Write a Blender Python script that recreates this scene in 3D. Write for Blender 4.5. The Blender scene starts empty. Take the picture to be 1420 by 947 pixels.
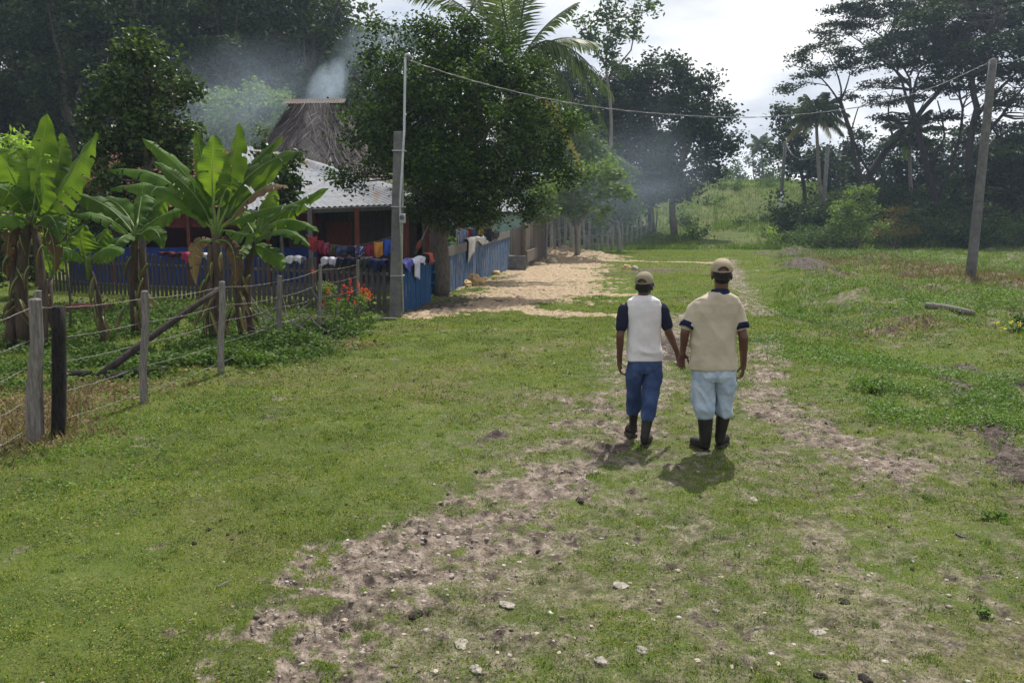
import bpy, math, random
import numpy as np
from mathutils import Vector, Matrix
random.seed(7)
rng = np.random.default_rng(7)
scene = bpy.context.scene
COL = scene.collection
R = math.radians
# ------------------------------------------------------------ camera geometry
W0, H0, F0, HC = 1420.0, 947.0, 1180.0, 2.12
PITCH = math.atan(168.5 / F0)
cam = bpy.data.cameras.new('camera'); cam.sensor_width = 36; cam.lens = F0 / W0 * 36
cam.clip_start = 0.05; cam.clip_end = 2000
camo = bpy.data.objects.new('camera', cam); COL.objects.link(camo)
camo.location = (0, 0, HC); camo.rotation_euler = (math.pi / 2 - PITCH, 0, 0)
scene.camera = camo
def ray(px, py):
    xc = (px - W0 / 2) / F0; yc = (H0 / 2 - py) / F0
    return Vector((xc, math.cos(PITCH) + yc * math.sin(PITCH), -math.sin(PITCH) + yc * math.cos(PITCH)))
def P(px, py, Y):
    """the point of the place seen at this spot of the photograph, Y metres ahead"""
    d = ray(px, py); return Vector((0, 0, HC)) + d * (Y / d.y)
def G(px, py):
    d = ray(px, py); p = Vector((0, 0, HC)) + d * (-HC / d.z); return Vector((p.x, p.y, 0))
# ------------------------------------------------------------ noise
def _h(ix, iy, iz, s):
    n = (ix.astype(np.int64) * 374761393 + iy.astype(np.int64) * 668265263 + iz.astype(np.int64) * 2147483647 + s * 974634777) & 0xffffffff
    n = ((n ^ (n >> 13)) * 1274126177) & 0xffffffff
    n = (n ^ (n >> 16)) & 0xffffffff
    return n.astype(np.float64) / 4294967295.0
def vnoise(x, y, z=None, s=0):
    x = np.asarray(x, float); y = np.asarray(y, float)
    if z is None:
        ix = np.floor(x); iy = np.floor(y); fx = x - ix; fy = y - iy
        fx = fx * fx * (3 - 2 * fx); fy = fy * fy * (3 - 2 * fy); zz = np.zeros_like(ix)
        a = _h(ix, iy, zz, s); b = _h(ix + 1, iy, zz, s); c = _h(ix, iy + 1, zz, s); d = _h(ix + 1, iy + 1, zz, s)
        return (a * (1 - fx) + b * fx) * (1 - fy) + (c * (1 - fx) + d * fx) * fy
    z = np.asarray(z, float)
    iz = np.floor(z); fz = z - iz; fz = fz * fz * (3 - 2 * fz)
    ix = np.floor(x); iy = np.floor(y); fx = x - ix; fy = y - iy
    fx = fx * fx * (3 - 2 * fx); fy = fy * fy * (3 - 2 * fy); r = 0
    for dz, wz in ((0, 1 - fz), (1, fz)):
        a = _h(ix, iy, iz + dz, s); b = _h(ix + 1, iy, iz + dz, s); c = _h(ix, iy + 1, iz + dz, s); d = _h(ix + 1, iy + 1, iz + dz, s)
        r = r + wz * ((a * (1 - fx) + b * fx) * (1 - fy) + (c * (1 - fx) + d * fx) * fy)
    return r
def fbm(x, y, z=None, s=0, o=4):
    t = 0; a = .5; n = 0; x = np.asarray(x, float); y = np.asarray(y, float)
    for i in range(o):
        t = t + a * vnoise(x, y, z, s + i * 17); n += a; a *= .5; x = x * 2.03 + 5.1; y = y * 2.03 + 1.7
        if z is not None: z = np.asarray(z) * 2.03
    return t / n
def ss(a, b, x):
    t = np.clip((x - a) / (b - a), 0, 1); return t * t * (3 - 2 * t)
# ------------------------------------------------------------ objects
def tag(o, label=None, cat=None, group=None, kind=None):
    if label: o['label'] = label
    if cat: o['category'] = cat
    if group: o['group'] = group
    if kind: o['kind'] = kind
    return o
def empty(name, loc, label=None, cat=None, group=None):
    o = bpy.data.objects.new(name, None); COL.objects.link(o); o.location = loc
    o.empty_display_size = .2
    return tag(o, label, cat, group)
ROOT = {}
def wloc(o):
    v = Vector((0, 0, 0))
    while o is not None: v = v + Vector(o.location); o = o.parent
    return v
def np_mesh(name, V, Fs, mat, parent=None, base=None, smooth=False, uv=None, mats=None):
    """V (n,3) in place coordinates; Fs a list of arrays (m,k) of faces"""
    V = np.asarray(V, dtype=np.float64).reshape(-1, 3)
    off = wloc(parent) if parent is not None else Vector(base if base is not None else (0, 0, 0))
    V = V - np.array(off)
    me = bpy.data.meshes.new(name)
    if not isinstance(Fs, list): Fs = [Fs]
    Fs = [np.asarray(f, dtype=np.int32) for f in Fs if len(f)]
    nl = sum(f.size for f in Fs); nf = sum(len(f) for f in Fs)
    me.vertices.add(len(V)); me.vertices.foreach_set('co', V.astype(np.float32).ravel())
    me.loops.add(nl); me.polygons.add(nf)
    me.loops.foreach_set('vertex_index', np.concatenate([f.ravel() for f in Fs]))
    ls = np.concatenate([np.full(len(f), f.shape[1]) for f in Fs]); st = np.concatenate([[0], np.cumsum(ls)[:-1]]).astype(np.int32)
    me.polygons.foreach_set('loop_start', st)
    if smooth: me.polygons.foreach_set('use_smooth', np.ones(nf, bool))
    me.update(calc_edges=True)
    if mat is not None: me.materials.append(mat)
    o = bpy.data.objects.new(name, me); COL.objects.link(o)
    if parent is not None: o.parent = parent
    else: o.location = off
    return o
class MB:
    def __init__(s): s.v = []; s.f = []
    def add(s, vs, fs):
        n = len(s.v); s.v += [tuple(v) for v in vs]; s.f += [tuple(i + n for i in f) for f in fs]; return s
    def box(s, c, sz, rot=None, jit=0.0):
        c = Vector(c); hx, hy, hz = sz[0] / 2, sz[1] / 2, sz[2] / 2
        vs = [Vector((x, y, z)) for x in (-hx, hx) for y in (-hy, hy) for z in (-hz, hz)]
        if jit: vs = [v + Vector([random.uniform(-jit, jit) for _ in range(3)]) for v in vs]
        if rot is not None: vs = [rot @ v for v in vs]
        return s.add([c + v for v in vs], [(0, 1, 3, 2), (4, 6, 7, 5), (0, 4, 5, 1), (2, 3, 7, 6), (0, 2, 6, 4), (1, 5, 7, 3)])
    def bar(s, a, b, w, t, up=(0, 0, 1)):
        a = Vector(a); b = Vector(b); d = (b - a); L = d.length; d = d / L
        up = Vector(up); x = d.cross(up)
        if x.length < 1e-4: x = d.cross(Vector((0, 1, 0)))
        x.normalize(); z = x.cross(d)
        return s.box((a + b) / 2, (w, L, t), Matrix((x, d, z)).transposed())
    def tube(s, pts, rad, n=8, caps=True, sq=1.0):
        pts = [Vector(p) for p in pts]; m = len(pts)
        if not hasattr(rad, '__len__'): rad = [rad] * m
        vs = []; ref = None
        for i, p in enumerate(pts):
            d = (pts[min(i + 1, m - 1)] - pts[max(i - 1, 0)])
            if d.length < 1e-9: d = Vector((0, 0, 1))
            d.normalize()
            if ref is None:
                ref = Vector((1, 0, 0)) if abs(d.x) < .9 else Vector((0, 1, 0))
            x = (ref - d * ref.dot(d)).normalized(); ref = x; y = d.cross(x)
            for k in range(n):
                a = 2 * math.pi * k / n
                vs.append(p + (x * math.cos(a) + y * math.sin(a) * sq) * rad[i])
        fs = [(i * n + k, i * n + (k + 1) % n, (i + 1) * n + (k + 1) % n, (i + 1) * n + k) for i in range(m - 1) for k in range(n)]
        if caps: fs += [tuple(range(n - 1, -1, -1)), tuple(range((m - 1) * n, m * n))]
        return s.add(vs, fs)
    def capsule(s, a, b, ra, rb, n=14):
        a = Vector(a); b = Vector(b); d = (b - a)
        L = d.length
        d = d.normalized() if L > 1e-6 else Vector((0, 0, 1))
        pts = []; rad = []
        for t in (-.98, -.8, -.5, 0): pts.append(a + d * ra * t); rad.append(ra * math.sqrt(1 - t * t))
        for t in (0, .5, .8, .98): pts.append(b + d * rb * t); rad.append(rb * math.sqrt(1 - t * t))
        if L < 1e-6: del pts[3]; del rad[3]
        return s.tube(pts, rad, n)
    def chain(s, pts, rad, n=14):
        for i in range(len(pts) - 1): s.capsule(pts[i], pts[i + 1], rad[i], rad[i + 1], n)
        return s
    def loft(s, rings, n=28):
        """rings: (centre, rx, ry) horizontal ellipses"""
        vs = []
        for c, rx, ry in rings:
            for k in range(n):
                a = 2 * math.pi * k / n; ca, sa = math.cos(a), math.sin(a)
                e = .82
                vs.append((c[0] + rx * math.copysign(abs(ca) ** e, ca), c[1] + ry * math.copysign(abs(sa) ** e, sa), c[2]))
        m = len(rings)
        up = rings[-1][0][2] > rings[0][0][2]
        fs = []
        for i in range(m - 1):
            for k in range(n):
                f = (i * n + k, i * n + (k + 1) % n, (i + 1) * n + (k + 1) % n, (i + 1) * n + k)
                fs.append(f if up else f[::-1])
        c0 = tuple(range(n)); c1 = tuple(range((m - 1) * n, m * n))
        fs += [c0[::-1], c1] if up else [c0, c1[::-1]]
        return s.add(vs, fs)
    def ell(s, c, r, n=16, m=10, rot=None):
        c = Vector(c); vs = []
        for i in range(m + 1):
            t = math.pi * (i + (.05 if i == 0 else -.05 if i == m else 0)) / m
            for k in range(n):
                a = 2 * math.pi * k / n
                v = Vector((r[0] * math.sin(t) * math.cos(a), r[1] * math.sin(t) * math.sin(a), r[2] * math.cos(t)))
                if rot is not None: v = rot @ v
                vs.append(c + v)
        fs = [(i * n + k, (i + 1) * n + k, (i + 1) * n + (k + 1) % n, i * n + (k + 1) % n) for i in range(m) for k in range(n)]
        fs += [tuple(range(n)), tuple(range(m * n + n - 1, m * n - 1, -1))]
        return s.add(vs, fs)
    def build(s, name, mat, parent=None, base=None, smooth=False, bevel=0):
        off = wloc(parent) if parent is not None else Vector(base if base is not None else (0, 0, 0))
        me = bpy.data.meshes.new(name)
        me.from_pydata([tuple(Vector(v) - off) for v in s.v], [], s.f)
        if smooth: me.polygons.foreach_set('use_smooth', [True] * len(s.f))
        me.update()
        if mat is not None: me.materials.append(mat)
        o = bpy.data.objects.new(name, me); COL.objects.link(o)
        if parent is not None: o.parent = parent
        else: o.location = off
        if bevel:
            b = o.modifiers.new('bevel', 'BEVEL'); b.width = bevel; b.segments = 2; b.limit_method = 'ANGLE'
        return o
def copy_tree(o, parent=None):
    c = o.copy(); COL.objects.link(c); c.parent = parent
    for ch in list(o.children): copy_tree(ch, c)
    return c
# ------------------------------------------------------------ materials
class NT:
    def __init__(s, name):
        s.m = bpy.data.materials.new(name); s.m.use_nodes = True; s.t = s.m.node_tree; s.t.nodes.clear()
        s.out = s.n('ShaderNodeOutputMaterial')
    def n(s, ty, **kw):
        nd = s.t.nodes.new(ty)
        for k, v in kw.items():
            if k.startswith('i_'): nd.inputs[k[2:].replace('_', ' ')].default_value = v
            else: setattr(nd, k, v)
        return nd
    def l(s, a, b): s.t.links.new(a, b); return s
    def coord(s, kind='Object'): return s.n('ShaderNodeTexCoord').outputs[kind]
    def noise(s, scale, detail=4, rough=.55, co=None, dist=0.0, stretch=None):
        nd = s.n('ShaderNodeTexNoise'); nd.inputs['Scale'].default_value = scale; nd.inputs['Detail'].default_value = detail
        nd.inputs['Roughness'].default_value = rough; nd.inputs['Distortion'].default_value = dist
        co = co or s.coord()
        if stretch:
            mp = s.n('ShaderNodeMapping'); mp.inputs['Scale'].default_value = stretch; s.l(co, mp.inputs['Vector']); co = mp.outputs[0]
        s.l(co, nd.inputs['Vector']); return nd.outputs['Fac']
    def ramp(s, fac, stops):
        r = s.n('ShaderNodeValToRGB'); e = r.color_ramp.elements
        while len(e) < len(stops): e.new(.5)
        for i, (p, c) in enumerate(stops):
            e[i].position = p; e[i].color = (c, c, c, 1) if not hasattr(c, '__len__') else tuple(c[:3]) + (1,)
        s.l(fac, r.inputs[0]); return r.outputs[0]
    def mix(s, fac, a, b, mode='MIX'):
        m = s.n('ShaderNodeMix', data_type='RGBA', blend_type=mode)
        for sock, v in ((m.inputs[0], fac), (m.inputs[6], a), (m.inputs[7], b)):
            if hasattr(v, 'is_linked') or hasattr(v, 'links'): s.l(v, sock)
            elif hasattr(v, '__len__'): sock.default_value = tuple(v[:3]) + (1,)
            else: sock.default_value = v
        return m.outputs[2]
    def math(s, op, a, b=0.0, clamp=False):
        m = s.n('ShaderNodeMath', operation=op, use_clamp=clamp)
        for sock, v in ((m.inputs[0], a), (m.inputs[1], b)):
            if hasattr(v, 'links'): s.l(v, sock)
            else: sock.default_value = v
        return m.outputs[0]
    def bump(s, h, strength=.5, dist=.02):
        b = s.n('ShaderNodeBump'); b.inputs['Strength'].default_value = strength; b.inputs['Distance'].default_value = dist
        s.l(h, b.inputs['Height']); return b.outputs[0]
    def bsdf(s, col, rough=.7, normal=None, spec=.3, metal=0.0, **kw):
        b = s.n('ShaderNodeBsdfPrincipled')
        for k, v in (('Base Color', col), ('Roughness', rough), ('Metallic', metal), ('Specular IOR Level', spec)):
            if hasattr(v, 'links'): s.l(v, b.inputs[k])
            elif hasattr(v, '__len__'): b.inputs[k].default_value = tuple(v[:3]) + (1,)
            else: b.inputs[k].default_value = v
        if normal is not None: s.l(normal, b.inputs['Normal'])
        return b.outputs[0]
    def done(s, sh): s.l(sh, s.out.inputs['Surface']); return s.m
def mat_rough(name, c1, c2, scale=8, rough=.8, stretch=None, bump=.3, bscale=None, spec=.25, metal=0., c3=None, bd=.01):
    t = NT(name); n = t.noise(scale, 5, .6, stretch=stretch)
    st = [(.3, c1), (.7, c2)]
    if c3: st = [(.25, c1), (.5, c2), (.72, c3)]
    col = t.ramp(n, st)
    nb = t.noise(bscale or scale * 4, 5, .65, stretch=stretch)
    col = t.mix(.35, col, t.ramp(nb, [(.3, .35), (.7, 1.0)]), 'MULTIPLY')
    return t.done(t.bsdf(col, rough, t.bump(nb, bump, bd), spec, metal))
def mat_leaf(name, c1, c2, c3=None, trans=.45, rough=.45, yellow=None, spec=.4, tint=1.25):
    spec *= .35; rough = min(.8, rough + .15)
    """leaf: colour varies per leaf and by clump; light passes through"""
    t = NT(name)
    g = t.n('ShaderNodeNewGeometry'); rnd = g.outputs['Random Per Island']
    n = t.noise(.55, 3, .5)
    f = t.math('ADD', t.math('MULTIPLY', rnd, .55), t.math('MULTIPLY', n, .6))
    st = [(.25, c1), (.8, c2)]
    if c3: st = [(.2, c1), (.55, c2), (.9, c3)]
    col = t.ramp(f, st)
    if yellow: col = t.mix(t.ramp(rnd, [(.955, 0), (.965, 1)]), col, yellow)
    b = t.bsdf(col, rough, None, spec)
    tr = t.n('ShaderNodeBsdfTranslucent')
    tc = t.mix(1.0, col, (tint, tint * 1.12, tint * .55), 'MULTIPLY'); t.l(tc, tr.inputs['Color'])
    m = t.n('ShaderNodeMixShader'); m.inputs[0].default_value = trans
    t.l(b, m.inputs[1]); t.l(tr.outputs[0], m.inputs[2])
    return t.done(m.outputs[0])
def mat_cloth(name, c, rough=.9, var=.75, spec=.1):
    t = NT(name); n = t.noise(6, 4, .6); w = t.noise(22, 4, .6, dist=.6)
    col = t.mix(1.0, c, t.ramp(n, [(.3, var), (.65, 1.0)]), 'MULTIPLY')
    return t.done(t.bsdf(col, rough, t.bump(t.math('ADD', n, t.math('MULTIPLY', w, .5)), .45, .02), spec))
M = {}
M['bark'] = mat_rough('bark', (.07, .055, .045), (.17, .14, .11), 6, .9, (3, 3, .8), .7, bd=.03)
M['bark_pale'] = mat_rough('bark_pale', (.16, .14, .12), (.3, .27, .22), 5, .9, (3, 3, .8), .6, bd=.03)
M['bark_dark'] = mat_rough('bark_dark', (.025, .02, .018), (.07, .055, .05), 5, .9, (3, 3, .8), .6, bd=.03)
M['wood_grey'] = mat_rough('wood_grey', (.085, .078, .07), (.22, .2, .18), 9, .9, (6, 6, .7), .7, bd=.01)
M['wood_pale'] = mat_rough('wood_pale', (.11, .1, .09), (.3, .27, .25), 9, .9, (6, 6, .6), .8, bd=.012)
M['wood_charred'] = mat_rough('wood_charred', (.008, .007, .008), (.05, .042, .042), 10, .85, (4, 4, 1), 1.0, bd=.03)
M['wood_red'] = mat_rough('wood_red', (.12, .03, .02), (.2, .055, .035), 5, .7, (4, 4, 1), .3)
M['concrete'] = mat_rough('concrete', (.085, .085, .085), (.18, .175, .17), 5, .85, None, .35, 40)
M['metal'] = mat_rough('metal', (.35, .36, .38), (.5, .51, .53), 6, .4, None, .1, metal=.6, spec=.5)
M['wire'] = mat_rough('wire', (.11, .1, .1), (.26, .25, .25), 30, .5, None, .1, metal=.4, spec=.5)
M['cable'] = mat_rough('cable', (.07, .07, .07), (.2, .2, .2), 12, .5, None, .1, spec=.5)
M['rock'] = mat_rough('rock', (.33, .28, .2), (.55, .48, .37), 4, .9, None, .6, 14, bd=.03)
M['rock_sand'] = mat_rough('rock_sand', (.45, .3, .14), (.62, .45, .24), 4, .9, None, .6, 14, bd=.03)
M['clod'] = mat_rough('clod', (.014, .011, .01), (.07, .057, .048), 20, .95, None, 1.0, 60, bd=.02)
M['stone_grey'] = mat_rough('stone_grey', (.16, .14, .115), (.38, .35, .3), 22, .9, None, .6, 70, bd=.01)
# ------------------------------------------------------------ world, sun
w = bpy.data.worlds.new('World'); scene.world = w; w.use_nodes = True
nt = w.node_tree; nt.nodes.clear()
SUN_EL, SUN_AZ = 57.0, 22.0      # azimuth clockwise from the view direction
def wn(t, **k):
    n = nt.nodes.new(t)
    for a, b in k.items(): setattr(n, a, b)
    return n
wo = wn('ShaderNodeOutputWorld'); bg = wn('ShaderNodeBackground'); bg.inputs[1].default_value = .1
sky = wn('ShaderNodeTexSky', sky_type='NISHITA', sun_disc=False)
sky.sun_elevation = R(SUN_EL); sky.sun_rotation = R(SUN_AZ); sky.dust_density = 3; sky.air_density = 1.3
tc = wn('ShaderNodeTexCoord')
sep = wn('ShaderNodeSeparateXYZ'); nt.links.new(tc.outputs['Generated'], sep.inputs[0])
def wm(op, a, b=0.0):
    n = wn('ShaderNodeMath', operation=op)
    for i, v in enumerate((a, b)):
        if hasattr(v, 'links'): nt.links.new(v, n.inputs[i])
        else: n.inputs[i].default_value = v
    return n.outputs[0]
zz = wm('ADD', wm('MAXIMUM', sep.outputs[2], 0.0), .22)
cmb = wn('ShaderNodeCombineXYZ')
nt.links.new(wm('DIVIDE', sep.outputs[0], zz), cmb.inputs[0]); nt.links.new(wm('DIVIDE', sep.outputs[1], zz), cmb.inputs[1])
cmb.inputs[2].default_value = 3.3
n1 = wn('ShaderNodeTexNoise'); n1.inputs['Scale'].default_value = 1.5; n1.inputs['Detail'].default_value = 7; n1.inputs['Roughness'].default_value = .52
n1.inputs['Distortion'].default_value = .35
nt.links.new(cmb.outputs[0], n1.inputs['Vector'])
r1 = wn('ShaderNodeValToRGB'); e = r1.color_ramp.elements
e[0].position = .38; e[0].color = (5.0, 5.45, 6.4, 1); e[1].position = .62; e[1].color = (9.6, 9.55, 9.5, 1)
nt.links.new(n1.outputs[0], r1.inputs[0])
r2 = wn('ShaderNodeValToRGB'); e = r2.color_ramp.elements
e[0].position = .25; e[0].color = (.55, .55, .55, 1); e[1].position = .5; e[1].color = (.96, .96, .96, 1)
nt.links.new(n1.outputs[0], r2.inputs[0])
mx = wn('ShaderNodeMix', data_type='RGBA'); nt.links.new(r2.outputs[0], mx.inputs[0]); nt.links.new(sky.outputs[0], mx.inputs[6]); nt.links.new(r1.outputs[0], mx.inputs[7])
nt.links.new(mx.outputs[2], bg.inputs[0]); nt.links.new(bg.outputs[0], wo.inputs[0])
sl = bpy.data.lights.new('sun', 'SUN'); sl.energy = 5.0; sl.angle = R(.6); sl.color = (1, .955, .88)
so = bpy.data.objects.new('sun', sl); COL.objects.link(so)
az, el = R(SUN_AZ), R(SUN_EL)
sd = Vector((math.sin(az) * math.cos(el), math.cos(az) * math.cos(el), math.sin(el)))
so.rotation_euler = sd.to_track_quat('Z', 'Y').to_euler(); so.location = sd * 100
scene.view_settings.view_transform = 'Standard'; scene.view_settings.look = 'None'
scene.view_settings.exposure = 0.36; scene.view_settings.gamma = 1
scene.render.film_transparent = False
cy = scene.cycles
cy.max_bounces = 8; cy.diffuse_bounces = 3; cy.glossy_bounces = 2; cy.transmission_bounces = 4; cy.transparent_max_bounces = 8; cy.volume_bounces = 0
cy.volume_step_rate = 4; cy.volume_max_steps = 64
cy.use_denoising = True
# ------------------------------------------------------------ the lie of the land
def stroke(pts):
    return [(G(px, py), wdt) for px, py, wdt in pts]
TRAIL = stroke([(290, 1000, .55), (380, 925, .5), (470, 830, .4), (580, 760, .42), (710, 690, .44), (825, 630, .55), (885, 570, .62), (900, 520, .62), (903, 480, .6), (925, 452, .5), (960, 436, .4)])
TRAIL2 = stroke([(1008, 358, .35), (1022, 385, .4), (1040, 415, .45), (1048, 433, .5)])
TRAIL3 = stroke([(1062, 465, .24), (1062, 520, .26), (1045, 545, .34), (1110, 580, .38), (1170, 618, .42), (1245, 658, .38)])
TRAIL4 = stroke([(1120, 690, .15), (1170, 780, .3), (1215, 850, .35), (1240, 960, .4)])
TRAIL5 = stroke([(985, 690, .1), (900, 830, .25), (700, 800, .3), (560, 900, .5)])
SANDS = [stroke([(580, 437, .5), (650, 426, 1.2), (720, 412, 2.0), (760, 396, 2.3), (755, 380, 2.1), (770, 366, 2.6), (800, 356, 2.6)]),
         stroke([(700, 425, .9), (780, 433, .42), (860, 438, .25), (900, 434, .15)]),
         stroke([(720, 405, 1.0), (800, 407, .6), (880, 408, .3)]),
         stroke([(760, 360, 2.0), (860, 362, 1.2), (970, 364, .7)])]
MUD_AND_SHADOW = [stroke([(1300, 500, .16), (1322, 530, .18), (1350, 575, .16), (1385, 610, .17), (1430, 665, .18)]),
        stroke([(1320, 500, .15), (1370, 515, .25), (1430, 535, .3)]),
        stroke([(820, 632, .15), (850, 622, .22), (880, 612, .12)]),  # shadow at the shorter man's feet, put into the ground colour
        stroke([(850, 379, .5), (900, 376, .6), (950, 374, .3)]), stroke([(560, 432, .8), (640, 415, .9)]),  # second stroke darkens the ground along the foot of the fence
        stroke([(1075, 352, 1.6), (1110, 354, 1.5), (1118, 369, 1.3), (1158, 384, 1.1)]),
        stroke([(660, 612, .05), (690, 604, .12)]), stroke([(935, 470, .25), (945, 500, .3)]), stroke([(560, 853, .05), (585, 848, .07)])]  # last stroke colours the dark hollow of the trail
DRYS = [stroke([(1170, 358, 2.6), (1260, 370, 2.8), (1330, 385, 2.6), (1440, 396, 2.8)]), stroke([(-60, 620, .8), (60, 575, .9), (100, 560, .5)])]
MOUNDS = [(1104, 353, 1.7, .5), (1117, 369, 1.2, .36), (1150, 384, 1.0, .3), (780, 358, 3.2, .55), (1060, 351, 1.0, .2), (1215, 362, 1.8, .3), (1290, 376, 1.6, .25), (1380, 392, 1.4, .2)]
def sd_stroke(x, y, st):
    """signed 'insideness': 1 in the middle of the stroke, 0 at its edge, negative outside"""
    best = np.full(x.shape, -9.0)
    for (a, wa), (b, wb) in zip(st[:-1], st[1:]):
        dx, dy = b.x - a.x, b.y - a.y; L = dx * dx + dy * dy
        t = np.clip(((x - a.x) * dx + (y - a.y) * dy) / L, 0, 1)
        d = np.hypot(x - a.x - t * dx, y - a.y - t * dy); wd = wa + (wb - wa) * t
        best = np.maximum(best, 1 - d / wd)
    return best
def masks(x, y):
    n1 = fbm(x * 1.1, y * 1.1, s=3, o=5) - .5; n2 = fbm(x * 6, y * 6, s=9, o=4) - .5; n3 = fbm(x * .35, y * .35, s=5, o=3) - .5
    nn = n1 * 2.2 + n2 * 2.4
    n4 = fbm(x * 2.4, y * 3.4, s=13, o=4) - .5; n6 = fbm(x * 14, y * 14, s=17, o=3) - .5
    dirt = np.zeros(x.shape)
    for st, k in ((TRAIL, .92), (TRAIL2, .95), (TRAIL3, .9), (TRAIL4, .55), (TRAIL5, .45)):
        d = sd_stroke(x, y, st); dirt = np.maximum(dirt, ss(-.75, .7, d + nn * .9 + n6 * 1.6) * k)
    n7 = fbm(x * 4.6, y * 6, s=19, o=3) - .5
    dirt = dirt * (1 - .8 * ss(.0, .16, n4 * .7 + n7 * .6 + n2 * .4 + n6 * .3))
    # thin worn turf around the trail, thicker towards the fence
    px = x / np.maximum(y, .5)
    worn = ss(-.27, .04, px + .08 * n3 + .08 * n1 + (y - 6) * -.012) * ss(15, 7, y) * .44 + ss(34, 8, y) * .13
    dirt = np.maximum(dirt, worn * (.55 + 1.1 * (n2 + n6 * .8) + .5 * n1))
    dirt = np.maximum(dirt, ss(.2, .3, n1 * .5 + n2 * .8) * .5 * ss(40, 12, y))
    dirt = np.clip(dirt, 0, 1)
    sand = np.zeros(x.shape)
    for st in SANDS: sand = np.maximum(sand, ss(-.35, .4, sd_stroke(x, y, st) + nn * .6))
    mud = np.zeros(x.shape)
    for st in MUD_AND_SHADOW: mud = np.maximum(mud, ss(-.4, .6, sd_stroke(x, y, st) + nn * 1.0))
    n5 = fbm(x * 3.3, y * 4.5, s=15, o=4) - .5
    mud = np.maximum(mud, ss(.13, .24, n5 * .35 + n2 * .5 + n6 * .75) * ss(.3, .6, dirt) * .7)
    rg = ss(.28, .4, px - .02 * n3) * ss(13, 17, y) * ss(64, 58, y)
    mud = np.maximum(mud, ss(.07, .2, n1 + n2 * .6) * .75 * rg); dirt = np.maximum(dirt, ss(-.05, .2, n4 + n2) * .55 * rg)
    dry = np.zeros(x.shape)
    for st in DRYS: dry = np.maximum(dry, ss(-.4, .6, sd_stroke(x, y, st) + nn * .9))
    dry = np.maximum(dry, ss(-.02, .2, n3 * .7 + n1 * .6) * .8 * rg)
    dry = np.maximum(dry * .9, ss(.05, .3, n3 + n1 * .6) * .4)
    # burnt brown patch on the bank
    return dirt, sand, mud, dry
def hgt_base(x, y):
    x = np.asarray(x, float); y = np.asarray(y, float)
    n = (fbm(x * .06, y * .06, s=21, o=3) - .5)
    hill = 7.0 * ss(60, 118, y + n * 22 + np.abs(x - 24) * .0) + 2.5 * ss(118, 220, y)
    left = 8.0 * ss(38, 105, y - x * .55 - 14) * ss(-14, -34, x) 
    h = hill + left + n * .9 * ss(40, 90, y)
    rg = ss(.27, .42, x / np.maximum(y, .5)) * ss(13, 18, y) * ss(66, 60, y); h = h + rg * (fbm(x * .8, y * .8, s=35, o=4) - .5) * .55
    h = h + (fbm(x * .45, y * .45, s=31, o=3) - .5) * .16 * ss(6, 16, np.hypot(x, y)) 
    # low ridge at right of the path and a ditch beyond it
    a, b = G(1120, 395), G(1420, 505)
    d = (x - a.x) * (b.y - a.y) - (y - a.y) * (b.x - a.x); d = d / math.hypot(b.x - a.x, b.y - a.y)
    m = ss(8, 14, y) * ss(45, 25, y) * ss(5, 8, x)
    h = h - .28 * np.exp(-((d - 1.6) / 1.3) ** 2) * m + .12 * np.exp(-((d + .5) / 1.1) ** 2) * m
    for px, py, r, hh in MOUNDS:
        c = G(px, py); rr = np.hypot(x - c.x, (y - c.y)) / r
        h = h + hh * np.exp(-rr * rr * 1.6) * (1 + (fbm(x * 2.2, y * 2.2, s=77, o=3) - .5) * 1.1)
    return h
def hgt(x, y, mk=None):
    x = np.asarray(x, float); y = np.asarray(y, float)
    h = hgt_base(x, y)
    if mk is None: mk = masks(x, y)
    dirt, sand, mud, dry = mk
    near = ss(45, 20, y)
    rough = (fbm(x * 5, y * 5, s=41, o=4) - .5) * .075 + (fbm(x * 1.6, y * 1.6, s=45, o=3) - .5) * .07 + (fbm(x * 18, y * 18, s=43, o=3) - .5) * (.022 + .03 * dirt)
    pit = -np.maximum(0, fbm(x * 3.2, y * 3.2, s=47, o=3) - .6) * .22
    h = h + rough * (.55 + .75 * np.maximum(dirt, mud)) * near + pit * np.maximum(dirt, mud) * near - .012 * dirt * near
    h = h + (fbm(x * 2.5, y * 2.5, s=51, o=4) - .5) * .14 * np.maximum(sand * .8, dry) * ss(80, 60, y) + (fbm(x * 7, y * 7, s=53, o=3) - .5) * .07 * np.maximum(sand, mud)
    return h
def hz(x, y): return float(hgt(np.array([float(x)]), np.array([float(y)]))[0])
# ground sheet: one closed fan of rings, fine ahead, coarse behind
na = 820
ang = np.concatenate([np.linspace(R(-38), R(38), na), np.linspace(R(38), R(322), 60)[1:-1]])
rad = np.concatenate([[.25, .9, 1.7, 2.4], np.geomspace(2.8, 62, 760), np.geomspace(62.6, 330, 110)])
A, D = np.meshgrid(ang, rad)
X = (np.sin(A) * D).ravel(); Y = (np.cos(A) * D).ravel()
mk = masks(X, Y); Z = hgt(X, Y, mk)
na_ = len(ang); nr = len(rad)
i = np.arange(nr - 1)[:, None]; k = np.arange(na_)[None, :]; k2 = (k + 1) % na_
Fq = np.stack([i * na_ + k, i * na_ + k2, (i + 1) * na_ + k2, (i + 1) * na_ + k], -1).reshape(-1, 4)
c = len(X); V = np.stack([X, Y, Z], 1); V = np.vstack([V, [[0, 0, float(Z[:na_].mean())]]])
Ft = np.stack([np.full(na_, c), (np.arange(na_) + 1) % na_, np.arange(na_)], -1)
t = NT('ground')
at = t.n('ShaderNodeAttribute', attribute_name='cover'); sp = t.n('ShaderNodeSeparateColor'); t.l(at.outputs['Color'], sp.inputs[0])
co = t.coord()
nf = t.noise(9, 6, .65, co); nm = t.noise(1.3, 5, .6, co); nff = t.noise(55, 4, .7, co); nl = t.noise(.22, 4, .55, co)
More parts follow.
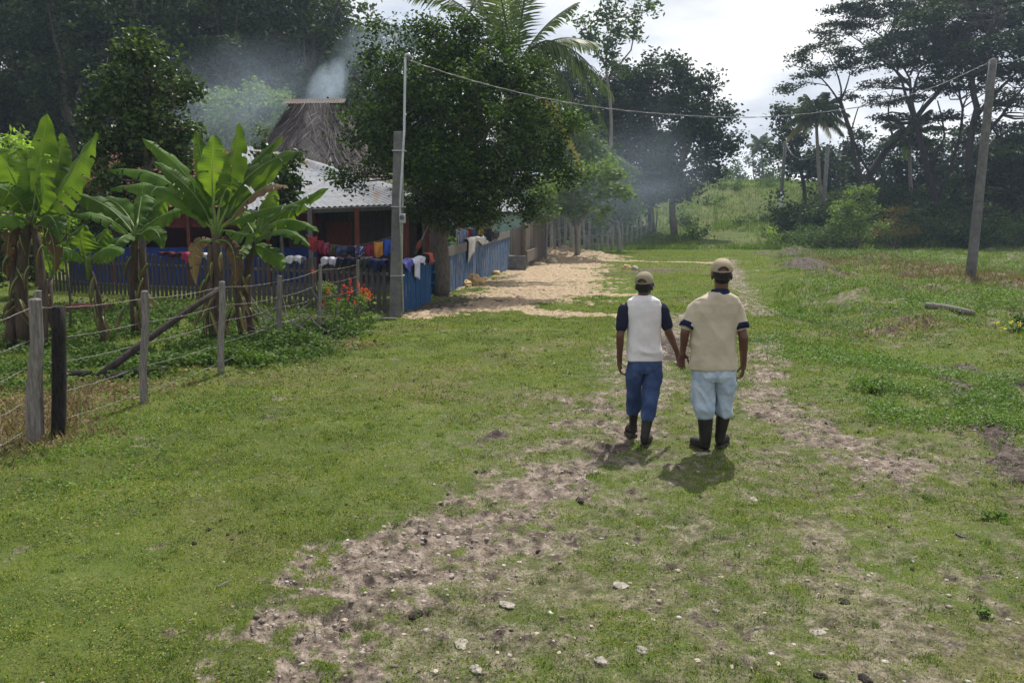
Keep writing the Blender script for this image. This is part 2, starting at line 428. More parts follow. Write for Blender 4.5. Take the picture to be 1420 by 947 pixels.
gr = t.ramp(nm, [(.25, (.035, .05, .015)), (.5, (.075, .1, .022)), (.75, (.14, .155, .04))])
gr = t.mix(t.ramp(nl, [(.4, 0.), (.65, .5)]), gr, (.09, .15, .024))
gr = t.mix(t.ramp(nff, [(.38, .6), (.55, 0.)]), gr, (.05, .05, .022))
gr = t.mix(t.math('MULTIPLY', at.outputs['Alpha'], .85), gr, t.ramp(nf, [(.3, (.07, .05, .03)), (.55, (.16, .11, .065)), (.75, (.26, .19, .11))]))
soil = t.ramp(nf, [(.3, (.045, .035, .028)), (.43, (.125, .099, .08)), (.55, (.225, .182, .147)), (.7, (.35, .295, .245))])
soil = t.mix(.6, soil, t.ramp(nff, [(.38, .3), (.5, .9), (.64, 1.3)]), 'MULTIPLY')
vr = t.n('ShaderNodeTexVoronoi'); vr.inputs['Scale'].default_value = 26; t.l(co, vr.inputs['Vector'])
peb = t.ramp(vr.outputs['Distance'], [(.12, 1.), (.2, 0.)])
sepc = t.n('ShaderNodeSeparateColor'); t.l(vr.outputs['Color'], sepc.inputs[0])
peb = t.math('MULTIPLY', peb, t.ramp(sepc.outputs[0], [(.72, 0.), (.78, 1.)]))
soil = t.mix(t.math('MULTIPLY', peb, .8), soil, (.45, .42, .38))
sandc = t.ramp(nf, [(.3, (.12, .088, .058)), (.48, (.31, .235, .155)), (.72, (.47, .37, .25))])
sandc = t.mix(.5, sandc, t.ramp(nff, [(.35, .5), (.6, 1.15)]), 'MULTIPLY')
mud_shadow_c = t.ramp(t.math('ADD', t.math('MULTIPLY', nf, .5), t.math('MULTIPLY', nff, .5)), [(.38, (.02, .016, .014)), (.5, (.07, .055, .046)), (.6, (.17, .14, .12))])
def soft(m, lo, hi): return t.ramp(t.math('ADD', m, t.math('MULTIPLY', t.math('SUBTRACT', nff, .5), .9)), [(lo, 0.), (hi, 1.)])
col = t.mix(soft(sp.outputs[0], .12, .7), gr, soil)
col = t.mix(soft(sp.outputs[1], .35, .6), col, sandc)
col = t.mix(soft(sp.outputs[2], .4, .7), col, mud_shadow_c)
hh = t.math('ADD', nf, t.math('MULTIPLY', nff, .5)); hh = t.math('ADD', hh, t.math('MULTIPLY', peb, .5))
M['ground'] = t.done(t.bsdf(col, .95, t.bump(hh, .9, .035), .12))
def GT(px, py):
    p = G(px, py)
    for _ in range(12):
        h = hz(p.x, p.y); d = ray(px, py); p = Vector((0, 0, HC)) + d * (-(HC - h) / d.z); p = Vector((p.x, p.y, 0))
    return p
ground = np_mesh('ground', V, [Fq, Ft], M['ground'], smooth=True); tag(ground, kind='structure')
ca = ground.data.color_attributes.new('cover', 'FLOAT_COLOR', 'POINT')
cv = np.vstack([np.stack([mk[0], mk[1], mk[2], mk[3]], 1), [[.3, 0, 0, 0]]]).astype(np.float32)
ca.data.foreach_set('color', cv.ravel())
# ------------------------------------------------------------ turf
M['grass'] = mat_leaf('grass', (.07, .118, .014), (.155, .215, .024), (.29, .31, .06), trans=.35, rough=.5, yellow=(.42, .36, .2), spec=.3, tint=1.2)
M['grass_dry'] = mat_leaf('grass_dry', (.07, .048, .03), (.17, .115, .07), (.3, .22, .14), trans=.25, rough=.7, tint=1.0)
M['tall_grass'] = mat_leaf('tall_grass', (.06, .105, .018), (.1, .16, .026), (.16, .21, .05), trans=.35, rough=.5, yellow=(.3, .26, .13))
M['weed_dark'] = mat_leaf('weed_dark', (.02, .045, .01), (.05, .095, .018), (.11, .17, .035), trans=.3, rough=.5)
M['weed'] = mat_leaf('weed', (.045, .09, .016), (.085, .15, .024), (.15, .23, .05), trans=.35, rough=.4, spec=.5)
def blades(x, y, z, h, w, lean=.8, seed=1):
    """one triangle per blade"""
    r = np.random.default_rng(seed); n = len(x)
    a = r.uniform(0, 2 * np.pi, n); b = r.uniform(0, 2 * np.pi, n); l = r.uniform(.2, 1, n) * lean
    c, s = np.cos(a) * w * .5, np.sin(a) * w * .5
    v0 = np.stack([x - c, y - s, z - .004], 1); v1 = np.stack([x + c, y + s, z - .004], 1)
    v2 = np.stack([x + np.cos(b) * h * l, y + np.sin(b) * h * l, z + h * np.sqrt(np.maximum(.1, 1 - l * l * .8))], 1)
    V = np.stack([v0, v1, v2], 1).reshape(-1, 3); return V, np.arange(3 * n).reshape(-1, 3)
def polar(n, d0, d1, p, amax=36, seed=3):
    """points ahead of the camera, thinning with distance as d^-p"""
    r = np.random.default_rng(seed); e = 2 - p; u = r.random(n)
    d = (d0 ** e + u * (d1 ** e - d0 ** e)) ** (1 / e); a = np.radians(r.uniform(-amax, amax, n))
    return np.sin(a) * d, np.cos(a) * d, d, r
x, y, d, r = polar(1150000, 2.9, 66, 1.55)
m_ = masks(x, y)
bare = np.clip(m_[0] * 1.15, 0, 1); bare = np.maximum(bare, m_[1]); bare = np.maximum(bare, m_[2])
keep = (r.random(len(x)) > bare ** .9 * 1.06) & (r.random(len(x)) > m_[3] * .6)
keep &= (fbm(x * 3.1, y * 3.1, s=71, o=3) + r.uniform(-.25, .25, len(x)) > .36)
x, y, d = x[keep], y[keep], d[keep]; mkk = tuple(q[keep] for q in m_); z = hgt(x, y, mkk)
print('grass blades', len(x))
lod = np.maximum(1, d / 5.0)
hg = (.008 + .034 * np.random.default_rng(5).random(len(x)) * np.clip(-.5 + 1.0 * fbm(x * .9, y * .9, s=81, o=3) + 1.9 * fbm(x * 6, y * 6, s=83, o=3), .1, 2)) * lod ** .32
hg = hg * (1 - .45 * ss(.15, .6, mkk[0]))
Vv, Ff = blades(x, y, z, hg, .0042 * lod ** .85, 1.0, 6)
tag(np_mesh('grass', Vv, Ff, M['grass']), 'short grazed green grass covering the clearing', 'grass', kind='stuff')
# rank grass on the bank behind the clearing
r = np.random.default_rng(12); n = 170000
x = r.uniform(-14, 75, n); y = 62 + 75 * r.random(n) ** 1.5; 
m = (x > -14 + (y - 62) * .2) & (fbm(x * .25, y * .25, s=91, o=3) + r.uniform(-.2, .2, n) > .42)
c = G(1012, 345); m &= ~((np.hypot((x - 18.5) / 2.3, (y - 71) / 5.0) < 1) & (r.random(n) < .93))
m &= ~((np.abs(x - (17 + (y - 75) * .22)) < .7) & (r.random(n) < .7))
x, y = x[m], y[m]; z = hgt_base(x, y)
Vv, Ff = blades(x, y, z, .28 + .45 * r.random(len(x)) * fbm(x * .4, y * .4, s=95, o=2), .05 + .03 * r.random(len(x)), .7, 14)
tag(np_mesh('tall_grass', Vv, Ff, M['tall_grass']), 'rank tall green grass on the bank behind the clearing', 'grass', kind='stuff')
r = np.random.default_rng(19); n = 90000; yy_ = 14 + 50 * r.random(n) ** .8; xx_ = yy_ * r.uniform(.25, .78, n)
m = (fbm(xx_ * .9, yy_ * .9, s=97, o=4) + r.uniform(-.12, .12, n) > .52) & (xx_ / yy_ > .29 + .05 * fbm(xx_ * .3, yy_ * .3, s=98))
xx_, yy_ = xx_[m], yy_[m]; zz2 = hgt(xx_, yy_)
Vv, Ff = blades(xx_, yy_, zz2, .07 + .3 * r.random(len(xx_)) ** 1.5 * fbm(xx_ * .7, yy_ * .7, s=99, o=3), .008 + .0009 * yy_, .8, 24)
tag(np_mesh('rough_grass', Vv, Ff, M['tall_grass']), 'rough uneven grass tufts on the open ground right of the footpath', 'grass', kind='stuff')
# dry cut grass near the concrete pole and by the wire fence
x, y, d, r = polar(520000, 5, 62, .9, seed=22); m_ = masks(x, y)
dstr = np.zeros(x.shape)
for st in DRYS[:2]: dstr = np.maximum(dstr, ss(-.3, .4, sd_stroke(x, y, st) + (fbm(x * 1.1, y * 1.1, s=3, o=5) - .5) * 2))
dstr = np.maximum(dstr, ss(.35, .8, m_[3]) * .6)
keep = r.random(len(x)) < dstr * .8; x, y, d = x[keep], y[keep], d[keep]; z = hgt(x, y)
Vv, Ff = blades(x, y, z, .05 + .2 * np.random.default_rng(4).random(len(x)) ** 2, .010 + .0007 * d, 1.0, 16)
tag(np_mesh('dry_grass', Vv, Ff, M['grass_dry']), 'dry brown cut grass lying round the leaning concrete pole', 'dry grass', kind='stuff')
# leafy weeds
def leaf_disks(C, nrm_up, size, r, shape=1.6):
    """leaf-shaped quads around centres C (n,3)"""
    n = len(C)
    d = r.normal(size=(n, 3)); d[:, 2] *= .6; d /= np.linalg.norm(d, axis=1)[:, None]
    u = r.normal(size=(n, 3)); u[:, 2] += nrm_up; u -= (u * d).sum(1)[:, None] * d; u /= np.linalg.norm(u, axis=1)[:, None]
    s = np.cross(d, u); sz = np.asarray(size).reshape(-1, 1) * r.uniform(.65, 1.3, (n, 1))
    a = C - d * sz * .5; b = C + s * sz * .5 / shape + u * sz * .06; c = C + d * sz * .5; e = C - s * sz * .5 / shape + u * sz * .06
    return np.stack([a, b, c, e], 1).reshape(-1, 3), np.arange(4 * n).reshape(-1, 4)
def weeds(name, label, spots, seed, size=.03, mat='weed', cat='weeds'):
    r = np.random.default_rng(seed); Cs = []; S = []
    for (px, py, rx, n, hh) in spots:
        g = G(px, py)
        xx = g.x + r.normal(0, rx, n); yy = g.y + r.normal(0, rx * 1.1, n); m = fbm(xx * 1.7, yy * 1.7, s=seed, o=3) > .45; xx, yy = xx[m], yy[m]
        zz_ = hgt(xx, yy) + hh * r.random(len(xx)) ** 1.3 * (.3 + fbm(xx * 2.5, yy * 2.5, s=seed + 2, o=2)) + .005
        Cs.append(np.stack([xx, yy, zz_], 1)); S.append(np.full(len(xx), size * max(1, g.y / 9) ** .6))
    C = np.vstack(Cs); V, Fc = leaf_disks(C, 1.6, np.concatenate(S), r)
    tag(np_mesh(name, V, Fc, M[mat]), label, cat, kind='stuff')
weeds('weeds', 'low leafy green weeds growing on the open grass', [(1230, 545, .5, 5500, .13), (1250, 575, .4, 4500, .12), (1200, 500, .5, 4500, .12), (1120, 490, .35, 2200, .09), (1290, 520, .5, 3000, .1), (1110, 435, .4, 1600, .15),
      (1180, 400, 1.5, 5000, .25), (1260, 410, 1.6, 5000, .25), (1330, 425, 1.4, 5000, .25), (1400, 420, 1.6, 5000, .3), (1220, 440, 1.0, 3500, .2), (1400, 375, 2.5, 5000, .4), (1300, 365, 2.5, 5000, .4), (1200, 355, 2.5, 5000, .4), (1410, 540, .35, 3500, .14), (1400, 590, .35, 4200, .14), (1380, 560, .3, 3000, .12), (1170, 450, .9, 3000, .12), (1060, 470, .3, 900, .08), (1290, 440, 1.2, 3500, .15),
      (60, 640, .4, 1500, .05), (250, 570, .6, 2600, .06), (140, 660, .5, 1500, .05)], 61)
weeds('undergrowth', 'leafy green undergrowth below the banana plants inside the wire fence', [(150, 500, .8, 7000, .18), (60, 470, 1.2, 6000, .2), (260, 500, .7, 7000, .22), (360, 480, .6, 7000, .25), (230, 450, 1.2, 7000, .2), (330, 500, .4, 4000, .2),
      (430, 465, .5, 7000, .3), (120, 440, 1.6, 7000, .2), (400, 490, .35, 3500, .16), (20, 530, .7, 3000, .12), (320, 440, 1.2, 5000, .25)], 62, .05, 'weed_dark')  # darker weed copy: shade of the banana garden put into the leaf colour
weeds('fallen_leaves', 'dry brown litter under the bananas and along the wire fence', [(30, 560, .7, 2500, .04), (110, 545, .5, 1500, .03), (480, 478, .4, 900, .03), (350, 500, .4, 500, .03), (200, 530, .6, 900, .03)], 63, .04, 'grass_dry', 'leaf litter')
r = np.random.default_rng(70); tx, ty, td, _ = polar(2600, 3, 26, 1.15, seed=71); mm = masks(tx, ty); k_ = (mm[1] < .3) & (mm[0] < .75); tx, ty, td = tx[k_], ty[k_], td[k_]; nb_ = 26
ix = np.repeat(np.arange(len(tx)), nb_); sp_r = (.012 + .03 * r.random(len(tx)))[ix] * np.maximum(1, td[ix] / 9); bx, by = tx[ix] + r.normal(size=len(ix)) * sp_r, ty[ix] + r.normal(size=len(ix)) * sp_r
bh = (.018 + .035 * r.random(len(tx)) ** 2)[ix] * (.5 + .7 * r.random(len(ix))) * np.maximum(1, td[ix] / 12) ** .4; Vv, Ff = blades(bx, by, hgt(bx, by), bh, .0042 * np.maximum(1, td[ix] / 5) ** .85, .8, 72)
tag(np_mesh('grass_tufts', Vv, Ff, M['weed_dark']), 'scattered darker tufts standing above the grazed grass', 'grass', kind='stuff')
# small broad leaves among the turf, light and dark, some yellow or reddish
x, y, d, r = polar(330000, 2.9, 24, 1.5, seed=44); m_ = masks(x, y); nn_ = fbm(x * 2.2, y * 2.2, s=141, o=4) + r.uniform(-.14, .14, len(x))
keep = (r.random(len(x)) > np.maximum(np.maximum(m_[0] * 1.5, m_[1] * 1.2), m_[2])) & (nn_ > .49 - .1 * ss(0, -.3, x / y)); x, y, d = x[keep], y[keep], d[keep]
C = np.stack([x, y, hgt(x, y) + .004 + .03 * r.random(len(x)) * nn_[keep]], 1); M['turf_leaf'] = mat_leaf('turf_leaf', (.02, .042, .008), (.085, .13, .02), (.3, .32, .08), trans=.3, rough=.5, yellow=(.3, .14, .05), spec=.4)
V, Fc = leaf_disks(C, 1.4, .013 * np.maximum(1, d / 5) ** .75, r); tag(np_mesh('clover', V, Fc, M['turf_leaf']), 'small broad leaved herbs mixed through the short grass', 'ground cover', kind='stuff')
x, y, d, r = polar(60000, 2.9, 20, 1.3, seed=45); m_ = masks(x, y); keep = (r.random(len(x)) < ss(.3, .9, m_[0]) * .55 * ss(.38, .6, fbm(x * 1.5, y * 1.5, s=143, o=3))) | (r.random(len(x)) < .012); x, y, d = x[keep], y[keep], d[keep]
C = np.stack([x, y, hgt(x, y) + .006], 1); M['litter'] = mat_leaf('litter', (.05, .038, .03), (.2, .16, .12), (.42, .37, .3), trans=.1, rough=.8, tint=1.); V, Fc = leaf_disks(C, 2.2, .019 * np.maximum(1, d / 6) ** .7, r)
tag(np_mesh('litter', V, Fc, M['litter']), 'dry leaf chips and crumbs littering the worn trail', 'leaf litter', kind='stuff')
# gravel
r = np.random.default_rng(33)
x, y, d, r = polar(60000, 3, 26, 1.4, seed=34); m_ = masks(x, y); keep = (r.random(len(x)) < np.maximum(m_[0] * 1.0, m_[1] * .7) * .12 + ss(.5, .9, m_[0]) * .5 * ss(.4, .6, fbm(x * 1.3, y * 1.3, s=131, o=3)) * ss(9, 4.5, y)) 
x, y, d = x[keep], y[keep], d[keep]; z = hgt(x, y); n = len(x)
s = (.004 + .014 * r.random(n) ** 3) * np.maximum(1, d / 7) ** .8
base8 = np.array([[a, b, c] for a in (-1, 1) for b in (-1, 1) for c in (-1, 1)], float)
V = base8[None] * s[:, None, None] * r.uniform(.45, 1.1, (n, 8, 3)) * np.array([1, 1, .6]); th = r.uniform(0, 6.28, n); c_, s_ = np.cos(th)[:, None], np.sin(th)[:, None]
V = np.stack([V[:, :, 0] * c_ - V[:, :, 1] * s_, V[:, :, 0] * s_ + V[:, :, 1] * c_, V[:, :, 2]], -1) + np.stack([x, y, z], 1)[:, None]
F8 = np.array([(0, 1, 3, 2), (4, 6, 7, 5), (0, 4, 5, 1), (2, 3, 7, 6), (0, 2, 6, 4), (1, 5, 7, 3)])
t = NT('gravel'); g_ = t.n('ShaderNodeNewGeometry')
M['gravel'] = t.done(t.bsdf(t.ramp(g_.outputs['Random Per Island'], [(.0, (.1, .08, .065)), (.45, (.25, .21, .18)), (.8, (.29, .26, .22)), (1., (.42, .4, .36))]), .9, None, .2))
tag(np_mesh('gravel', V.reshape(-1, 3), (np.arange(n)[:, None, None] * 8 + F8[None]).reshape(-1, 4), M['gravel']), 'small pale gravel scattered over the worn trail', 'gravel', kind='stuff')
# rocks and clods
def rock(name, label, cat, px, py, size, mat, seed, group=None, flat=.6, Y=None, sink=.3):
    g = GT(px, py); r = random.Random(seed); mb = MB()
    mb.ell((0, 0, 0), (1, 1, 1), 18, 12); V = np.array(mb.v)
    nz = fbm(V[:, 0] * 1.3 + seed * 3.1, V[:, 1] * 1.3, V[:, 2] * 1.3, s=seed, o=3); V = V * (.55 + .9 * nz)[:, None]
    V = V + (np.round(V * 2.2) / 2.2 - V) * .35 + (fbm(V[:, 0] * 4 + seed, V[:, 1] * 4, V[:, 2] * 4, s=seed + 3, o=2)[:, None] - .5) * .25
    V = V * np.array([size, size * r.uniform(.6, .9), size * flat]); a = r.uniform(0, 3.14)
    V = np.stack([V[:, 0] * math.cos(a) - V[:, 1] * math.sin(a), V[:, 0] * math.sin(a) + V[:, 1] * math.cos(a), V[:, 2]], 1)
    z0 = hz(g.x, g.y); o = MB(); o.v = [tuple(v) for v in V + np.array([g.x, g.y, z0 + size * flat * (.55 - sink)])]; o.f = mb.f
    ob = o.build(name, M[mat], base=(g.x, g.y, z0), smooth=False); tag(ob, label, cat, group); return ob
# ------------------------------------------------------------ trees
M['leaf_main'] = mat_leaf('leaf_main', (.01, .022, .005), (.024, .05, .009), (.10, .165, .02), trans=.36, rough=.4)
M['leaf_gloss'] = mat_leaf('leaf_gloss', (.014, .03, .008), (.03, .055, .013), (.11, .16, .03), trans=.25, rough=.28, spec=.6)
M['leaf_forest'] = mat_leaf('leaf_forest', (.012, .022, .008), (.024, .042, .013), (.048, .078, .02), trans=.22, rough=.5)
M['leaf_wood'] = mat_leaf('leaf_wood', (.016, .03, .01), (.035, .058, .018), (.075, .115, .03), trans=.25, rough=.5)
M['leaf_rain'] = mat_leaf('leaf_rain', (.013, .023, .009), (.026, .042, .013), (.05, .075, .02), trans=.22, rough=.55)
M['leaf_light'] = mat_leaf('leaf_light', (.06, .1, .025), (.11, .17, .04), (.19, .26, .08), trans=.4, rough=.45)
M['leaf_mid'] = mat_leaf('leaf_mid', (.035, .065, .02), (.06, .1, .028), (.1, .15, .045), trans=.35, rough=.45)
M['leaf_lime'] = mat_leaf('leaf_lime', (.12, .2, .03), (.2, .3, .05), (.3, .4, .09), trans=.5, rough=.4)
M['leaf_rust'] = mat_leaf('leaf_rust', (.1, .07, .025), (.16, .11, .03), (.13, .14, .04), trans=.35, rough=.5)
M['palm'] = mat_leaf('palm', (.035, .055, .02), (.06, .09, .03), (.13, .16, .06), trans=.35, rough=.35, spec=.5)
M['palm_old'] = mat_leaf('palm_old', (.14, .12, .04), (.24, .2, .07), (.3, .24, .1), trans=.3, rough=.5)
def crown_points(blobs, r, sub=.5, per=60, dens=1.0, flat=.7, shell=.5):
    """blobs: (cx,cy,cz,rx,ry,rz) -> leaf centres gathered in clumps, and the clump centres"""
    C = []; K = []; per = per * 1.55
    for (cx, cy, cz, rx, ry, rz) in blobs:
        n = max(3, int(dens * (rx * ry * rz) ** (1 / 3) ** 1 * (rx * ry + rx * rz + ry * rz) / (3 * sub * sub) / max(.3, (rx * ry * rz) ** (1 / 3)) * 2.2))
        v = r.normal(size=(n, 3)); v /= np.linalg.norm(v, axis=1)[:, None]
        rr = (r.random(n) ** shell)[:, None]; c = np.array([cx, cy, cz]) + v * rr * np.array([rx, ry, rz])
        K.append(c)
        k = r.poisson(per * (.35 + 1.2 * r.random(n)))
        idx = np.repeat(np.arange(n), k); g = r.normal(size=(len(idx), 3)) * sub * np.array([.55, .55, .55 * flat])
        C.append(c[idx] + g)
    return np.vstack(C), np.vstack(K)
def limb_pts(a, b, r, bend=.12, n=5, sag=0):
    a = np.array(a); b = np.array(b); L = np.linalg.norm(b - a); p = []
    o1 = r.normal(size=3) * L * bend
    for i in range(n + 1):
        t = i / n; q = a + (b - a) * t + o1 * math.sin(math.pi * t) + np.array([0, 0, -sag * L * math.sin(math.pi * t)])
        p.append(tuple(q))
    return p
def tree(name, label, cat, base, trunks, blobs, leaf=.12, lmat='leaf_main', bark='bark', sub=.5, per=60, dens=1., flat=.7, shell=.5, seed=1, group=None, twigs=.35, nrm=.7, shape=1.7, tw=.035, dead=None):
    r = np.random.default_rng(seed)
    root = empty(name, base, label, cat, group)
    C, K = crown_points(blobs, r, sub, per, dens, flat, shell)
    mb = MB(); allp = []
    for pts, r0, r1 in trunks:
        # refine & wobble
        q = []
        for i in range(len(pts) - 1):
            seg = limb_pts(pts[i], pts[i + 1], r, .035, 4); q += seg if i == 0 else seg[1:]
        m = len(q); rad = [r0 + (r1 - r0) * (j / (m - 1)) ** .8 for j in range(m)]
        mb.tube(q, rad, 9 if r0 > .08 else 6); allp += [(p, rad[j]) for j, p in enumerate(q) if j > m * .25]
    if twigs and allp:
        AP = np.array([p for p, _ in allp]); AR = np.array([q for _, q in allp])
        idx = r.permutation(len(K))[:int(len(K) * twigs)]
        for i in idx:
            c = K[i]; dz = c[2] - AP[:, 2]; dd = np.linalg.norm(AP - c, axis=1) + np.where(dz < 0, 2 * -dz, 0)
            j = int(np.argmin(dd)); L = dd[j]
            if L < .15: continue
            ra = min(AR[j] * .7, tw * (1 + L * .35))
            pts = limb_pts(AP[j], c, r, .09, 3); mb.tube(pts, [ra, ra * .8, ra * .55, ra * .3], 5, False)
    mb.build('trunk', M[bark], root, smooth=True)
    V, Fq = leaf_disks(C, nrm, np.full(len(C), leaf), r, shape)
    cr = np_mesh('crown', V, Fq, M[lmat], root)
    return root
def B(px, py, rx, ry, Y, dy=None, dr=1.0):
    c = P(px, py, Y if dy is None else Y + dy); s = Y / F0
    return (c.x, c.y, c.z, rx * s, max(rx, ry) * s * dr, ry * s)
def T(Y, *pts, dys=None):
    return [tuple(P(px, py, Y + (dys[i] if dys else 0))) for i, (px, py) in enumerate(pts)]
def gb(px, Y):
    """foot of a thing in line with px at Y metres ahead"""
    x = P(px, 400, Y).x; return (x, Y, hz(x, Y))
# the big tree over the long picket fence
b0 = gb(612, 24.3)
def tb(b, Y, *pts, dys=None): return [b] + T(Y, *pts, dys=dys)
tree('shade_tree', 'broad dark green tree with a thick straight trunk growing at the blue picket fence', 'tree', b0,
     [(tb(b0, 24.3, (611, 340), (613, 270), (618, 200)), .23, .17), (T(24.3, (613, 290), (570, 210), (520, 150), dys=(0, .3, .8)), .13, .04), (T(24.3, (616, 250), (670, 180), (730, 130), dys=(0, -.3, .5)), .13, .04),
      (T(24.3, (618, 210), (600, 130), (610, 60), dys=(0, .4, .2)), .12, .03), (T(24.3, (618, 210), (650, 120), (670, 60), dys=(0, 1, .2)), .1, .03), (T(24.3, (613, 300), (680, 250), (740, 210), dys=(0, .4, 1.2)), .09, .03), (T(24.3, (613, 300), (570, 250), (520, 225), dys=(0, -.6, -.9)), .08, .03)],
     [B(640, 78, 58, 34, 24.5), B(568, 112, 62, 42, 24.6), B(530, 165, 52, 48, 24.3), B(690, 112, 66, 42, 24.6), B(640, 160, 100, 70, 24.3), B(735, 175, 55, 60, 24.6), B(620, 225, 95, 62, 24), B(700, 245, 68, 45, 24.8),
      B(548, 215, 55, 45, 23.9), B(615, 235, 50, 42, 22.9), B(600, 290, 34, 18, 23.4), B(650, 295, 38, 18, 23.6), B(494, 246, 30, 20, 23.6), B(660, 285, 52, 24, 24.5), B(648, 42, 40, 22, 24.6), B(585, 68, 48, 28, 24.8), B(535, 42, 26, 10, 25), B(768, 215, 26, 26, 24.6), B(515, 78, 18, 8, 24.6), B(600, 38, 16, 8, 24.5), B(700, 62, 22, 9, 24.6), B(785, 170, 14, 9, 24.5), B(730, 290, 16, 12, 24.5), B(575, 280, 22, 14, 24.2), B(620, 300, 26, 12, 24.4), B(792, 240, 10, 10, 24.4), B(750, 90, 26, 14, 25), B(512, 115, 24, 24, 24.2)],
     leaf=.108, lmat='leaf_main', bark='bark', sub=.42, per=112, dens=1.4, flat=.75, shell=.5, seed=11, twigs=.3)
# glossy tree beside the red house
b0 = gb(200, 21.5)
tree('citrus_tree', 'tall glossy dark green tree with bright tips between the banana plants and the red house', 'tree', b0,
     [(tb(b0, 21.5, (198, 300), (202, 200), (203, 90)), .13, .04), (T(21.5, (199, 280), (165, 190), (158, 120), dys=(0, .3, .4)), .07, .02), (T(21.5, (199, 260), (235, 180), (240, 110), dys=(0, -.3, -.3)), .07, .02)],
     [B(200, 75, 34, 30, 21.5), B(180, 52, 10, 12, 21.5), B(215, 110, 50, 42, 21.6), B(170, 150, 42, 48, 21.4), B(232, 155, 42, 45, 21.5), B(195, 200, 66, 48, 21.6), B(175, 255, 62, 40, 21.4), B(145, 120, 18, 22, 21.2), B(225, 230, 45, 40, 21.8), B(150, 305, 50, 34, 21.8), B(140, 205, 25, 35, 21.3), B(262, 120, 10, 16, 21.5)],
     leaf=.13, lmat='leaf_gloss', bark='bark', sub=.3, per=50, dens=1.3, flat=.8, shell=.42, seed=12)
b0 = gb(392, 21)
tree('small_tree', 'small glossy leafed tree in front of the metal roof behind the banana plants', 'tree', b0,
     [(tb(b0, 21, (390, 330), (388, 240), (362, 180)), .05, .015), (T(21, (388, 260), (402, 230), (408, 205)), .03, .01)],
     [B(385, 240, 26, 28, 21), B(362, 190, 8, 16, 21), B(404, 228, 14, 18, 21), B(372, 215, 12, 14, 21), B(392, 270, 26, 24, 21), B(412, 250, 12, 10, 21)],
     leaf=.14, lmat='leaf_gloss', sub=.22, per=26, dens=1.2, seed=13)
b0 = gb(20, 18.5)
tree('leafy_shrub', 'yellow green leafy shrub behind the leftmost banana clump', 'shrub', b0,
     [(tb(b0, 18.5, (18, 300), (22, 210)), .05, .02)], [B(18, 200, 34, 20, 18.5), B(40, 215, 22, 20, 18.4), B(-5, 220, 30, 25, 18.5), B(-20, 290, 40, 50, 18.6), B(15, 260, 20, 20, 18.6)],
     leaf=.2, lmat='leaf_lime', sub=.25, per=26, dens=.9, seed=14, shape=3.2)
b0 = gb(20, 23.5)  # dark shrub added to darken the open gap behind the bananas
tree('leafy_shrub', 'dark leafy shrub added to darken the gap behind the leftmost banana clump and the picket fence', 'shrub', b0,
     [(tb(b0, 23.5, (20, 320)), .05, .02)], [B(-10, 330, 50, 45, 23.5), B(50, 335, 40, 36, 23.4), B(10, 280, 50, 30, 23.6), B(75, 300, 28, 34, 23.8), B(-60, 300, 40, 50, 23.5), B(20, 375, 60, 20, 23.4)],
     leaf=.14, lmat='leaf_gloss', sub=.3, per=40, dens=1.1, seed=16)
b0 = gb(92, 15.5)
tree('leafy_shrub', 'bright green spindly shrub between the leftmost banana clump and the small banana plant', 'shrub', b0,
     [(tb(b0, 15.5, (90, 360), (95, 270)), .03, .012), (T(15.5, (90, 380), (60, 330), (40, 320)), .02, .01)], [B(95, 265, 16, 14, 15.5), B(82, 310, 16, 26, 15.4), B(60, 330, 22, 20, 15.5), B(100, 345, 10, 18, 15.5), B(40, 300, 14, 26, 15.7)],
     leaf=.15, lmat='leaf_lime', sub=.16, per=20, dens=.85, seed=15, shape=3.)
# smoky pale trees behind the hut
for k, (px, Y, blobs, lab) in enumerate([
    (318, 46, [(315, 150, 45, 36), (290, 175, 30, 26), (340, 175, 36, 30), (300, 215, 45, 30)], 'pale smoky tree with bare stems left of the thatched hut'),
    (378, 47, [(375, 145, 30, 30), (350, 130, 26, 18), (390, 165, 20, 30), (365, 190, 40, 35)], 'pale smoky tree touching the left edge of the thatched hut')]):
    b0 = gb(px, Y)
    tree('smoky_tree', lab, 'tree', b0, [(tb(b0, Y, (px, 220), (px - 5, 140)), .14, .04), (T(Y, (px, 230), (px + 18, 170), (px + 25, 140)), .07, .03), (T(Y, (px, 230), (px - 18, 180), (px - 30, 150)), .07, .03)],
         [B(a, b, c, d, Y) for a, b, c, d in blobs], leaf=.24, lmat='leaf_light', sub=.5, per=30, dens=1.1, seed=20 + k)
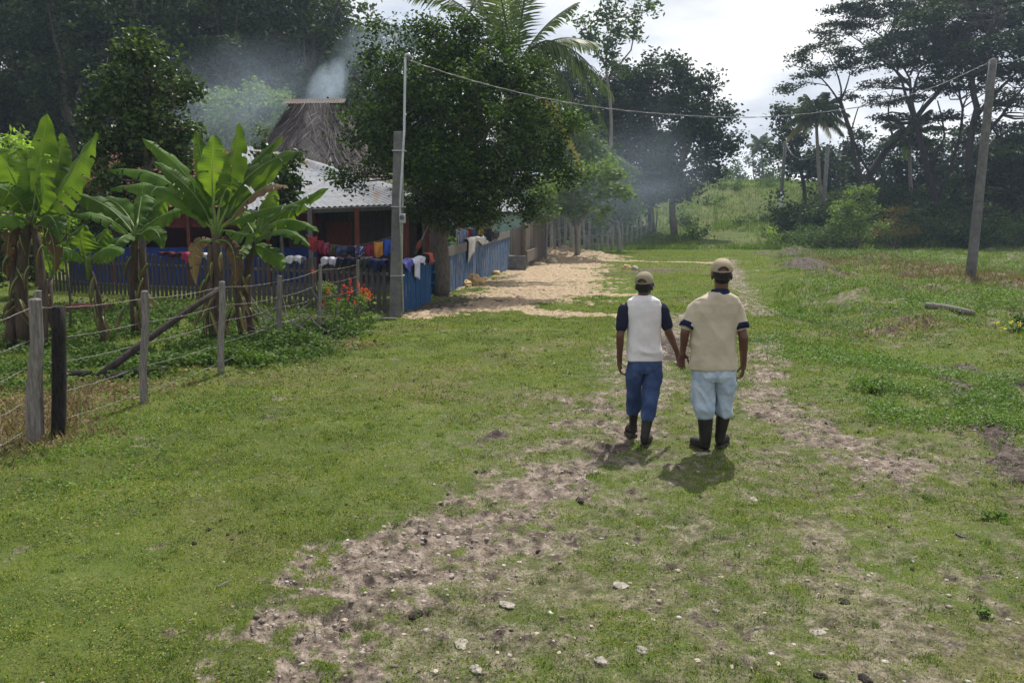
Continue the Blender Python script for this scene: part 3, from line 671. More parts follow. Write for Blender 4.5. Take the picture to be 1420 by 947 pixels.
# pale trees in the smoke beyond the corner of the fence
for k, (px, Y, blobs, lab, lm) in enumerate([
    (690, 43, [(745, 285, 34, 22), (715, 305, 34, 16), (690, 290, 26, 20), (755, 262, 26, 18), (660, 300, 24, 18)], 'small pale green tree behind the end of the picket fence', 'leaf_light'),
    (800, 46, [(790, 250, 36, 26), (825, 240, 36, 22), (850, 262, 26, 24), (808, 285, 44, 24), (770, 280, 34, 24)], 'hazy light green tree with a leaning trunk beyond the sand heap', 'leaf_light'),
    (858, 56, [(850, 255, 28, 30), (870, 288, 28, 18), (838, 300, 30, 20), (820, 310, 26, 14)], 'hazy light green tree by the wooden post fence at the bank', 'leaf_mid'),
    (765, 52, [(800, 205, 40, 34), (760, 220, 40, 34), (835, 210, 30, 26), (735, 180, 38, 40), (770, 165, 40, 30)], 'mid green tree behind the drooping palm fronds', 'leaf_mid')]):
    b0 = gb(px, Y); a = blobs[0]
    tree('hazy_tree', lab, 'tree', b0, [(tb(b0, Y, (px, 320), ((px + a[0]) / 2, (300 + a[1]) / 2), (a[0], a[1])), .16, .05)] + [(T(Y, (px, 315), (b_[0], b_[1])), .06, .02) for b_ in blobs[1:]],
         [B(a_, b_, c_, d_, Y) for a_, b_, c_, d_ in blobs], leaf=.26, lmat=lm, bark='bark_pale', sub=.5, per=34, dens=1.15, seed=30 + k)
# dark broadleaf trees in the middle distance
for k, (px, Y, tr, blobs, lab) in enumerate([
    (903, 76, [(905, 250), (900, 170), (895, 110)], [(895, 105, 40, 26), (870, 135, 40, 34), (905, 150, 45, 40), (862, 185, 36, 40), (900, 210, 50, 36), (890, 270, 40, 20), (860, 285, 26, 20), (880, 245, 40, 26), (850, 110, 22, 22), (930, 245, 30, 22), (845, 230, 26, 30)], 'dark dense tree, the left one of the tall trees at the foot of the bank'),
    (934, 73, [(940, 240), (948, 180), (945, 110)], [(940, 100, 26, 24), (965, 118, 30, 22), (950, 150, 40, 34), (985, 135, 22, 20), (975, 175, 42, 30), (945, 205, 46, 34), (1000, 190, 24, 16), (985, 215, 30, 20), (935, 270, 30, 16), (965, 248, 34, 20), (1005, 150, 14, 12)], 'dark dense tree with ragged leafy tips overhanging the grassy bank'),
    (838, 82, [(840, 250), (835, 190), (828, 140)], [(830, 140, 40, 36), (800, 160, 36, 36), (850, 180, 40, 40), (815, 205, 42, 36), (840, 240, 42, 30), (790, 115, 28, 24)], 'shadowy dark tree behind the hazy light green trees')]):
    b0 = gb(px, Y)
    tree('forest_tree', lab, 'tree', b0, [(tb(b0, Y, *tr), .32, .1), (T(Y, tr[0], blobs[3][:2]), .14, .05), (T(Y, tr[1], blobs[4][:2]), .14, .05), (T(Y, tr[0], blobs[-1][:2]), .12, .04)],
         [B(a, b, c, d, Y) for a, b, c, d in blobs], leaf=.36, lmat='leaf_forest', bark='bark', sub=.85, per=60, dens=1.25, flat=.8, seed=40 + k)
b0 = gb(848, 66)
tree('emergent_tree', 'tall sparse tree with loose drooping leaves rising above the dark trees', 'tree', b0,
     [(tb(b0, 66, (846, 220), (845, 130), (842, 60)), .2, .07), (T(66, (846, 110), (875, 70), (890, 20)), .09, .03), (T(66, (845, 95), (818, 60), (810, 35)), .07, .03), (T(66, (842, 70), (850, 20), (855, -10)), .06, .03), (T(66, (846, 120), (825, 95), (815, 90)), .05, .02)],
     [B(818, 52, 20, 18, 66), B(812, 30, 16, 12, 66), B(850, 55, 20, 24, 66), B(860, 22, 24, 18, 66), B(893, 12, 20, 14, 66), B(845, 92, 22, 14, 66), B(836, 14, 16, 14, 66), B(878, 45, 14, 14, 66), B(858, -8, 22, 14, 66), B(905, -2, 14, 10, 66), B(826, 78, 14, 12, 66)],
     leaf=.42, lmat='leaf_mid', bark='bark_pale', sub=.55, per=16, dens=.95, flat=.9, seed=50, shape=2.4, nrm=.2)
# rain trees at the right, flat layered crowns
def rain(name, lab, px, Y, limbs, blobs, seed, dens=1.05, r0=.42, dd=6):
    b0 = gb(px, Y); r = np.random.default_rng(seed); tr = []
    for i, (pts, ra, rb) in enumerate(limbs):
        dy = [(-1 if (i + seed) % 2 else 1) * j * dd * .18 * (i % 3) for j in range(len(pts))]
        q = T(Y, *pts, dys=dy)
        tr.append((([b0] + q) if i == 0 else q, ra, rb))
    bl = []
    for (a, b, c, d) in blobs: bl.append(B(a, b, c, d, Y, r.uniform(-dd * .5, dd * .5), 1.0))
    tree(name, lab, 'tree', b0, tr, bl, leaf=.3, lmat='leaf_rain', bark='bark_dark', sub=.8, per=46, dens=dens, flat=.3, shell=.55, seed=seed, twigs=.7, nrm=2.2, tw=.05)
rain('rain_tree', 'slender forked dark tree with a small flat crown left of the big rain trees', 1198, 78,
     [([(1196, 250), (1182, 190), (1165, 140)], .3, .16), ([(1168, 150), (1140, 110), (1100, 90)], .1, .03), ([(1166, 142), (1160, 100), (1150, 80)], .1, .03), ([(1166, 140), (1178, 105), (1200, 85)], .09, .03), ([(1180, 185), (1190, 150), (1210, 140)], .08, .03), ([(1150, 120), (1120, 115), (1090, 118)], .05, .02)],
     [(1140, 72, 40, 9), (1105, 90, 28, 7), (1180, 78, 32, 8), (1125, 105, 30, 7), (1098, 118, 24, 6), (1165, 92, 32, 7), (1085, 128, 12, 5), (1195, 95, 18, 6), (1180, 135, 20, 8), (1215, 70, 14, 6)], 61, 1.1, dd=4)
rain('rain_tree', 'big rain tree with a long trunk leaning right under a wide flat crown', 1203, 84,
     [([(1205, 245), (1235, 200), (1270, 165), (1300, 130)], .5, .2), ([(1206, 240), (1190, 215), (1180, 190)], .15, .08), ([(1270, 165), (1262, 110), (1240, 75)], .2, .05), ([(1240, 195), (1232, 150), (1240, 120)], .12, .04), ([(1262, 120), (1225, 85), (1180, 50)], .13, .04), ([(1300, 130), (1340, 90), (1370, 60)], .16, .04), ([(1245, 80), (1215, 45), (1170, 20)], .09, .03), ([(1262, 105), (1285, 60), (1300, 20)], .11, .04)],
     [(1170, 38, 45, 10), (1210, 20, 55, 12), (1250, 48, 50, 12), (1150, 52, 22, 8), (1270, 15, 55, 14), (1240, 75, 46, 9), (1300, 45, 50, 14), (1220, 115, 34, 8), (1205, 140, 24, 7), (1175, 12, 30, 9), (1290, 75, 44, 10), (1225, -8, 60, 12), (1255, 140, 30, 8), (1290, 110, 34, 8), (1310, 5, 40, 16)], 62, 1.2)
rain('rain_tree', 'rain tree with two long upright limbs behind the tall bushes left of the leaning pole', 1305, 76,
     [([(1300, 280), (1282, 220), (1268, 170), (1262, 140)], .34, .2), ([(1268, 165), (1250, 110), (1225, 75)], .17, .05), ([(1290, 240), (1310, 190), (1300, 140)], .14, .05), ([(1265, 140), (1275, 100), (1300, 70)], .12, .04), ([(1300, 275), (1325, 210), (1335, 150), (1330, 100)], .2, .06)],
     [(1240, 90, 40, 9), (1275, 60, 50, 12), (1310, 85, 50, 12), (1335, 55, 55, 14), (1225, 60, 36, 9), (1300, 30, 60, 12), (1345, 120, 44, 10), (1230, 165, 30, 8), (1300, 165, 36, 9), (1260, 200, 34, 10), (1350, 90, 40, 12), (1280, 120, 30, 8)], 63, 1.2)
rain('rain_tree', 'rightmost rain tree with a dense dark crown behind the top of the leaning pole', 1352, 72,
     [([(1348, 270), (1345, 200), (1355, 150), (1350, 90)], .42, .2), ([(1350, 220), (1390, 160), (1430, 110)], .2, .07), ([(1355, 160), (1400, 110), (1440, 50)], .2, .05), ([(1348, 260), (1400, 215), (1450, 170)], .2, .08), ([(1350, 110), (1320, 70), (1290, 50)], .14, .04), ([(1350, 100), (1370, 50), (1390, 10)], .14, .04)],
     [(1350, 40, 60, 14), (1400, 25, 60, 16), (1390, 65, 60, 14), (1420, 100, 50, 16), (1350, 5, 70, 14), (1440, 60, 60, 18), (1330, 75, 50, 12), (1410, 5, 60, 18), (1400, 140, 40, 14), (1440, 160, 40, 18), (1370, 100, 44, 12), (1380, 175, 36, 12), (1460, 10, 60, 20), (1290, 20, 50, 12)], 64, 1.35)
rain('rain_tree', 'low branching dark tree at the right frame edge behind the leaning pole', 1425, 66,
     [([(1410, 290), (1400, 240), (1385, 190)], .3, .12), ([(1400, 240), (1430, 200), (1440, 160)], .15, .06), ([(1385, 190), (1370, 160), (1350, 150)], .1, .03)],
     [(1410, 215, 50, 16), (1380, 240, 45, 16), (1440, 190, 50, 20), (1430, 250, 50, 20), (1350, 255, 40, 16), (1400, 280, 50, 18), (1470, 230, 50, 30)], 65, 1.4)
for k, (px, Y, tr, blobs, lab) in enumerate([
    (1110, 88, [(1108, 230), (1095, 180)], [(1090, 160, 24, 16), (1075, 182, 22, 10), (1105, 185, 26, 16), (1095, 215, 34, 18), (1125, 235, 36, 18), (1150, 250, 36, 22)], 'dark round tree left of the far palm'),
    (1170, 92, [(1168, 240), (1170, 200)], [(1165, 225, 34, 22), (1190, 250, 34, 20), (1140, 225, 22, 22), (1180, 200, 24, 18), (1200, 225, 30, 20), (1180, 262, 36, 18)], 'dark tree behind the two far poles'),
    (1245, 92, [(1245, 260), (1250, 230)], [(1240, 235, 40, 24), (1275, 225, 36, 26), (1225, 262, 44, 20), (1285, 255, 44, 24), (1255, 200, 26, 18), (1220, 200, 20, 14)], 'dark tree under the leaning limb of the big rain tree'),
    (1330, 90, [(1330, 260), (1325, 230)], [(1320, 225, 44, 26), (1360, 215, 40, 28), (1310, 260, 50, 24), (1355, 255, 50, 24), (1335, 190, 34, 16), (1300, 205, 24, 14)], 'dark tree behind the upright limbs of the rain trees'),
    (1400, 92, [(1400, 260), (1405, 225)], [(1395, 205, 44, 30), (1435, 215, 44, 34), (1395, 255, 50, 26), (1440, 265, 50, 26)], 'dark tree at the right edge behind the rightmost rain tree')]):
    b0 = gb(px, Y)
    tree('forest_tree', lab, 'tree', b0, [(tb(b0, Y, *tr), .25, .1)] + [(T(Y, tr[0], b_[:2]), .1, .03) for b_ in blobs[:4]], [B(a, b, c, d, Y) for a, b, c, d in blobs], leaf=.42, lmat='leaf_forest', bark='bark_dark', sub=1.0, per=50, dens=1.2, seed=70 + k)
# bushes along the foot of the bank
for k, (px, Y, blobs, lm, lab, lf) in enumerate([
    (1185, 60, [(1185, 268, 26, 10), (1178, 285, 34, 12), (1190, 300, 32, 14), (1165, 305, 22, 16), (1202, 318, 26, 14), (1198, 262, 10, 8), (1168, 285, 12, 8)], 'leaf_light', 'bright green sapling standing in front of the dark bushes left of the leaning pole', .24),
    (1238, 60, [(1238, 300, 24, 12), (1228, 315, 24, 14), (1255, 318, 26, 12)], 'leaf_rust', 'rusty yellow green bush right of the bright green sapling', .16),
    (1285, 61, [(1280, 305, 30, 14), (1300, 322, 40, 14), (1265, 322, 26, 12)], 'leaf_forest', 'dark green bush right of the rusty bush', .2),
    (1345, 62, [(1335, 312, 40, 16), (1360, 325, 40, 12), (1320, 328, 30, 10)], 'leaf_forest', 'dark green bush just behind the leaning concrete pole', .2),
    (1400, 61, [(1395, 308, 34, 16), (1425, 318, 36, 20), (1380, 328, 34, 12)], 'leaf_mid', 'green bush at the right edge behind the dry grass', .2),
    (1150, 61, [(1145, 322, 30, 10), (1120, 326, 34, 8), (1165, 318, 24, 12)], 'leaf_mid', 'low green bush left of the bright green sapling', .17),
    (1128, 74, [(1125, 285, 22, 10), (1108, 292, 20, 8), (1150, 280, 22, 12)], 'leaf_light', 'light green bush at the foot of the nearer far pole', .22),
    (1075, 66, [(1075, 318, 10, 9), (1070, 325, 12, 5)], 'leaf_lime', 'small light green bush alone on the grassy bank', .18),
    (905, 66, [(905, 330, 22, 7), (935, 332, 20, 6)], 'leaf_mid', 'low dark bush at the left foot of the grassy bank', .18),
    (1015, 100, [(1010, 262, 26, 9), (985, 268, 24, 7), (960, 262, 24, 8)], 'leaf_mid', 'low leafy bush on top of the bank under the dark trees', .3)]):
    b0 = gb(px, Y)
    tree('bush', lab, 'bush', b0, [(tb(b0, Y, (b_[0], b_[1])), .04, .015) for b_ in blobs], [B(a, b, c, d, Y) for a, b, c, d in blobs], leaf=lf, lmat=lm, bark='bark', sub=.42, per=20, dens=.85, flat=.7, shape=2.2, seed=90 + k)
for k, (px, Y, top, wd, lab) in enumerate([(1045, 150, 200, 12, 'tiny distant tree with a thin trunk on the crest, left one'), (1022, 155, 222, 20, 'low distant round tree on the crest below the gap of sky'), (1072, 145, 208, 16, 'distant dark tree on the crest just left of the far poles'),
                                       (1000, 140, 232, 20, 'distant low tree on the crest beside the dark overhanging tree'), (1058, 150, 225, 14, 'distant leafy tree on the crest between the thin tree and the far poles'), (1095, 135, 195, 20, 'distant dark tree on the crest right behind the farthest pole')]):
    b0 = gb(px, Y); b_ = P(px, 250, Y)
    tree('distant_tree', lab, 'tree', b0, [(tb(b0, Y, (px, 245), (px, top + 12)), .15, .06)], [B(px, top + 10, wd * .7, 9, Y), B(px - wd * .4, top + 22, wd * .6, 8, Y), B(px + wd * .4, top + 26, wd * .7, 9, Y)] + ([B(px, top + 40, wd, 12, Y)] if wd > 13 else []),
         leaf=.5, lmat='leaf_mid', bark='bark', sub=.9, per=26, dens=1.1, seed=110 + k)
# forest on the rising ground at the left: four crowns, each tree a copy
protos = []
for k in range(4):
    r = np.random.default_rng(130 + k); bl = []; H = 19.0; tr = [([(0, 0, 0), (r.normal() * .3, r.normal() * .3, 8), (r.normal() * .7, r.normal() * .7, 14)], .38, .16)]
    for i in range(11):
        a = i * 2.4 + r.random(); z_ = 6.5 + 11.5 * (i / 10) ** .85; q = (3.6 if z_ < 14 else 2.3) * r.uniform(.6, 1.1)
        c = (math.cos(a) * q, math.sin(a) * q, z_); rr = r.uniform(1.9, 2.9)
        bl.append((c[0], c[1], c[2], rr, rr, rr * r.uniform(.55, .8))); tr.append(([(0, 0, z_ * .62), c], .14, .04))
    for i in range(4): a = i * 1.7 + r.random(); bl.append((math.cos(a) * 2.6, math.sin(a) * 2.6, 4 + r.random() * 2, 2.0, 2.0, 1.2))
    o = tree('forest_tree', '-', 'tree', (0, 0, 0), tr, bl, leaf=.34, lmat=['leaf_forest', 'leaf_wood', 'leaf_forest', 'leaf_rain'][k], bark='bark', sub=.85, per=52, dens=1.05, flat=[.8, .6, .8, .4][k], seed=140 + k, group='trees of the forest behind the houses')
    protos.append(o)
FT = [(-95, 52, 0), (-15, 50, 1), (55, 54, 2), (118, 51, 0), (182, 53, 3), (250, 56, 1), (318, 58, 2), (385, 62, 0), (445, 64, 1), (-60, 62, 3), (20, 66, 2), (90, 64, 1), (150, 66, 0), (215, 68, 2), (285, 70, 3), (350, 72, 1), (412, 75, 0), (462, 78, 2),
      (-20, 82, 1), (60, 84, 0), (130, 82, 3), (200, 86, 2), (270, 85, 0), (335, 88, 1), (400, 90, 2), (470, 96, 1)]
FL = {8: ('tall dark forest tree directly behind the smoke of the thatched hut', 1.02), 17: ('dark forest tree at the right end of the wood where the sky begins', .98), 0: ('dark forest tree at the far left edge of the wood', .9)}
used = [0] * 4
for i, (px, Y, k) in enumerate(FT):
    o = protos[k] if not used[k] else copy_tree(protos[k]); used[k] = 1
    r_ = random.Random(i); b0 = gb(px, Y); top = {0: 14, 1: 20, 9: 18}.get(i, -55 + r_.uniform(-40, 20))
    zt = P(px, top, Y).z; 
    if i in (17,): zt = P(px, 5, Y).z
    if i == 25: zt = P(px, 25, Y).z
    s = max(.6, (zt - b0[2]) / 19.0); o.location = b0; o.rotation_euler = (0, 0, r_.uniform(0, 6.28)); o.scale = (s * .95, s * .95, s)
    o['label'] = FL[i][0] if i in FL else 'tall dark forest tree with a dense crown in the wood behind the houses'
for i, (px, Y, top, lab) in enumerate([(512, 92, 45, 'lower hazy forest tree right of the wood, behind the left edge of the shade tree'), (560, 95, 40, 'faint hazy forest tree seen beyond the top left of the shade tree'), (610, 85, 85, 'forest tree hidden behind the shade tree, left of the palm'), (670, 84, 95, 'forest tree behind the middle of the shade tree'),
                                  (730, 80, 100, 'forest tree behind the coconut palm trunk'), (785, 84, 92, 'hazy forest tree between the coconut palm and the sparse tall tree')]):
    o = copy_tree(protos[i % 4]); b0 = gb(px, Y); s = (P(px, top, Y).z - b0[2]) / 19.0; o.location = b0; o.rotation_euler = (0, 0, i * 1.3); o.scale = (s, s, s); o['label'] = lab
b0 = gb(1330, 105)
for i, (px, Y, top) in enumerate([(1215, 118, 190), (1290, 112, 205), (1370, 110, 190), (1440, 100, 130), (1160, 122, 200)]):
    o = copy_tree(protos[(i + 1) % 4]); b0 = gb(px, Y); s = (P(px, top, Y).z - b0[2]) / 19.0; o.location = b0; o.rotation_euler = (0, 0, i * 2.1); o.scale = (s, s, s * .9)
    o['label'] = 'forest tree seen through the rain trees, far behind them'; o['group'] = 'trees far behind the rain trees'
# forest floor thicket to close the wood under its crowns
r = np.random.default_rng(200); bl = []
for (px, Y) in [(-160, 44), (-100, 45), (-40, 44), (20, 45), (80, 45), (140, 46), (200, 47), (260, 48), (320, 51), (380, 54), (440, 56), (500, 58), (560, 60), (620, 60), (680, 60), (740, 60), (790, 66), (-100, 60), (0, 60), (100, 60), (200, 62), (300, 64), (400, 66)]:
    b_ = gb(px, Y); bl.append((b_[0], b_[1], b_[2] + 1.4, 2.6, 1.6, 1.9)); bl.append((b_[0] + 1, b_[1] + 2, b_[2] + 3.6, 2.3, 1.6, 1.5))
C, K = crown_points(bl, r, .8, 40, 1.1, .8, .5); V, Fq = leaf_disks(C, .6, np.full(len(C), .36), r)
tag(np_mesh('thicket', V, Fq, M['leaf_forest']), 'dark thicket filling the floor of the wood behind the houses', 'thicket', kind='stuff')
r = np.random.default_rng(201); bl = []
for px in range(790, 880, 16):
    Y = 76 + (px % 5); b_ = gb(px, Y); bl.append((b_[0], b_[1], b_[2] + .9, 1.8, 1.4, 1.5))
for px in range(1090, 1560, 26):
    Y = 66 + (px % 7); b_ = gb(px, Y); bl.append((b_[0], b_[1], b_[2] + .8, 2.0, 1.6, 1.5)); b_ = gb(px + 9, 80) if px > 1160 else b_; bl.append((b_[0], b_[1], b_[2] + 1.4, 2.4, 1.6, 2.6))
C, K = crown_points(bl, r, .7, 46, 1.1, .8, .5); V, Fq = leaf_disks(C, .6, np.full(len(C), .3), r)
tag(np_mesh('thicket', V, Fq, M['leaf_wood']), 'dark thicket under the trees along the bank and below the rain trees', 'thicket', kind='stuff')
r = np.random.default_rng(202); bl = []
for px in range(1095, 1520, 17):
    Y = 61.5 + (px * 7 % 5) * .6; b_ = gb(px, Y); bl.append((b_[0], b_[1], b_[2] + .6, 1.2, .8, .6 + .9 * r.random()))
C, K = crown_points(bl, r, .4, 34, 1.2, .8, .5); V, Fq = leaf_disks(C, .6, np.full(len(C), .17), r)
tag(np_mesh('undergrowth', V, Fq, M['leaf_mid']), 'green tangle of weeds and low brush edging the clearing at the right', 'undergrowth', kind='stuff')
r = np.random.default_rng(203); bl = []
for i in range(16):
    Y = r.uniform(70, 112); px = r.uniform(840, 1090); b_ = gb(px, Y); bl.append((b_[0], b_[1], b_[2] + .4, r.uniform(.6, 1.6), 1., r.uniform(.4, .9)))
C, K = crown_points(bl, r, .45, 26, 1.1, .8, .5); V, Fq = leaf_disks(C, .6, np.full(len(C), .22), r)
tag(np_mesh('scrub', V, Fq, M['leaf_mid']), 'low green scrub scattered over the grassy bank', 'scrub', kind='stuff')
# palms
def frond(mbv, a, b, lift, droop, r, n=38, lf=.75, lw=.045, hang=.55, rach=.03):
    """a arching rachis from a to b with leaflets hanging from both sides; adds to (V list, F list)"""
    a = np.array(a, float); b = np.array(b, float); L = np.linalg.norm(b - a); up = np.array([0, 0, 1.])
    def pos(t): return a + (b - a) * t + up * L * lift * math.sin(math.pi * min(1, t)) * (1 - .2 * t)
    V, Fc = mbv
    pts = [pos(i / 14) for i in range(15)]
    t_ = MB().tube(pts, [rach * (1 - .85 * i / 14) for i in range(15)], 5); n0 = len(V); V += t_.v; Fc += [tuple(j + n0 for j in f) for f in t_.f]
    for i in range(n):
        t = .14 + .86 * (i + .5) / n; p = pos(t); d = pos(min(1, t + .01)) - pos(t - .01); d /= np.linalg.norm(d)
        s = np.cross(d, up); s /= (np.linalg.norm(s) + 1e-6); ll = lf * (math.sin(math.pi * (.12 + .8 * t)) ** .7)
        for sg in (-1, 1):
            dr = s * sg * (1 - hang * .45) + d * .65 + up * (-hang * r.uniform(.6, 1.3)); dr /= np.linalg.norm(dr)
            q1 = p + dr * ll * .5; q2 = p + dr * ll * r.uniform(.85, 1.05) + up * (-ll * .25 * hang); wv = np.cross(dr, s * sg + up * .3); wv = wv / (np.linalg.norm(wv) + 1e-6) * lw * .5; wv2 = d * lw * .5
            n0 = len(V); V += [tuple(p - wv2 * .5), tuple(p + wv2 * .5), tuple(q1 + wv2), tuple(q1 - wv2), tuple(q2)]
            Fc += [(n0, n0 + 1, n0 + 2, n0 + 3), (n0 + 3, n0 + 2, n0 + 4)]
def palm(label, base, head, fr, seed, lf=.8, trunk_r=.15, lw=.05, name='coconut_palm', group=None, rach=.03):
    r = random.Random(seed); root = empty(name, base, label, 'palm tree', group)
    pts = limb_pts(base, head, np.random.default_rng(seed), .02, 7)
    MB().tube(pts, [trunk_r * (1.25 - .5 * i / 7) for i in range(8)], 10).build('trunk', M['bark_pale'], root, smooth=True)
    for e_, lift, hang, old in fr:
        V, Fc = [], []; frond((V, Fc), head, e_, lift, 0, r, lf=lf, lw=lw, hang=hang, rach=rach, n=44)
        m = MB(); m.v = V; m.f = Fc; m.build('frond', M['palm_old' if old else 'palm'], root)
    return root
Yp = 33.0
hd = tuple(P(712, 100, Yp))
def Pf(px, py, dy): return tuple(P(px, py, Yp + dy))
palm('coconut palm with long arching fronds rising behind the shade tree', gb(672, Yp), hd,
     [(Pf(562, -12, -.5), .22, .5, 0), (Pf(610, -75, .5), .08, .35, 0), (Pf(655, -100, -1), .05, .25, 0), (Pf(700, -120, 1), .02, .2, 0), (Pf(745, -95, -.5), .05, .25, 0), (Pf(798, 5, 0), .12, .35, 0), (Pf(828, 60, 1), .2, .5, 0), (Pf(850, 130, .5), .38, .9, 0),
      (Pf(842, 178, -1.5), .5, 1.0, 0), (Pf(826, 222, -2.5), .4, 1.0, 0), (Pf(640, 150, 2), .3, .7, 0), (Pf(585, 95, 2.5), .3, .6, 0), (Pf(680, -60, -3), .1, .3, 0), (Pf(740, -50, 3), .1, .3, 0), (Pf(808, 232, .5), .25, .9, 1), (Pf(760, 220, 3), .2, .9, 0), (Pf(630, -40, 1.5), .12, .35, 0)], 5, lf=1.0, trunk_r=.17, lw=.085, rach=.05)
Y2 = 58.0; hd = tuple(P(800, 235, Y2))
palm('hazy young palm with drooping fronds beyond the end of the picket fence', gb(812, Y2), hd,
     [(tuple(P(862, 250, Y2)), .45, .9, 0), (tuple(P(878, 262, Y2 + 1)), .45, 1.0, 1), (tuple(P(840, 200, Y2)), .2, .6, 0), (tuple(P(770, 225, Y2)), .3, .6, 0), (tuple(P(890, 240, Y2 - 1)), .3, .7, 0), (tuple(P(800, 185, Y2)), .1, .4, 0)], 6, lf=1.0, trunk_r=.14, lw=.1, name='palm', rach=.05)
Y3 = 80.0; hd3 = P(1132, 172, Y3); fr = []
for i in range(24):
    a = i * 2.399; t = (i + .5) / 24; el_ = R(75 - 105 * t); L = 2.7; d_ = Vector((math.cos(a) * math.cos(el_), math.sin(a) * math.cos(el_), math.sin(el_)))
    fr.append((tuple(hd3 + d_ * 2.9), .2 + .12 * t, .5 + .6 * t, 1 if t > .93 else 0))
palm('far palm with a full round head above the dark trees near the far poles', gb(1136, Y3), tuple(hd3), fr, 7, lf=1.0, trunk_r=.18, lw=.09, name='palm', rach=.06)
for kk, (px, py, Y4, L, lab) in enumerate([(1262, 190, 82, 3.0, 'palm with ragged fronds half hidden among the rain tree limbs'), (1056, 203, 150, 2.6, 'tiny distant palm on the crest')]):
    hd4 = P(px, py, Y4); fr = []
    for i in range(12):
        a = i * 2.399 + kk; t = (i + .5) / 12; el_ = R(60 - 100 * t); d_ = Vector((math.cos(a) * math.cos(el_), math.sin(a) * math.cos(el_), math.sin(el_)))
        fr.append((tuple(hd4 + d_ * L), .18, .6, 0))
    palm(lab, gb(px, Y4), tuple(hd4), fr, 8 + kk, lf=1.0, trunk_r=.18, lw=.16, name='palm', rach=.06)
# ------------------------------------------------------------ bananas
t = NT('banana_leaf'); co = t.coord(); n_ = t.noise(3, 3, .5, co); g_ = t.n('ShaderNodeAttribute', attribute_name='across'); u_ = g_.outputs['Fac']
wv = t.n('ShaderNodeAttribute', attribute_name='along')
veins = t.math('SINE', t.math('MULTIPLY', wv.outputs['Fac'], 260.0))
col = t.ramp(t.math('ADD', t.math('MULTIPLY', n_, .8), t.math('MULTIPLY', veins, .035)), [(.25, (.05, .115, .018)), (.6, (.115, .22, .03))])
col = t.mix(t.ramp(t.math('ABSOLUTE', u_), [(.0, .9), (.06, 0.)]), col, (.24, .34, .1))
ed = t.ramp(t.math('ADD', t.math('ABSOLUTE', u_), t.math('MULTIPLY', t.noise(2.2, 3, .6, co), .6)), [(1.26, 0.), (1.36, 1.)])
col = t.mix(ed, col, (.2, .12, .05))
oi = t.n('ShaderNodeObjectInfo'); col = t.mix(1.0, col, t.ramp(oi.outputs['Random'], [(0, (.5, .52, .5)), (.6, (.9, .9, .9)), (1, (1.15, 1.1, 1.0))]), 'MULTIPLY')
b_ = t.bsdf(col, .55, t.bump(veins, .15, .01), .15); tr_ = t.n('ShaderNodeBsdfTranslucent'); t.l(t.mix(1.0, col, (2.0, 1.65, .62), 'MULTIPLY'), tr_.inputs['Color'])
ms = t.n('ShaderNodeMixShader'); ms.inputs[0].default_value = .5; t.l(b_, ms.inputs[1]); t.l(tr_.outputs[0], ms.inputs[2]); M['banana'] = t.done(ms.outputs[0])
M['banana_dry'] = mat_leaf('banana_dry', (.05, .03, .018), (.11, .07, .04), (.18, .12, .07), trans=.25, rough=.7, tint=1.)
M['stem'] = mat_rough('banana_stem', (.025, .018, .015), (.09, .06, .045), 5, .8, (5, 5, .7), .6, c3=(.075, .07, .03), bd=.02)
M['petiole'] = mat_rough('petiole', (.1, .16, .035), (.17, .25, .06), 4, .5, None, .1)
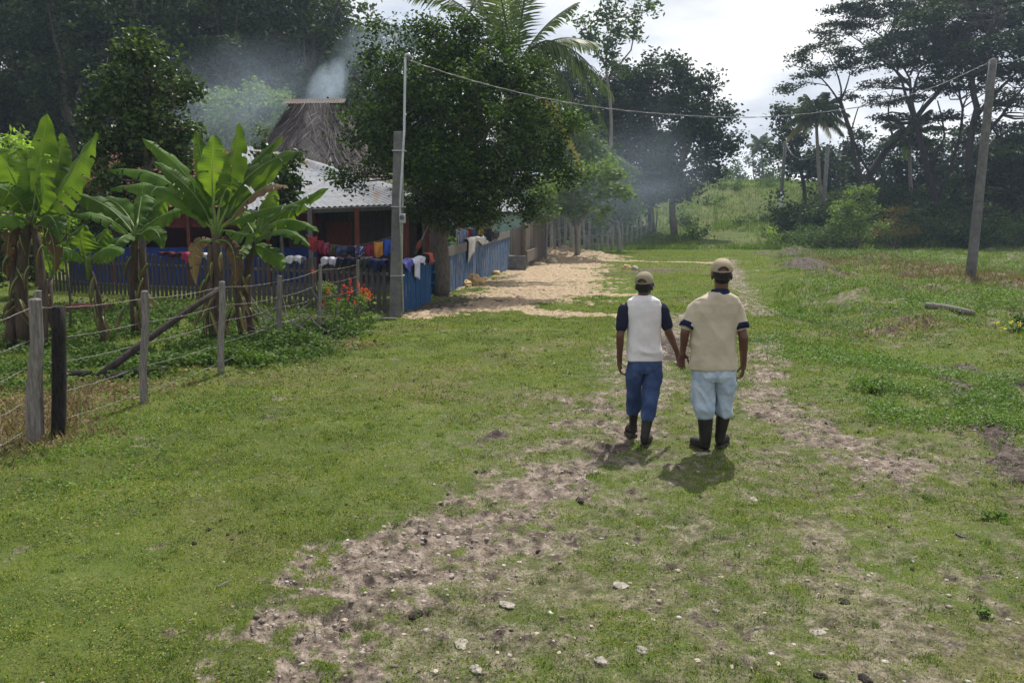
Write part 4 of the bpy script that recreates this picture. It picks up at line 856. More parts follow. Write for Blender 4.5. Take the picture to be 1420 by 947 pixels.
def banana_leaf(root, a, m, b, width, face=(0, -1, .3), seed=0, tears=5, fold=.35, dry=False, wav=.035):
    """blade along the curve a-m-b (place points); face: where its upper side looks"""
    r = random.Random(seed); a, m, b = Vector(a), Vector(m), Vector(b); c = m * 2 - (a + b) * .5; n, K = 40, 5; L = (m - a).length + (b - m).length
    face = Vector(face); V = []; Fc = []; acr = []; alo = []; ph = r.random() * 6; mid = []
    for i in range(n + 1):
        t_ = i / n; p = a * (1 - t_) ** 2 + c * 2 * t_ * (1 - t_) + b * t_ * t_; d = ((c - a) * (1 - t_) + (b - c) * t_).normalized()
        s = d.cross(face); s = s.normalized() if s.length > 1e-3 else Vector((1, 0, 0)); nn = s.cross(d).normalized(); mid.append(p)
        wd = width * .5 * max(.02, (math.sin(math.pi * min(1, t_ * .93 + .07)) ** .55) * (1 if t_ < .6 else 1 - .25 * ((t_ - .6) / .4) ** 2)) if t_ < .985 else .012
        for k in range(-K, K + 1):
            u = k / K; wave = wav * width * 4 * abs(u) ** 1.5 * math.sin(t_ * 34 + ph + (2.1 if k < 0 else 0)) * .35 + .05 * width * math.sin(t_ * 9 + ph) * abs(u)
            V.append(p + s * wd * u * (1 - .12 * abs(u) * fold) + nn * (abs(u) * wd * -fold * .9 * abs(u) + wave) ); acr.append(u); alo.append(t_ * L * .5)
    torn = {}
    for _ in range(tears * 2):
        torn[(r.randrange(4, n - 2), r.choice((-1, 1)))] = r.choice((2, 3, 4, 4, 5))
    Wn = 2 * K + 1; V = [Vector(v) for v in V]; fn = face.normalized()
    for sg in (-1, 1):      # each strip between two tears hangs at its own angle
        cut = sorted([0] + [i for (i, q) in torn if q == sg] + [n + 1])
        for c0, c1 in zip(cut[:-1], cut[1:]):
            hang = r.uniform(-.02, .22) * width * (1.3 if tears > 6 else 1)
            for i in range(c0, c1):
                for k in range(1, K + 1): V[i * Wn + sg * k + K] += (-fn * .6 + Vector((0, 0, -.8))) * hang * (k / K) ** 1.6 * math.sin(math.pi * min(1, (i + 2) / n))
    for i in range(n):
        for k in range(-K, K):
            sg = -1 if k < 0 else 1; dep = torn.get((i + 1, sg), 0)
            if dep and abs(k + .5) > K - dep: continue
            Fc.append((i * Wn + k + K, i * Wn + k + 1 + K, (i + 1) * Wn + k + 1 + K, (i + 1) * Wn + k + K))
    for (i, sg), dep in torn.items():   # close most of the slit
        for k in range(K - dep + 1, K + 1):
            j = (i - 1) * Wn + sg * k + K
            if 0 <= j < len(V): V[j] = V[j].lerp(V[j + Wn], .75 - .5 * (k - (K - dep)) / dep)
    off = wloc(root); me = bpy.data.meshes.new('leaf'); me.from_pydata([tuple(v - off) for v in V], [], Fc); me.polygons.foreach_set('use_smooth', [True] * len(Fc))
    x1 = me.attributes.new('across', 'FLOAT', 'POINT'); x1.data.foreach_set('value', acr); x2 = me.attributes.new('along', 'FLOAT', 'POINT'); x2.data.foreach_set('value', alo)
    me.materials.append(M['banana_dry' if dry else 'banana']); o = bpy.data.objects.new('leaf', me); COL.objects.link(o); o.parent = root
    mr = MB().tube([p - face.normalized() * .0 for p in mid], [max(.003, .017 * (1 - i / n)) for i in range(n + 1)], 5); rb = mr.build('midrib', M['petiole'], o, smooth=True); rb.location = (0, 0, 0)
    return o
def banana(label, px, Y, top, leaves, stems, seed, group='banana plants inside the wire fence'):
    b0 = gb(px, Y); root = empty('banana_plant', b0, label, 'banana plant', group); hd = P(top[0], top[1], Y)
    for (dx, hx, hy, rr) in stems:
        bb = gb(px + dx, Y + random.uniform(-.3, .3)); h_ = P(hx, hy, Y); pts = limb_pts(bb, h_, np.random.default_rng(seed * 100 + 50 + dx), .03, 6)
        MB().tube(pts, [rr * .66 * (1.15 - .5 * i / 6) for i in range(7)], 12).build('stem', M['stem'], root, smooth=True)
        dm = []; r = random.Random(seed + dx)   # dead sheaths hanging on the stem
        for i in range(5):
            q = Vector(pts[2 + i % 4]) + Vector((r.uniform(-1, 1) * rr, -rr * .8, 0)); e_ = q + Vector((r.uniform(-.25, .25), r.uniform(-.2, .05), -r.uniform(.25, .6)))
            banana_leaf(root, q, (q + e_) / 2 + Vector((0, -.06, .05)), e_, .085, (0, -1, .2), seed * 7 + i, 3, .5, True)
    for i, lf in enumerate(leaves):
        (ax, ay), (mx_, my), (bx, by), wd = lf[:4]; dya, dyb = lf[4] if len(lf) > 4 else (0, 0); face = lf[5] if len(lf) > 5 else (0, -1, .5)
        dry = len(lf) > 6 and lf[6]
        a = P(ax, ay, Y + dya * .3); m = P(mx_, my, Y + (dya + dyb) * .5); b = P(bx, by, Y + dyb)
        MB().tube([hd - Vector((0, 0, .25)), hd.lerp(a, .5) + Vector((0, 0, .03)), a, a.lerp(m, .25)], [.035, .028, .02, .015], 7).build('petiole', M['petiole'], root, smooth=True)
        banana_leaf(root, a, m, b, wd * 1.2, face, seed * 31 + i, 5 if not dry else 9, .35, dry)
    return root
banana('tall banana plant with big upright bright leaves in the middle of the garden', 300, 14.6, (300, 325),
       [((295, 285), (283, 235), (272, 182), .30, (0, .3)), ((296, 285), (294, 240), (297, 188), .52, (0, -.2), (0, -1, .1)), ((305, 285), (322, 230), (333, 172), .34, (0, 0), (-.2, -1, .2)),
        ((290, 300), (255, 240), (198, 192), .34, (0, -.4), (.3, -1, .9)), ((290, 305), (262, 262), (213, 224), .3, (-.2, -.5), (.5, -1, .8)), ((288, 312), (230, 264), (152, 262), .32, (-.2, -.7), (.1, -.7, 1)),
        ((285, 306), (225, 248), (150, 236), .34, (.3, .6), (0, -.7, 1)), ((310, 300), (350, 240), (415, 210), .42, (0, .3), (-.3, -1, .6)), ((312, 300), (335, 245), (392, 190), .36, (.2, .6), (-.3, -1, .5)),
        ((318, 310), (370, 290), (416, 285), .26, (-.2, -.4), (0, -.6, 1)), ((320, 305), (362, 262), (400, 262), .26, (-.1, -.2), (0, -.6, 1), True), ((315, 320), (345, 325), (355, 318), .26, (-.3, -.6), (0, -.6, 1)), ((300, 335), (322, 345), (326, 400), .24, (-.2, -.3), (0, -1, .2), True), ((292, 335), (270, 345), (272, 395), .22, (-.1, -.1), (0, -1, .2), True)],
       [(0, 300, 325, .17), (-6, 292, 340, .1)], 3)
banana('banana plant with long drooping yellow edged leaves at the picket fence', 345, 15.2, (352, 335),
       [((365, 315), (400, 290), (456, 262), .3, (0, 0), (0, -1, .6)), ((362, 322), (400, 305), (442, 322), .26, (-.2, -.5), (0, -.6, 1)), ((360, 330), (395, 320), (430, 342), .24, (-.3, -.8), (0, -.6, 1)), ((350, 320), (338, 300), (330, 285), .3, (.2, .4)),
        ((345, 335), (330, 350), (318, 345), .24, (-.2, -.5), (0, -.6, 1)), ((355, 340), (378, 352), (392, 375), .28, (-.2, -.5), (0, -1, .5)), ((358, 325), (372, 285), (382, 262), .28, (.3, .5))],
       [(0, 352, 335, .14), (-9, 335, 345, .12)], 4)
banana('banana plant with low spreading dark leaves left of the tall one', 188, 15.6, (186, 330),
       [((180, 318), (145, 285), (100, 268), .36, (0, .2), (.2, -.8, .8)), ((178, 325), (140, 300), (94, 298), .26, (-.2, -.5), (0, -.6, 1)), ((186, 315), (165, 285), (140, 275), .34, (.2, .5)), ((190, 312), (195, 280), (198, 262), .42, (.2, .6), (0, -1, .3)),
        ((196, 320), (225, 300), (262, 290), .32, (0, -.2), (0, -.8, .8)), ((195, 325), (215, 320), (225, 345), .28, (-.3, -.7), (0, -1, .6)), ((180, 328), (168, 330), (155, 350), .26, (-.3, -.7), (0, -1, .6)), ((192, 318), (215, 285), (240, 275), .36, (.3, .5))],
       [(0, 187, 330, .15), (5, 196, 345, .12)], 5)
banana('small banana plant on a thin leaning stem with broad hanging leaves', 138, 14.8, (122, 368),
       [((118, 355), (112, 335), (116, 312), .5, (0, 0)), ((115, 362), (92, 345), (66, 352), .28, (-.2, -.4), (0, -.7, .8)), ((128, 358), (150, 345), (172, 352), .32, (-.1, -.3), (0, -.7, .8)), ((126, 350), (140, 330), (150, 318), .36, (.2, .3))],
       [(0, 123, 366, .065)], 6)
banana('leftmost banana clump with a tall upright leaf and brown ragged stems', 28, 14.2, (42, 300),
       [((46, 292), (55, 225), (66, 158), .42, (0, 0), (.2, -1, .1)), ((56, 296), (92, 250), (133, 184), .46, (0, .2), (-.3, -.9, .2)), ((34, 290), (15, 240), (-8, 208), .46, (0, -.3), (.2, -1, .3)), ((36, 296), (5, 262), (-40, 262), .42, (-.2, -.6), (.1, -.9, .6)),
        ((40, 285), (34, 240), (24, 205), .36, (.3, .4)), ((60, 290), (80, 230), (86, 185), .3, (.3, .6)), ((34, 305), (10, 300), (-20, 318), .34, (-.3, -.7), (0, -.7, .8)), ((58, 305), (72, 302), (84, 335), .3, (-.3, -.6), (0, -1, .6)), ((50, 300), (58, 270), (60, 240), .36, (-.1, -.3)), ((48, 315), (70, 325), (76, 380), .24, (-.2, -.3), (0, -1, .2), True), ((36, 315), (14, 325), (10, 390), .24, (-.1, -.2), (0, -1, .2), True)],
       [(0, 42, 300, .16), (22, 48, 312, .14), (-22, 18, 320, .13)], 7)
banana('banana stump with a few shoots between the two left banana plants', 62, 15.8, (70, 385),
       [((70, 378), (64, 355), (52, 340), .26, (0, 0)), ((72, 378), (84, 362), (96, 358), .22, (0, -.2))], [(0, 70, 386, .1)], 8)
# flowering and other garden shrubs
b0 = gb(478, 16.6)
sh = tree('flowering_shrub', 'green garden shrub covered in orange red flowers at the end of the wire fence', 'shrub', b0, [(tb(b0, 16.6, (x_, y_)), .018, .008) for x_, y_ in ((470, 410), (485, 405), (500, 412), (455, 425), (495, 430))],
          [B(478, 425, 20, 18, 16.6), B(495, 440, 20, 18, 16.6), B(465, 445, 22, 18, 16.4), B(485, 455, 28, 14, 16.4), B(500, 418, 10, 12, 16.7), B(460, 415, 7, 14, 16.5), B(452, 400, 4, 10, 16.5)], leaf=.075, lmat='leaf_light', sub=.14, per=26, dens=.9, seed=301)
M['flower'] = mat_leaf('flower', (.4, .04, .012), (.6, .08, .02), (.7, .15, .04), trans=.4, rough=.5, tint=1.)
M['flower_yellow'] = mat_leaf('flower_yellow', (.7, .5, .03), (.8, .62, .05), (.85, .7, .1), trans=.4, rough=.5, tint=1.)
r = np.random.default_rng(302)
for (px, py) in [(455, 402), (474, 404), (482, 408), (488, 402), (500, 403), (506, 408), (510, 412), (486, 392), (478, 398), (497, 396), (515, 410), (449, 416), (492, 418), (434, 375), (470, 415), (505, 400), (512, 405)]:
    c = np.array(P(px, py, 16.3)); C = c + r.normal(size=(13, 3)) * np.array([.02, .02, .045]); V, Fq = leaf_disks(C, .3, np.full(13, .045), r); np_mesh('flower', V, Fq, M['flower'], sh)
b0 = gb(1412, 15)
sh = tree('flowering_shrub', 'low shrub with yellow flowers at the right edge of the clearing', 'shrub', b0, [(tb(b0, 15, (x_, y_)), .012, .006) for x_, y_ in ((1400, 450), (1415, 445), (1430, 440))],
          [B(1405, 465, 24, 10, 15), B(1430, 455, 24, 14, 15), B(1385, 472, 16, 6, 15), B(1420, 445, 16, 8, 15.2)], leaf=.09, lmat='leaf_mid', sub=.14, per=20, dens=.8, seed=303)
for (px, py) in [(1383, 448), (1392, 455), (1402, 446), (1414, 449), (1388, 462), (1412, 468)]:
    c = np.array(P(px, py, 14.8)); C = c + r.normal(size=(14, 3)) * .02; V, Fq = leaf_disks(C, .8, np.full(14, .034), r); np_mesh('flower', V, Fq, M['flower_yellow'], sh)
for k, (px, py, sz, lab) in enumerate([(1108, 432, .22, 'dark leafy weed clump on the grass right of the path'), (1220, 700 * 0 + 545, .25, 'dark leafy weed clump in the middle of the low weeds'), (1388, 722, .09, 'small dark grass tuft near the lower right'), (1362, 855, .07, 'dark grass tuft by the bottom right corner'), (738, 348, .4, 'green weed at the boards of the far fence'), (355, 505, .3, 'leafy weed clump at the foot of a thin wire fence post')]):
    g = G(px, py); b0 = (g.x, g.y, hz(g.x, g.y))
    tree('weed_clump', lab, 'weed', b0, [([b0, (g.x, g.y, b0[2] + sz * .6)], .006, .003)], [(g.x, g.y, b0[2] + sz * .4, sz, sz, sz * .45)], leaf=.03 + sz * .16, lmat='weed', sub=sz * .4, per=24, dens=1.2, seed=320 + k, twigs=.5, tw=.005, shape=2.5)
# ------------------------------------------------------------ fences
def strand_pts(pts, sag=.02, n=8):
    q = []
    for a, b in zip(pts[:-1], pts[1:]):
        a, b = Vector(a), Vector(b)
        for i in range(n): t_ = i / n; q.append(a.lerp(b, t_) - Vector((0, 0, sag * math.sin(math.pi * t_))))
    q.append(Vector(pts[-1])); return q
posts = [(-95, 690, 455, .075, 'wood_pale'), (48, 615, 414, .062, 'wood_pale'), (200, 560, 403, .045, 'wood_pale'), (307, 522, 390, .045, 'wood_pale'), (387, 476, 382, .05, 'wood_grey'), (443, 464, 367, .036, 'wood_pale'), (497, 447, 360, .036, 'wood_grey')]
g0 = G(200, 560)
fr_ = empty('wire_fence', (g0.x, g0.y, 0), 'barbed wire fence on thin weathered wooden posts round the banana garden', 'wire fence')
tops = []; rr_ = random.Random(5)
for (px, py, ty, hw, m) in posts:
    g = G(px, py); z0 = hz(g.x, g.y); t_ = P(px + rr_.uniform(-1, 1), ty, g.y); mb = MB()
    mb.tube([(g.x, g.y, z0 - .15), (g.x + .01, g.y, z0 + .4), (t_.x - .01, g.y, t_.z * .7), (t_.x, g.y, t_.z - .015), (t_.x, g.y, t_.z)], [hw * 1.08, hw, hw * .97, hw * .93, hw * .7], 7)
    mb.build('post', M[m], fr_); tops.append((g, z0, t_))
for k, f_ in enumerate((.93, .74, .54, .33, .12)):
    pts = []
    for (g, z0, t_), (px, py, ty, hw, m) in zip(tops, posts):
        pts.append(Vector((g.x + (t_.x - g.x) * f_, g.y - hw * 1.02, z0 + (t_.z - z0) * f_ + rr_.uniform(-.02, .02))))
    if k == 1: pts[4].z -= .06
    if k == 2: pts[3].z += .05
    q = strand_pts(pts, .03, 14); mb = MB(); mb.tube([v + Vector((0, .002 * math.sin(i * 1.9), .003 * math.sin(i * 2.3))) for i, v in enumerate(q)], .003, 5)
    for a_, b_ in zip(pts[:-1], pts[1:]):
        L = (b_ - a_).length; n = int(L / .13)
        for i in range(1, n):
            c = a_.lerp(b_, i / n) - Vector((0, 0, .03 * math.sin(math.pi * i / n)))
            for _ in range(2):
                v = Vector((rr_.gauss(0, 1), rr_.gauss(0, 1), rr_.gauss(0, 1))).normalized() * .016; mb.tube([c - v, c + v], .0016, 3)
    mb.build('wire', M['wire'], fr_, smooth=True)
# thin split stake strapped to the second post, charred post, stake
def stick(name, label, cat, a, b, ra, rb, m, n=7, wob=.02, group=None, seed=1, sq=1.0):
    pts = limb_pts(a, b, np.random.default_rng(seed), wob, 6); mb = MB().tube(pts, [ra + (rb - ra) * i / 6 for i in range(7)], n, sq=sq)
    return tag(mb.build(name, M[m], base=a, smooth=n > 7), label, cat, group)
g = G(56, 606); stick('fence_post', 'split half post standing against the nearest thin fence post', 'fence post', (g.x, g.y, -.1), tuple(P(53, 403, g.y)), .04, .035, 'wood_pale', 6, .005, seed=41)
g = G(80, 605); stick('fence_post', 'thick charred black post at the near left of the wire fence', 'fence post', (g.x, g.y, -.1), tuple(P(81, 425, g.y)), .068, .064, 'wood_charred', 12, .008, seed=43)
g = G(111, 583); stick('stake', 'thin green sprouting stake stuck in the ground inside the wire fence', 'stake', (g.x, g.y, 0), tuple(P(109, 538, g.y)), .009, .005, 'petiole', 5, .02, seed=44)
a = G(135, 528); stick('pole', 'long dark pole leaning diagonally between the thin fence posts', 'pole', (a.x, a.y, .04), tuple(P(303, 402, 12.2)), .055, .04, 'bark_dark', 9, .02, seed=45)
for k, (pa, pb, ra, m, lab) in enumerate([((72, 526), (128, 524), .06, 'wood_charred', 'charred black log lying behind the thick charred post'), ((150, 530), (232, 518), .06, 'wood_charred', 'long charred log lying under the foot of the leaning pole'), ((92, 434), (155, 432), .12, 'wood_red', 'reddish log lying in the garden before the picket fence'),
                                        ((1283, 436), (1350, 441), .07, 'wood_pale', 'pale plank like log lying in the grass near the leaning pole'), ((505, 447), (550, 443), .03, 'wood_grey', 'thin grey board lying at the foot of the service pole'), ((1375, 470), (1440, 500), .025, 'bark_dark', 'bare dark branch lying beside the yellow flowers')]):
    a, b = G(*pa), G(*pb); stick('log', lab, 'log', (a.x, a.y, hz(a.x, a.y) + ra * .6), (b.x, b.y, hz(b.x, b.y) + ra * .6), ra, ra * .85, m, 9, .03, seed=50 + k)
# dead brush behind the wire
mb = MB(); r_ = random.Random(8); c = G(420, 470)
for i in range(26):
    a = Vector((c.x + r_.uniform(-.75, .55), c.y + r_.uniform(-.1, .7), r_.uniform(.0, .35))); d = Vector((r_.uniform(-1, 1), r_.uniform(-.4, .4), r_.uniform(-.1, .8))).normalized() * r_.uniform(.5, 1.2)
    mb.tube(limb_pts(a, a + d, np.random.default_rng(i), .06, 3), [.012, .01, .008, .004], 5)
tag(mb.build('brush_pile', M['wood_grey'], base=(c.x, c.y, 0)), 'tangle of dry bare branches behind the wire fence', 'brush pile')
def plank_mat(name, base1, base2, paint=None, wear=.45, top=None):
    t = NT(name); co = t.coord(); g_ = t.n('ShaderNodeNewGeometry'); rnd = g_.outputs['Random Per Island']
    n = t.noise(4, 5, .65, co, stretch=(6, 6, .6)); nn = t.noise(30, 4, .6, co, stretch=(4, 4, .5))
    col = t.mix(n, base1, base2); col = t.mix(.5, col, t.ramp(nn, [(.3, .5), (.65, 1.1)]), 'MULTIPLY')
    if paint:
        pc = t.mix(t.math('ADD', t.math('MULTIPLY', rnd, .8), -.05), paint[0], paint[1])
        f = t.ramp(t.math('ADD', t.math('ADD', n, t.math('MULTIPLY', rnd, .22)), t.math('MULTIPLY', nn, .25)), [(wear, 1.), (wear + .12, 0.)])
        col = t.mix(f, col, pc)
    else: col = t.mix(t.math('MULTIPLY', rnd, .5), col, base1)
    return t.done(t.bsdf(col, .85, t.bump(nn, .5, .008), .2))
M['picket_grey'] = plank_mat('picket_grey', (.04, .037, .036), (.11, .10, .095))
M['picket_blue'] = plank_mat('picket_blue', (.18, .17, .16), (.3, .28, .26), ((.014, .062, .15), (.022, .095, .21)), .74)
M['picket_blue_new'] = plank_mat('picket_blue_new', (.15, .15, .16), (.26, .25, .24), ((.01, .05, .125), (.015, .075, .18)), .84)
M['board_brown'] = plank_mat('board_brown', (.09, .075, .065), (.22, .18, .15))
def pickets(name, label, a, b, ha, hb, wd, gap, mat, mrail, seed, rails=(.25, .75), jit=.05, lean=.012, pointed=False, band=None, cat='fence', thick=.02):
    r = random.Random(seed); a, b = Vector(a), Vector(b); L = (b - a).length; d = (b - a) / L; nrm = Vector((d.y, -d.x, 0)); 
    if nrm.y > 0: nrm = -nrm
    root = empty(name, (a.x, a.y, hz(a.x, a.y)), label, cat); n = int(L / (wd + gap)); ang_ = math.atan2(d.y, d.x)
    for i in range(n):
        t_ = (i + .5) / n; p = a.lerp(b, t_); h = (ha + (hb - ha) * t_) * (1 + r.uniform(-jit, jit)); z0 = hz(p.x, p.y) - .03
        R_ = Matrix.Rotation(ang_, 3, 'Z') @ Matrix.Rotation(r.uniform(-lean, lean) * 2, 3, 'Y') @ Matrix.Rotation(r.uniform(-.04, .04), 3, 'Z'); w_ = wd * r.uniform(.82, 1.1)
        mb = MB(); c = Vector((p.x, p.y, z0)) + nrm * r.uniform(0, .008)
        hw = w_ / 2; tk = thick / 2; prof = [(-hw, 0), (hw, 0), (hw, h - (.05 if pointed else r.uniform(0, .02))), (0, h), (-hw, h - (.05 if pointed else r.uniform(0, .02)))]
        vs = [c + R_ @ Vector((x, -tk, z)) for x, z in prof] + [c + R_ @ Vector((x, tk, z)) for x, z in prof]
        mb.add(vs, [(0, 1, 2, 3, 4), (9, 8, 7, 6, 5)] + [(j, j + 5, (j + 1) % 5 + 5, (j + 1) % 5) for j in range(5)])
        mb.build('picket', M[mat], root)
    for f in rails:
        mb = MB(); mb.bar((a.x, a.y, hz(a.x, a.y) + ha * f) - 0 * nrm if False else Vector((a.x, a.y, hz(a.x, a.y) + ha * f)) - nrm * .045, Vector((b.x, b.y, hz(b.x, b.y) + hb * f)) - nrm * .045, .05, .06)
        mb.build('rail', M[mrail], root)
    return root
def hp(px, py, ty):
    g = G(px, py); return P(px, ty, g.y).z - hz(g.x, g.y)
A1, A2 = G(72, 404), G(538, 434)
pickets('picket_fence', 'grey weathered picket fence with gaps behind the banana plants', A1, A2, hp(72, 404, 349), hp(538, 434, 362), .095, .075, 'picket_grey', 'wood_grey', 1, pointed=False, jit=.06)
Q1, Q2 = G(557, 435), G(597, 417)
pickets('picket_gate', 'short bright blue picket panel beside the service pole', Q1, Q2, hp(557, 435, 366), hp(597, 417, 353), .105, .012, 'picket_blue_new', 'wood_grey', 2, jit=.015, cat='fence panel')
C1, C2 = G(613, 409), G(706, 373)
pickets('picket_fence', 'long faded blue picket fence bordering the sandy ground', C1, C2, hp(613, 409, 343), hp(706, 373, 319), .125, .012, 'picket_blue', 'wood_grey', 3, jit=.02)
# bare pale board nailed along the top of the long fence
d_ = (C2 - C1).normalized(); nb = Vector((d_.y, -d_.x, 0)); nb = nb if nb.y < 0 else -nb; mb = MB()
h1, h2 = hp(613, 409, 343), hp(706, 373, 319)
mb.bar(C1 + Vector((0, 0, h1 * .86)) + nb * .03, C2 + Vector((0, 0, h2 * .90)) + nb * .03, .024, .27); fo = [o for o in bpy.data.objects if o.name.startswith('picket_fence') and o.get('label', '').startswith('long faded')][0]
o = mb.build('top_board', M['wood_grey'], fo)
pickets('board_fence', 'dark brown vertical board fence facing the clearing at the far end of the blue fence', G(708, 371), G(728, 367.5), 1.75, 1.85, .2, .012, 'board_brown', 'wood_grey', 4, jit=.02)
pickets('board_fence', 'weathered grey board fence with open slats, last piece before the sand heap', G(729, 369), G(757, 360), 1.95, 2.35, .2, .05, 'board_brown', 'wood_grey', 5, jit=.03)
g = G(726, 372); stick('fence_post', 'thick dark post at the corner of the two board fences', 'fence post', (g.x, g.y, -.1), (g.x, g.y, 2.0), .13, .12, 'bark', 8, .003, seed=46)
g = G(757, 362); stick('fence_post', 'pale tall post ending the open slat board fence', 'fence post', (g.x, g.y, -.1), (g.x + .03, g.y, 2.5), .08, .07, 'wood_pale', 7, .003, seed=47)
g = G(716, 373); mb = MB().box((g.x, g.y, .28), (.85, .45, .6), Matrix.Rotation(.1, 3, 'Z'), .03); tag(mb.build('concrete_block', M['concrete'], base=(g.x, g.y, 0), bevel=.03), 'grey concrete block in front of the dark board fence', 'block')
a, b = G(730, 372), G(740, 368); mb = MB().bar(Vector((a.x, a.y, .5)), Vector((b.x + .2, b.y + 1.5, .55)), .08, .5); tag(mb.build('plank', M['board_brown'], base=(a.x, a.y, 0)), 'brown plank set on edge below the open slat fence', 'plank')
# raw post fence climbing into the haze
a = P(770, 300, 47); root = empty('post_fence', (a.x, 47, hz(a.x, 47)), 'hazy fence of rough upright posts running from the trees up the bank', 'fence'); r_ = random.Random(4); prev = []
for i in range(22):
    t_ = i / 21; px = 770 + 140 * t_; Y_ = 47 + 30 * t_ ** 1.2; x_ = P(px, 300, Y_).x; z0 = hz(x_, Y_); h = r_.uniform(1.5, 2.3)
    MB().tube(limb_pts((x_, Y_, z0 - .1), (x_ + r_.uniform(-.1, .1), Y_, z0 + h), np.random.default_rng(i), .02, 3), r_.uniform(.06, .1), 6).build('post', M['bark_pale'], root); prev.append(Vector((x_, Y_ - .09, z0)))
for hh in (.5, 1.1): MB().tube([p + Vector((0, 0, hh)) for p in prev], .012, 4).build('wire', M['wire'], root)
# ------------------------------------------------------------ houses
def zat(py, Y): return HC + (305 - py) / F0 * Y
def sheet_mat(name, c1, c2, rust, amt, axis=(0, 0, 1)):
    t = NT(name); co = t.coord(); n = t.noise(.9, 5, .6, co, stretch=(1, .35, .35)); n2 = t.noise(7, 4, .6, co)
    col = t.ramp(n2, [(.3, c1), (.7, c2)]); col = t.mix(t.ramp(t.math('ADD', n, t.math('MULTIPLY', n2, .2)), [(amt, 0.), (amt + .1, .85)]), col, rust)
    return t.done(t.bsdf(col, .8, t.bump(n2, .1, .01), .15, 0.))
M['zinc'] = sheet_mat('zinc', (.15, .16, .175), (.27, .28, .3), (.2, .12, .08), .66)
M['zinc_rust'] = sheet_mat('zinc_rust', (.1, .03, .022), (.15, .05, .035), (.18, .15, .14), .7)
def corrugated(name, a, b, c, d, mat, parent, pitch=.13, amp=.018, rows=14):
    """sheet with eave a-b and ridge d-c; waves run down the slope"""
    a, b, c, d = map(Vector, (a, b, c, d)); L = (b - a).length; n = int(L / pitch * 5); V = []; Fc = []; nn = (b - a).cross(d - a).normalized()
    if nn.z < 0: nn = -nn
    for j in range(rows + 1):
        v = j / rows; l = a.lerp(d, v); r_ = b.lerp(c, v)
        for i in range(n + 1):
            u = i / n; s = (l.lerp(r_, u) - l).length if v < .999 or (r_ - l).length > .1 else 0
            V.append(l.lerp(r_, u) + nn * (amp * math.sin((l.lerp(r_, u) - a).dot((b - a).normalized()) / pitch * 2 * math.pi) + .012 * (j % 4 == 0)))
    W_ = n + 1; top = len(V); V += [v - nn * .008 for v in V]
    for j in range(rows):
        for i in range(n):
            q = (j * W_ + i, j * W_ + i + 1, (j + 1) * W_ + i + 1, (j + 1) * W_ + i); Fc += [q, tuple(x + top for x in q[::-1])]
    m = MB(); m.v = V; m.f = Fc; return m.build(name, M[mat], parent, smooth=True)
M['zinc_old'] = sheet_mat('zinc_old', (.07, .065, .065), (.13, .125, .12), (.1, .07, .055), .6)
M['wall_maroon'] = mat_rough('wall_maroon', (.11, .018, .02), (.16, .028, .03), 3, .7, (1, 1, 3), .1)
M['wall_blue'] = mat_rough('wall_blue', (.008, .025, .15), (.014, .045, .24), 3, .6, None, .1)
M['wall_plank'] = plank_mat('wall_plank', (.05, .042, .04), (.13, .1, .09))
M['wall_green'] = mat_rough('wall_green', (.22, .33, .29), (.32, .44, .39), 2, .8, None, .1)
M['dark_gap'] = mat_rough('dark_gap', (.02, .018, .018), (.04, .035, .033), 4, .9)
# red and blue house behind the bananas
Yh = 27.5; xl, xr = P(92, 300, Yh).x, P(438, 300, Yh).x; hr = empty('red_house', ((xl + xr) / 2, Yh, 0), 'maroon house with blue lower wall and rusty metal roof behind the banana plants', 'house')
ze = zat(283, Yh); MB().box(((xl + xr) / 2, Yh, (ze + 1.25) / 2), (xr - xl, .08, ze - 1.25)).build('upper_wall', M['wall_maroon'], hr)
o = hr.children[0]; o.location.z += .625
MB().box(((xl + xr) / 2, Yh - .02, .62), (xr - xl, .1, 1.25)).build('lower_wall', M['wall_blue'], hr)
for x_ in (xl, xr): MB().box((x_, Yh + 2.8, ze / 2), (.08, 5.5, ze)).build('side_wall', M['wall_maroon'], hr)
MB().box(((xl + xr) / 2, Yh + 5.6, ze / 2), (xr - xl, .08, ze)).build('back_wall', M['wall_maroon'], hr)
zr = zat(213, Yh + 2.8)
corrugated('roof', (xl - .4, Yh - .6, ze - .12), (xr - 2.2, Yh - .6, ze - .12), (xr - 2.2, Yh + 2.8, zr), (xl - .4, Yh + 2.8, zr), 'zinc_rust', hr)
corrugated('roof', (xl - .4, Yh + 6.2, ze - .12), (xr - 2.2, Yh + 6.2, ze - .12), (xr - 2.2, Yh + 2.8, zr + .01), (xl - .4, Yh + 2.8, zr + .01), 'zinc_rust', hr)
for px in (155, 262, 372):
    x_ = P(px, 300, Yh).x; MB().box((x_, Yh - .09, ze / 2), (.1, .1, ze)).build('corner_post', M['wood_red'], hr)
x_ = P(150, 310, Yh).x; wn_ = MB().box((x_, Yh - .06, 1.95), (.9, .06, .8)).build('window', M['dark_gap'], hr)
mb = MB(); [mb.box((x_ + dx, Yh - .1, 1.95), (.06, .05, .92)) for dx in (-.46, 0, .46)]; [mb.box((x_, Yh - .103, 1.95 + dz), (.98, .05, .06)) for dz in (-.43, .43)]; mb.build('frame', M['wall_blue'], wn_)
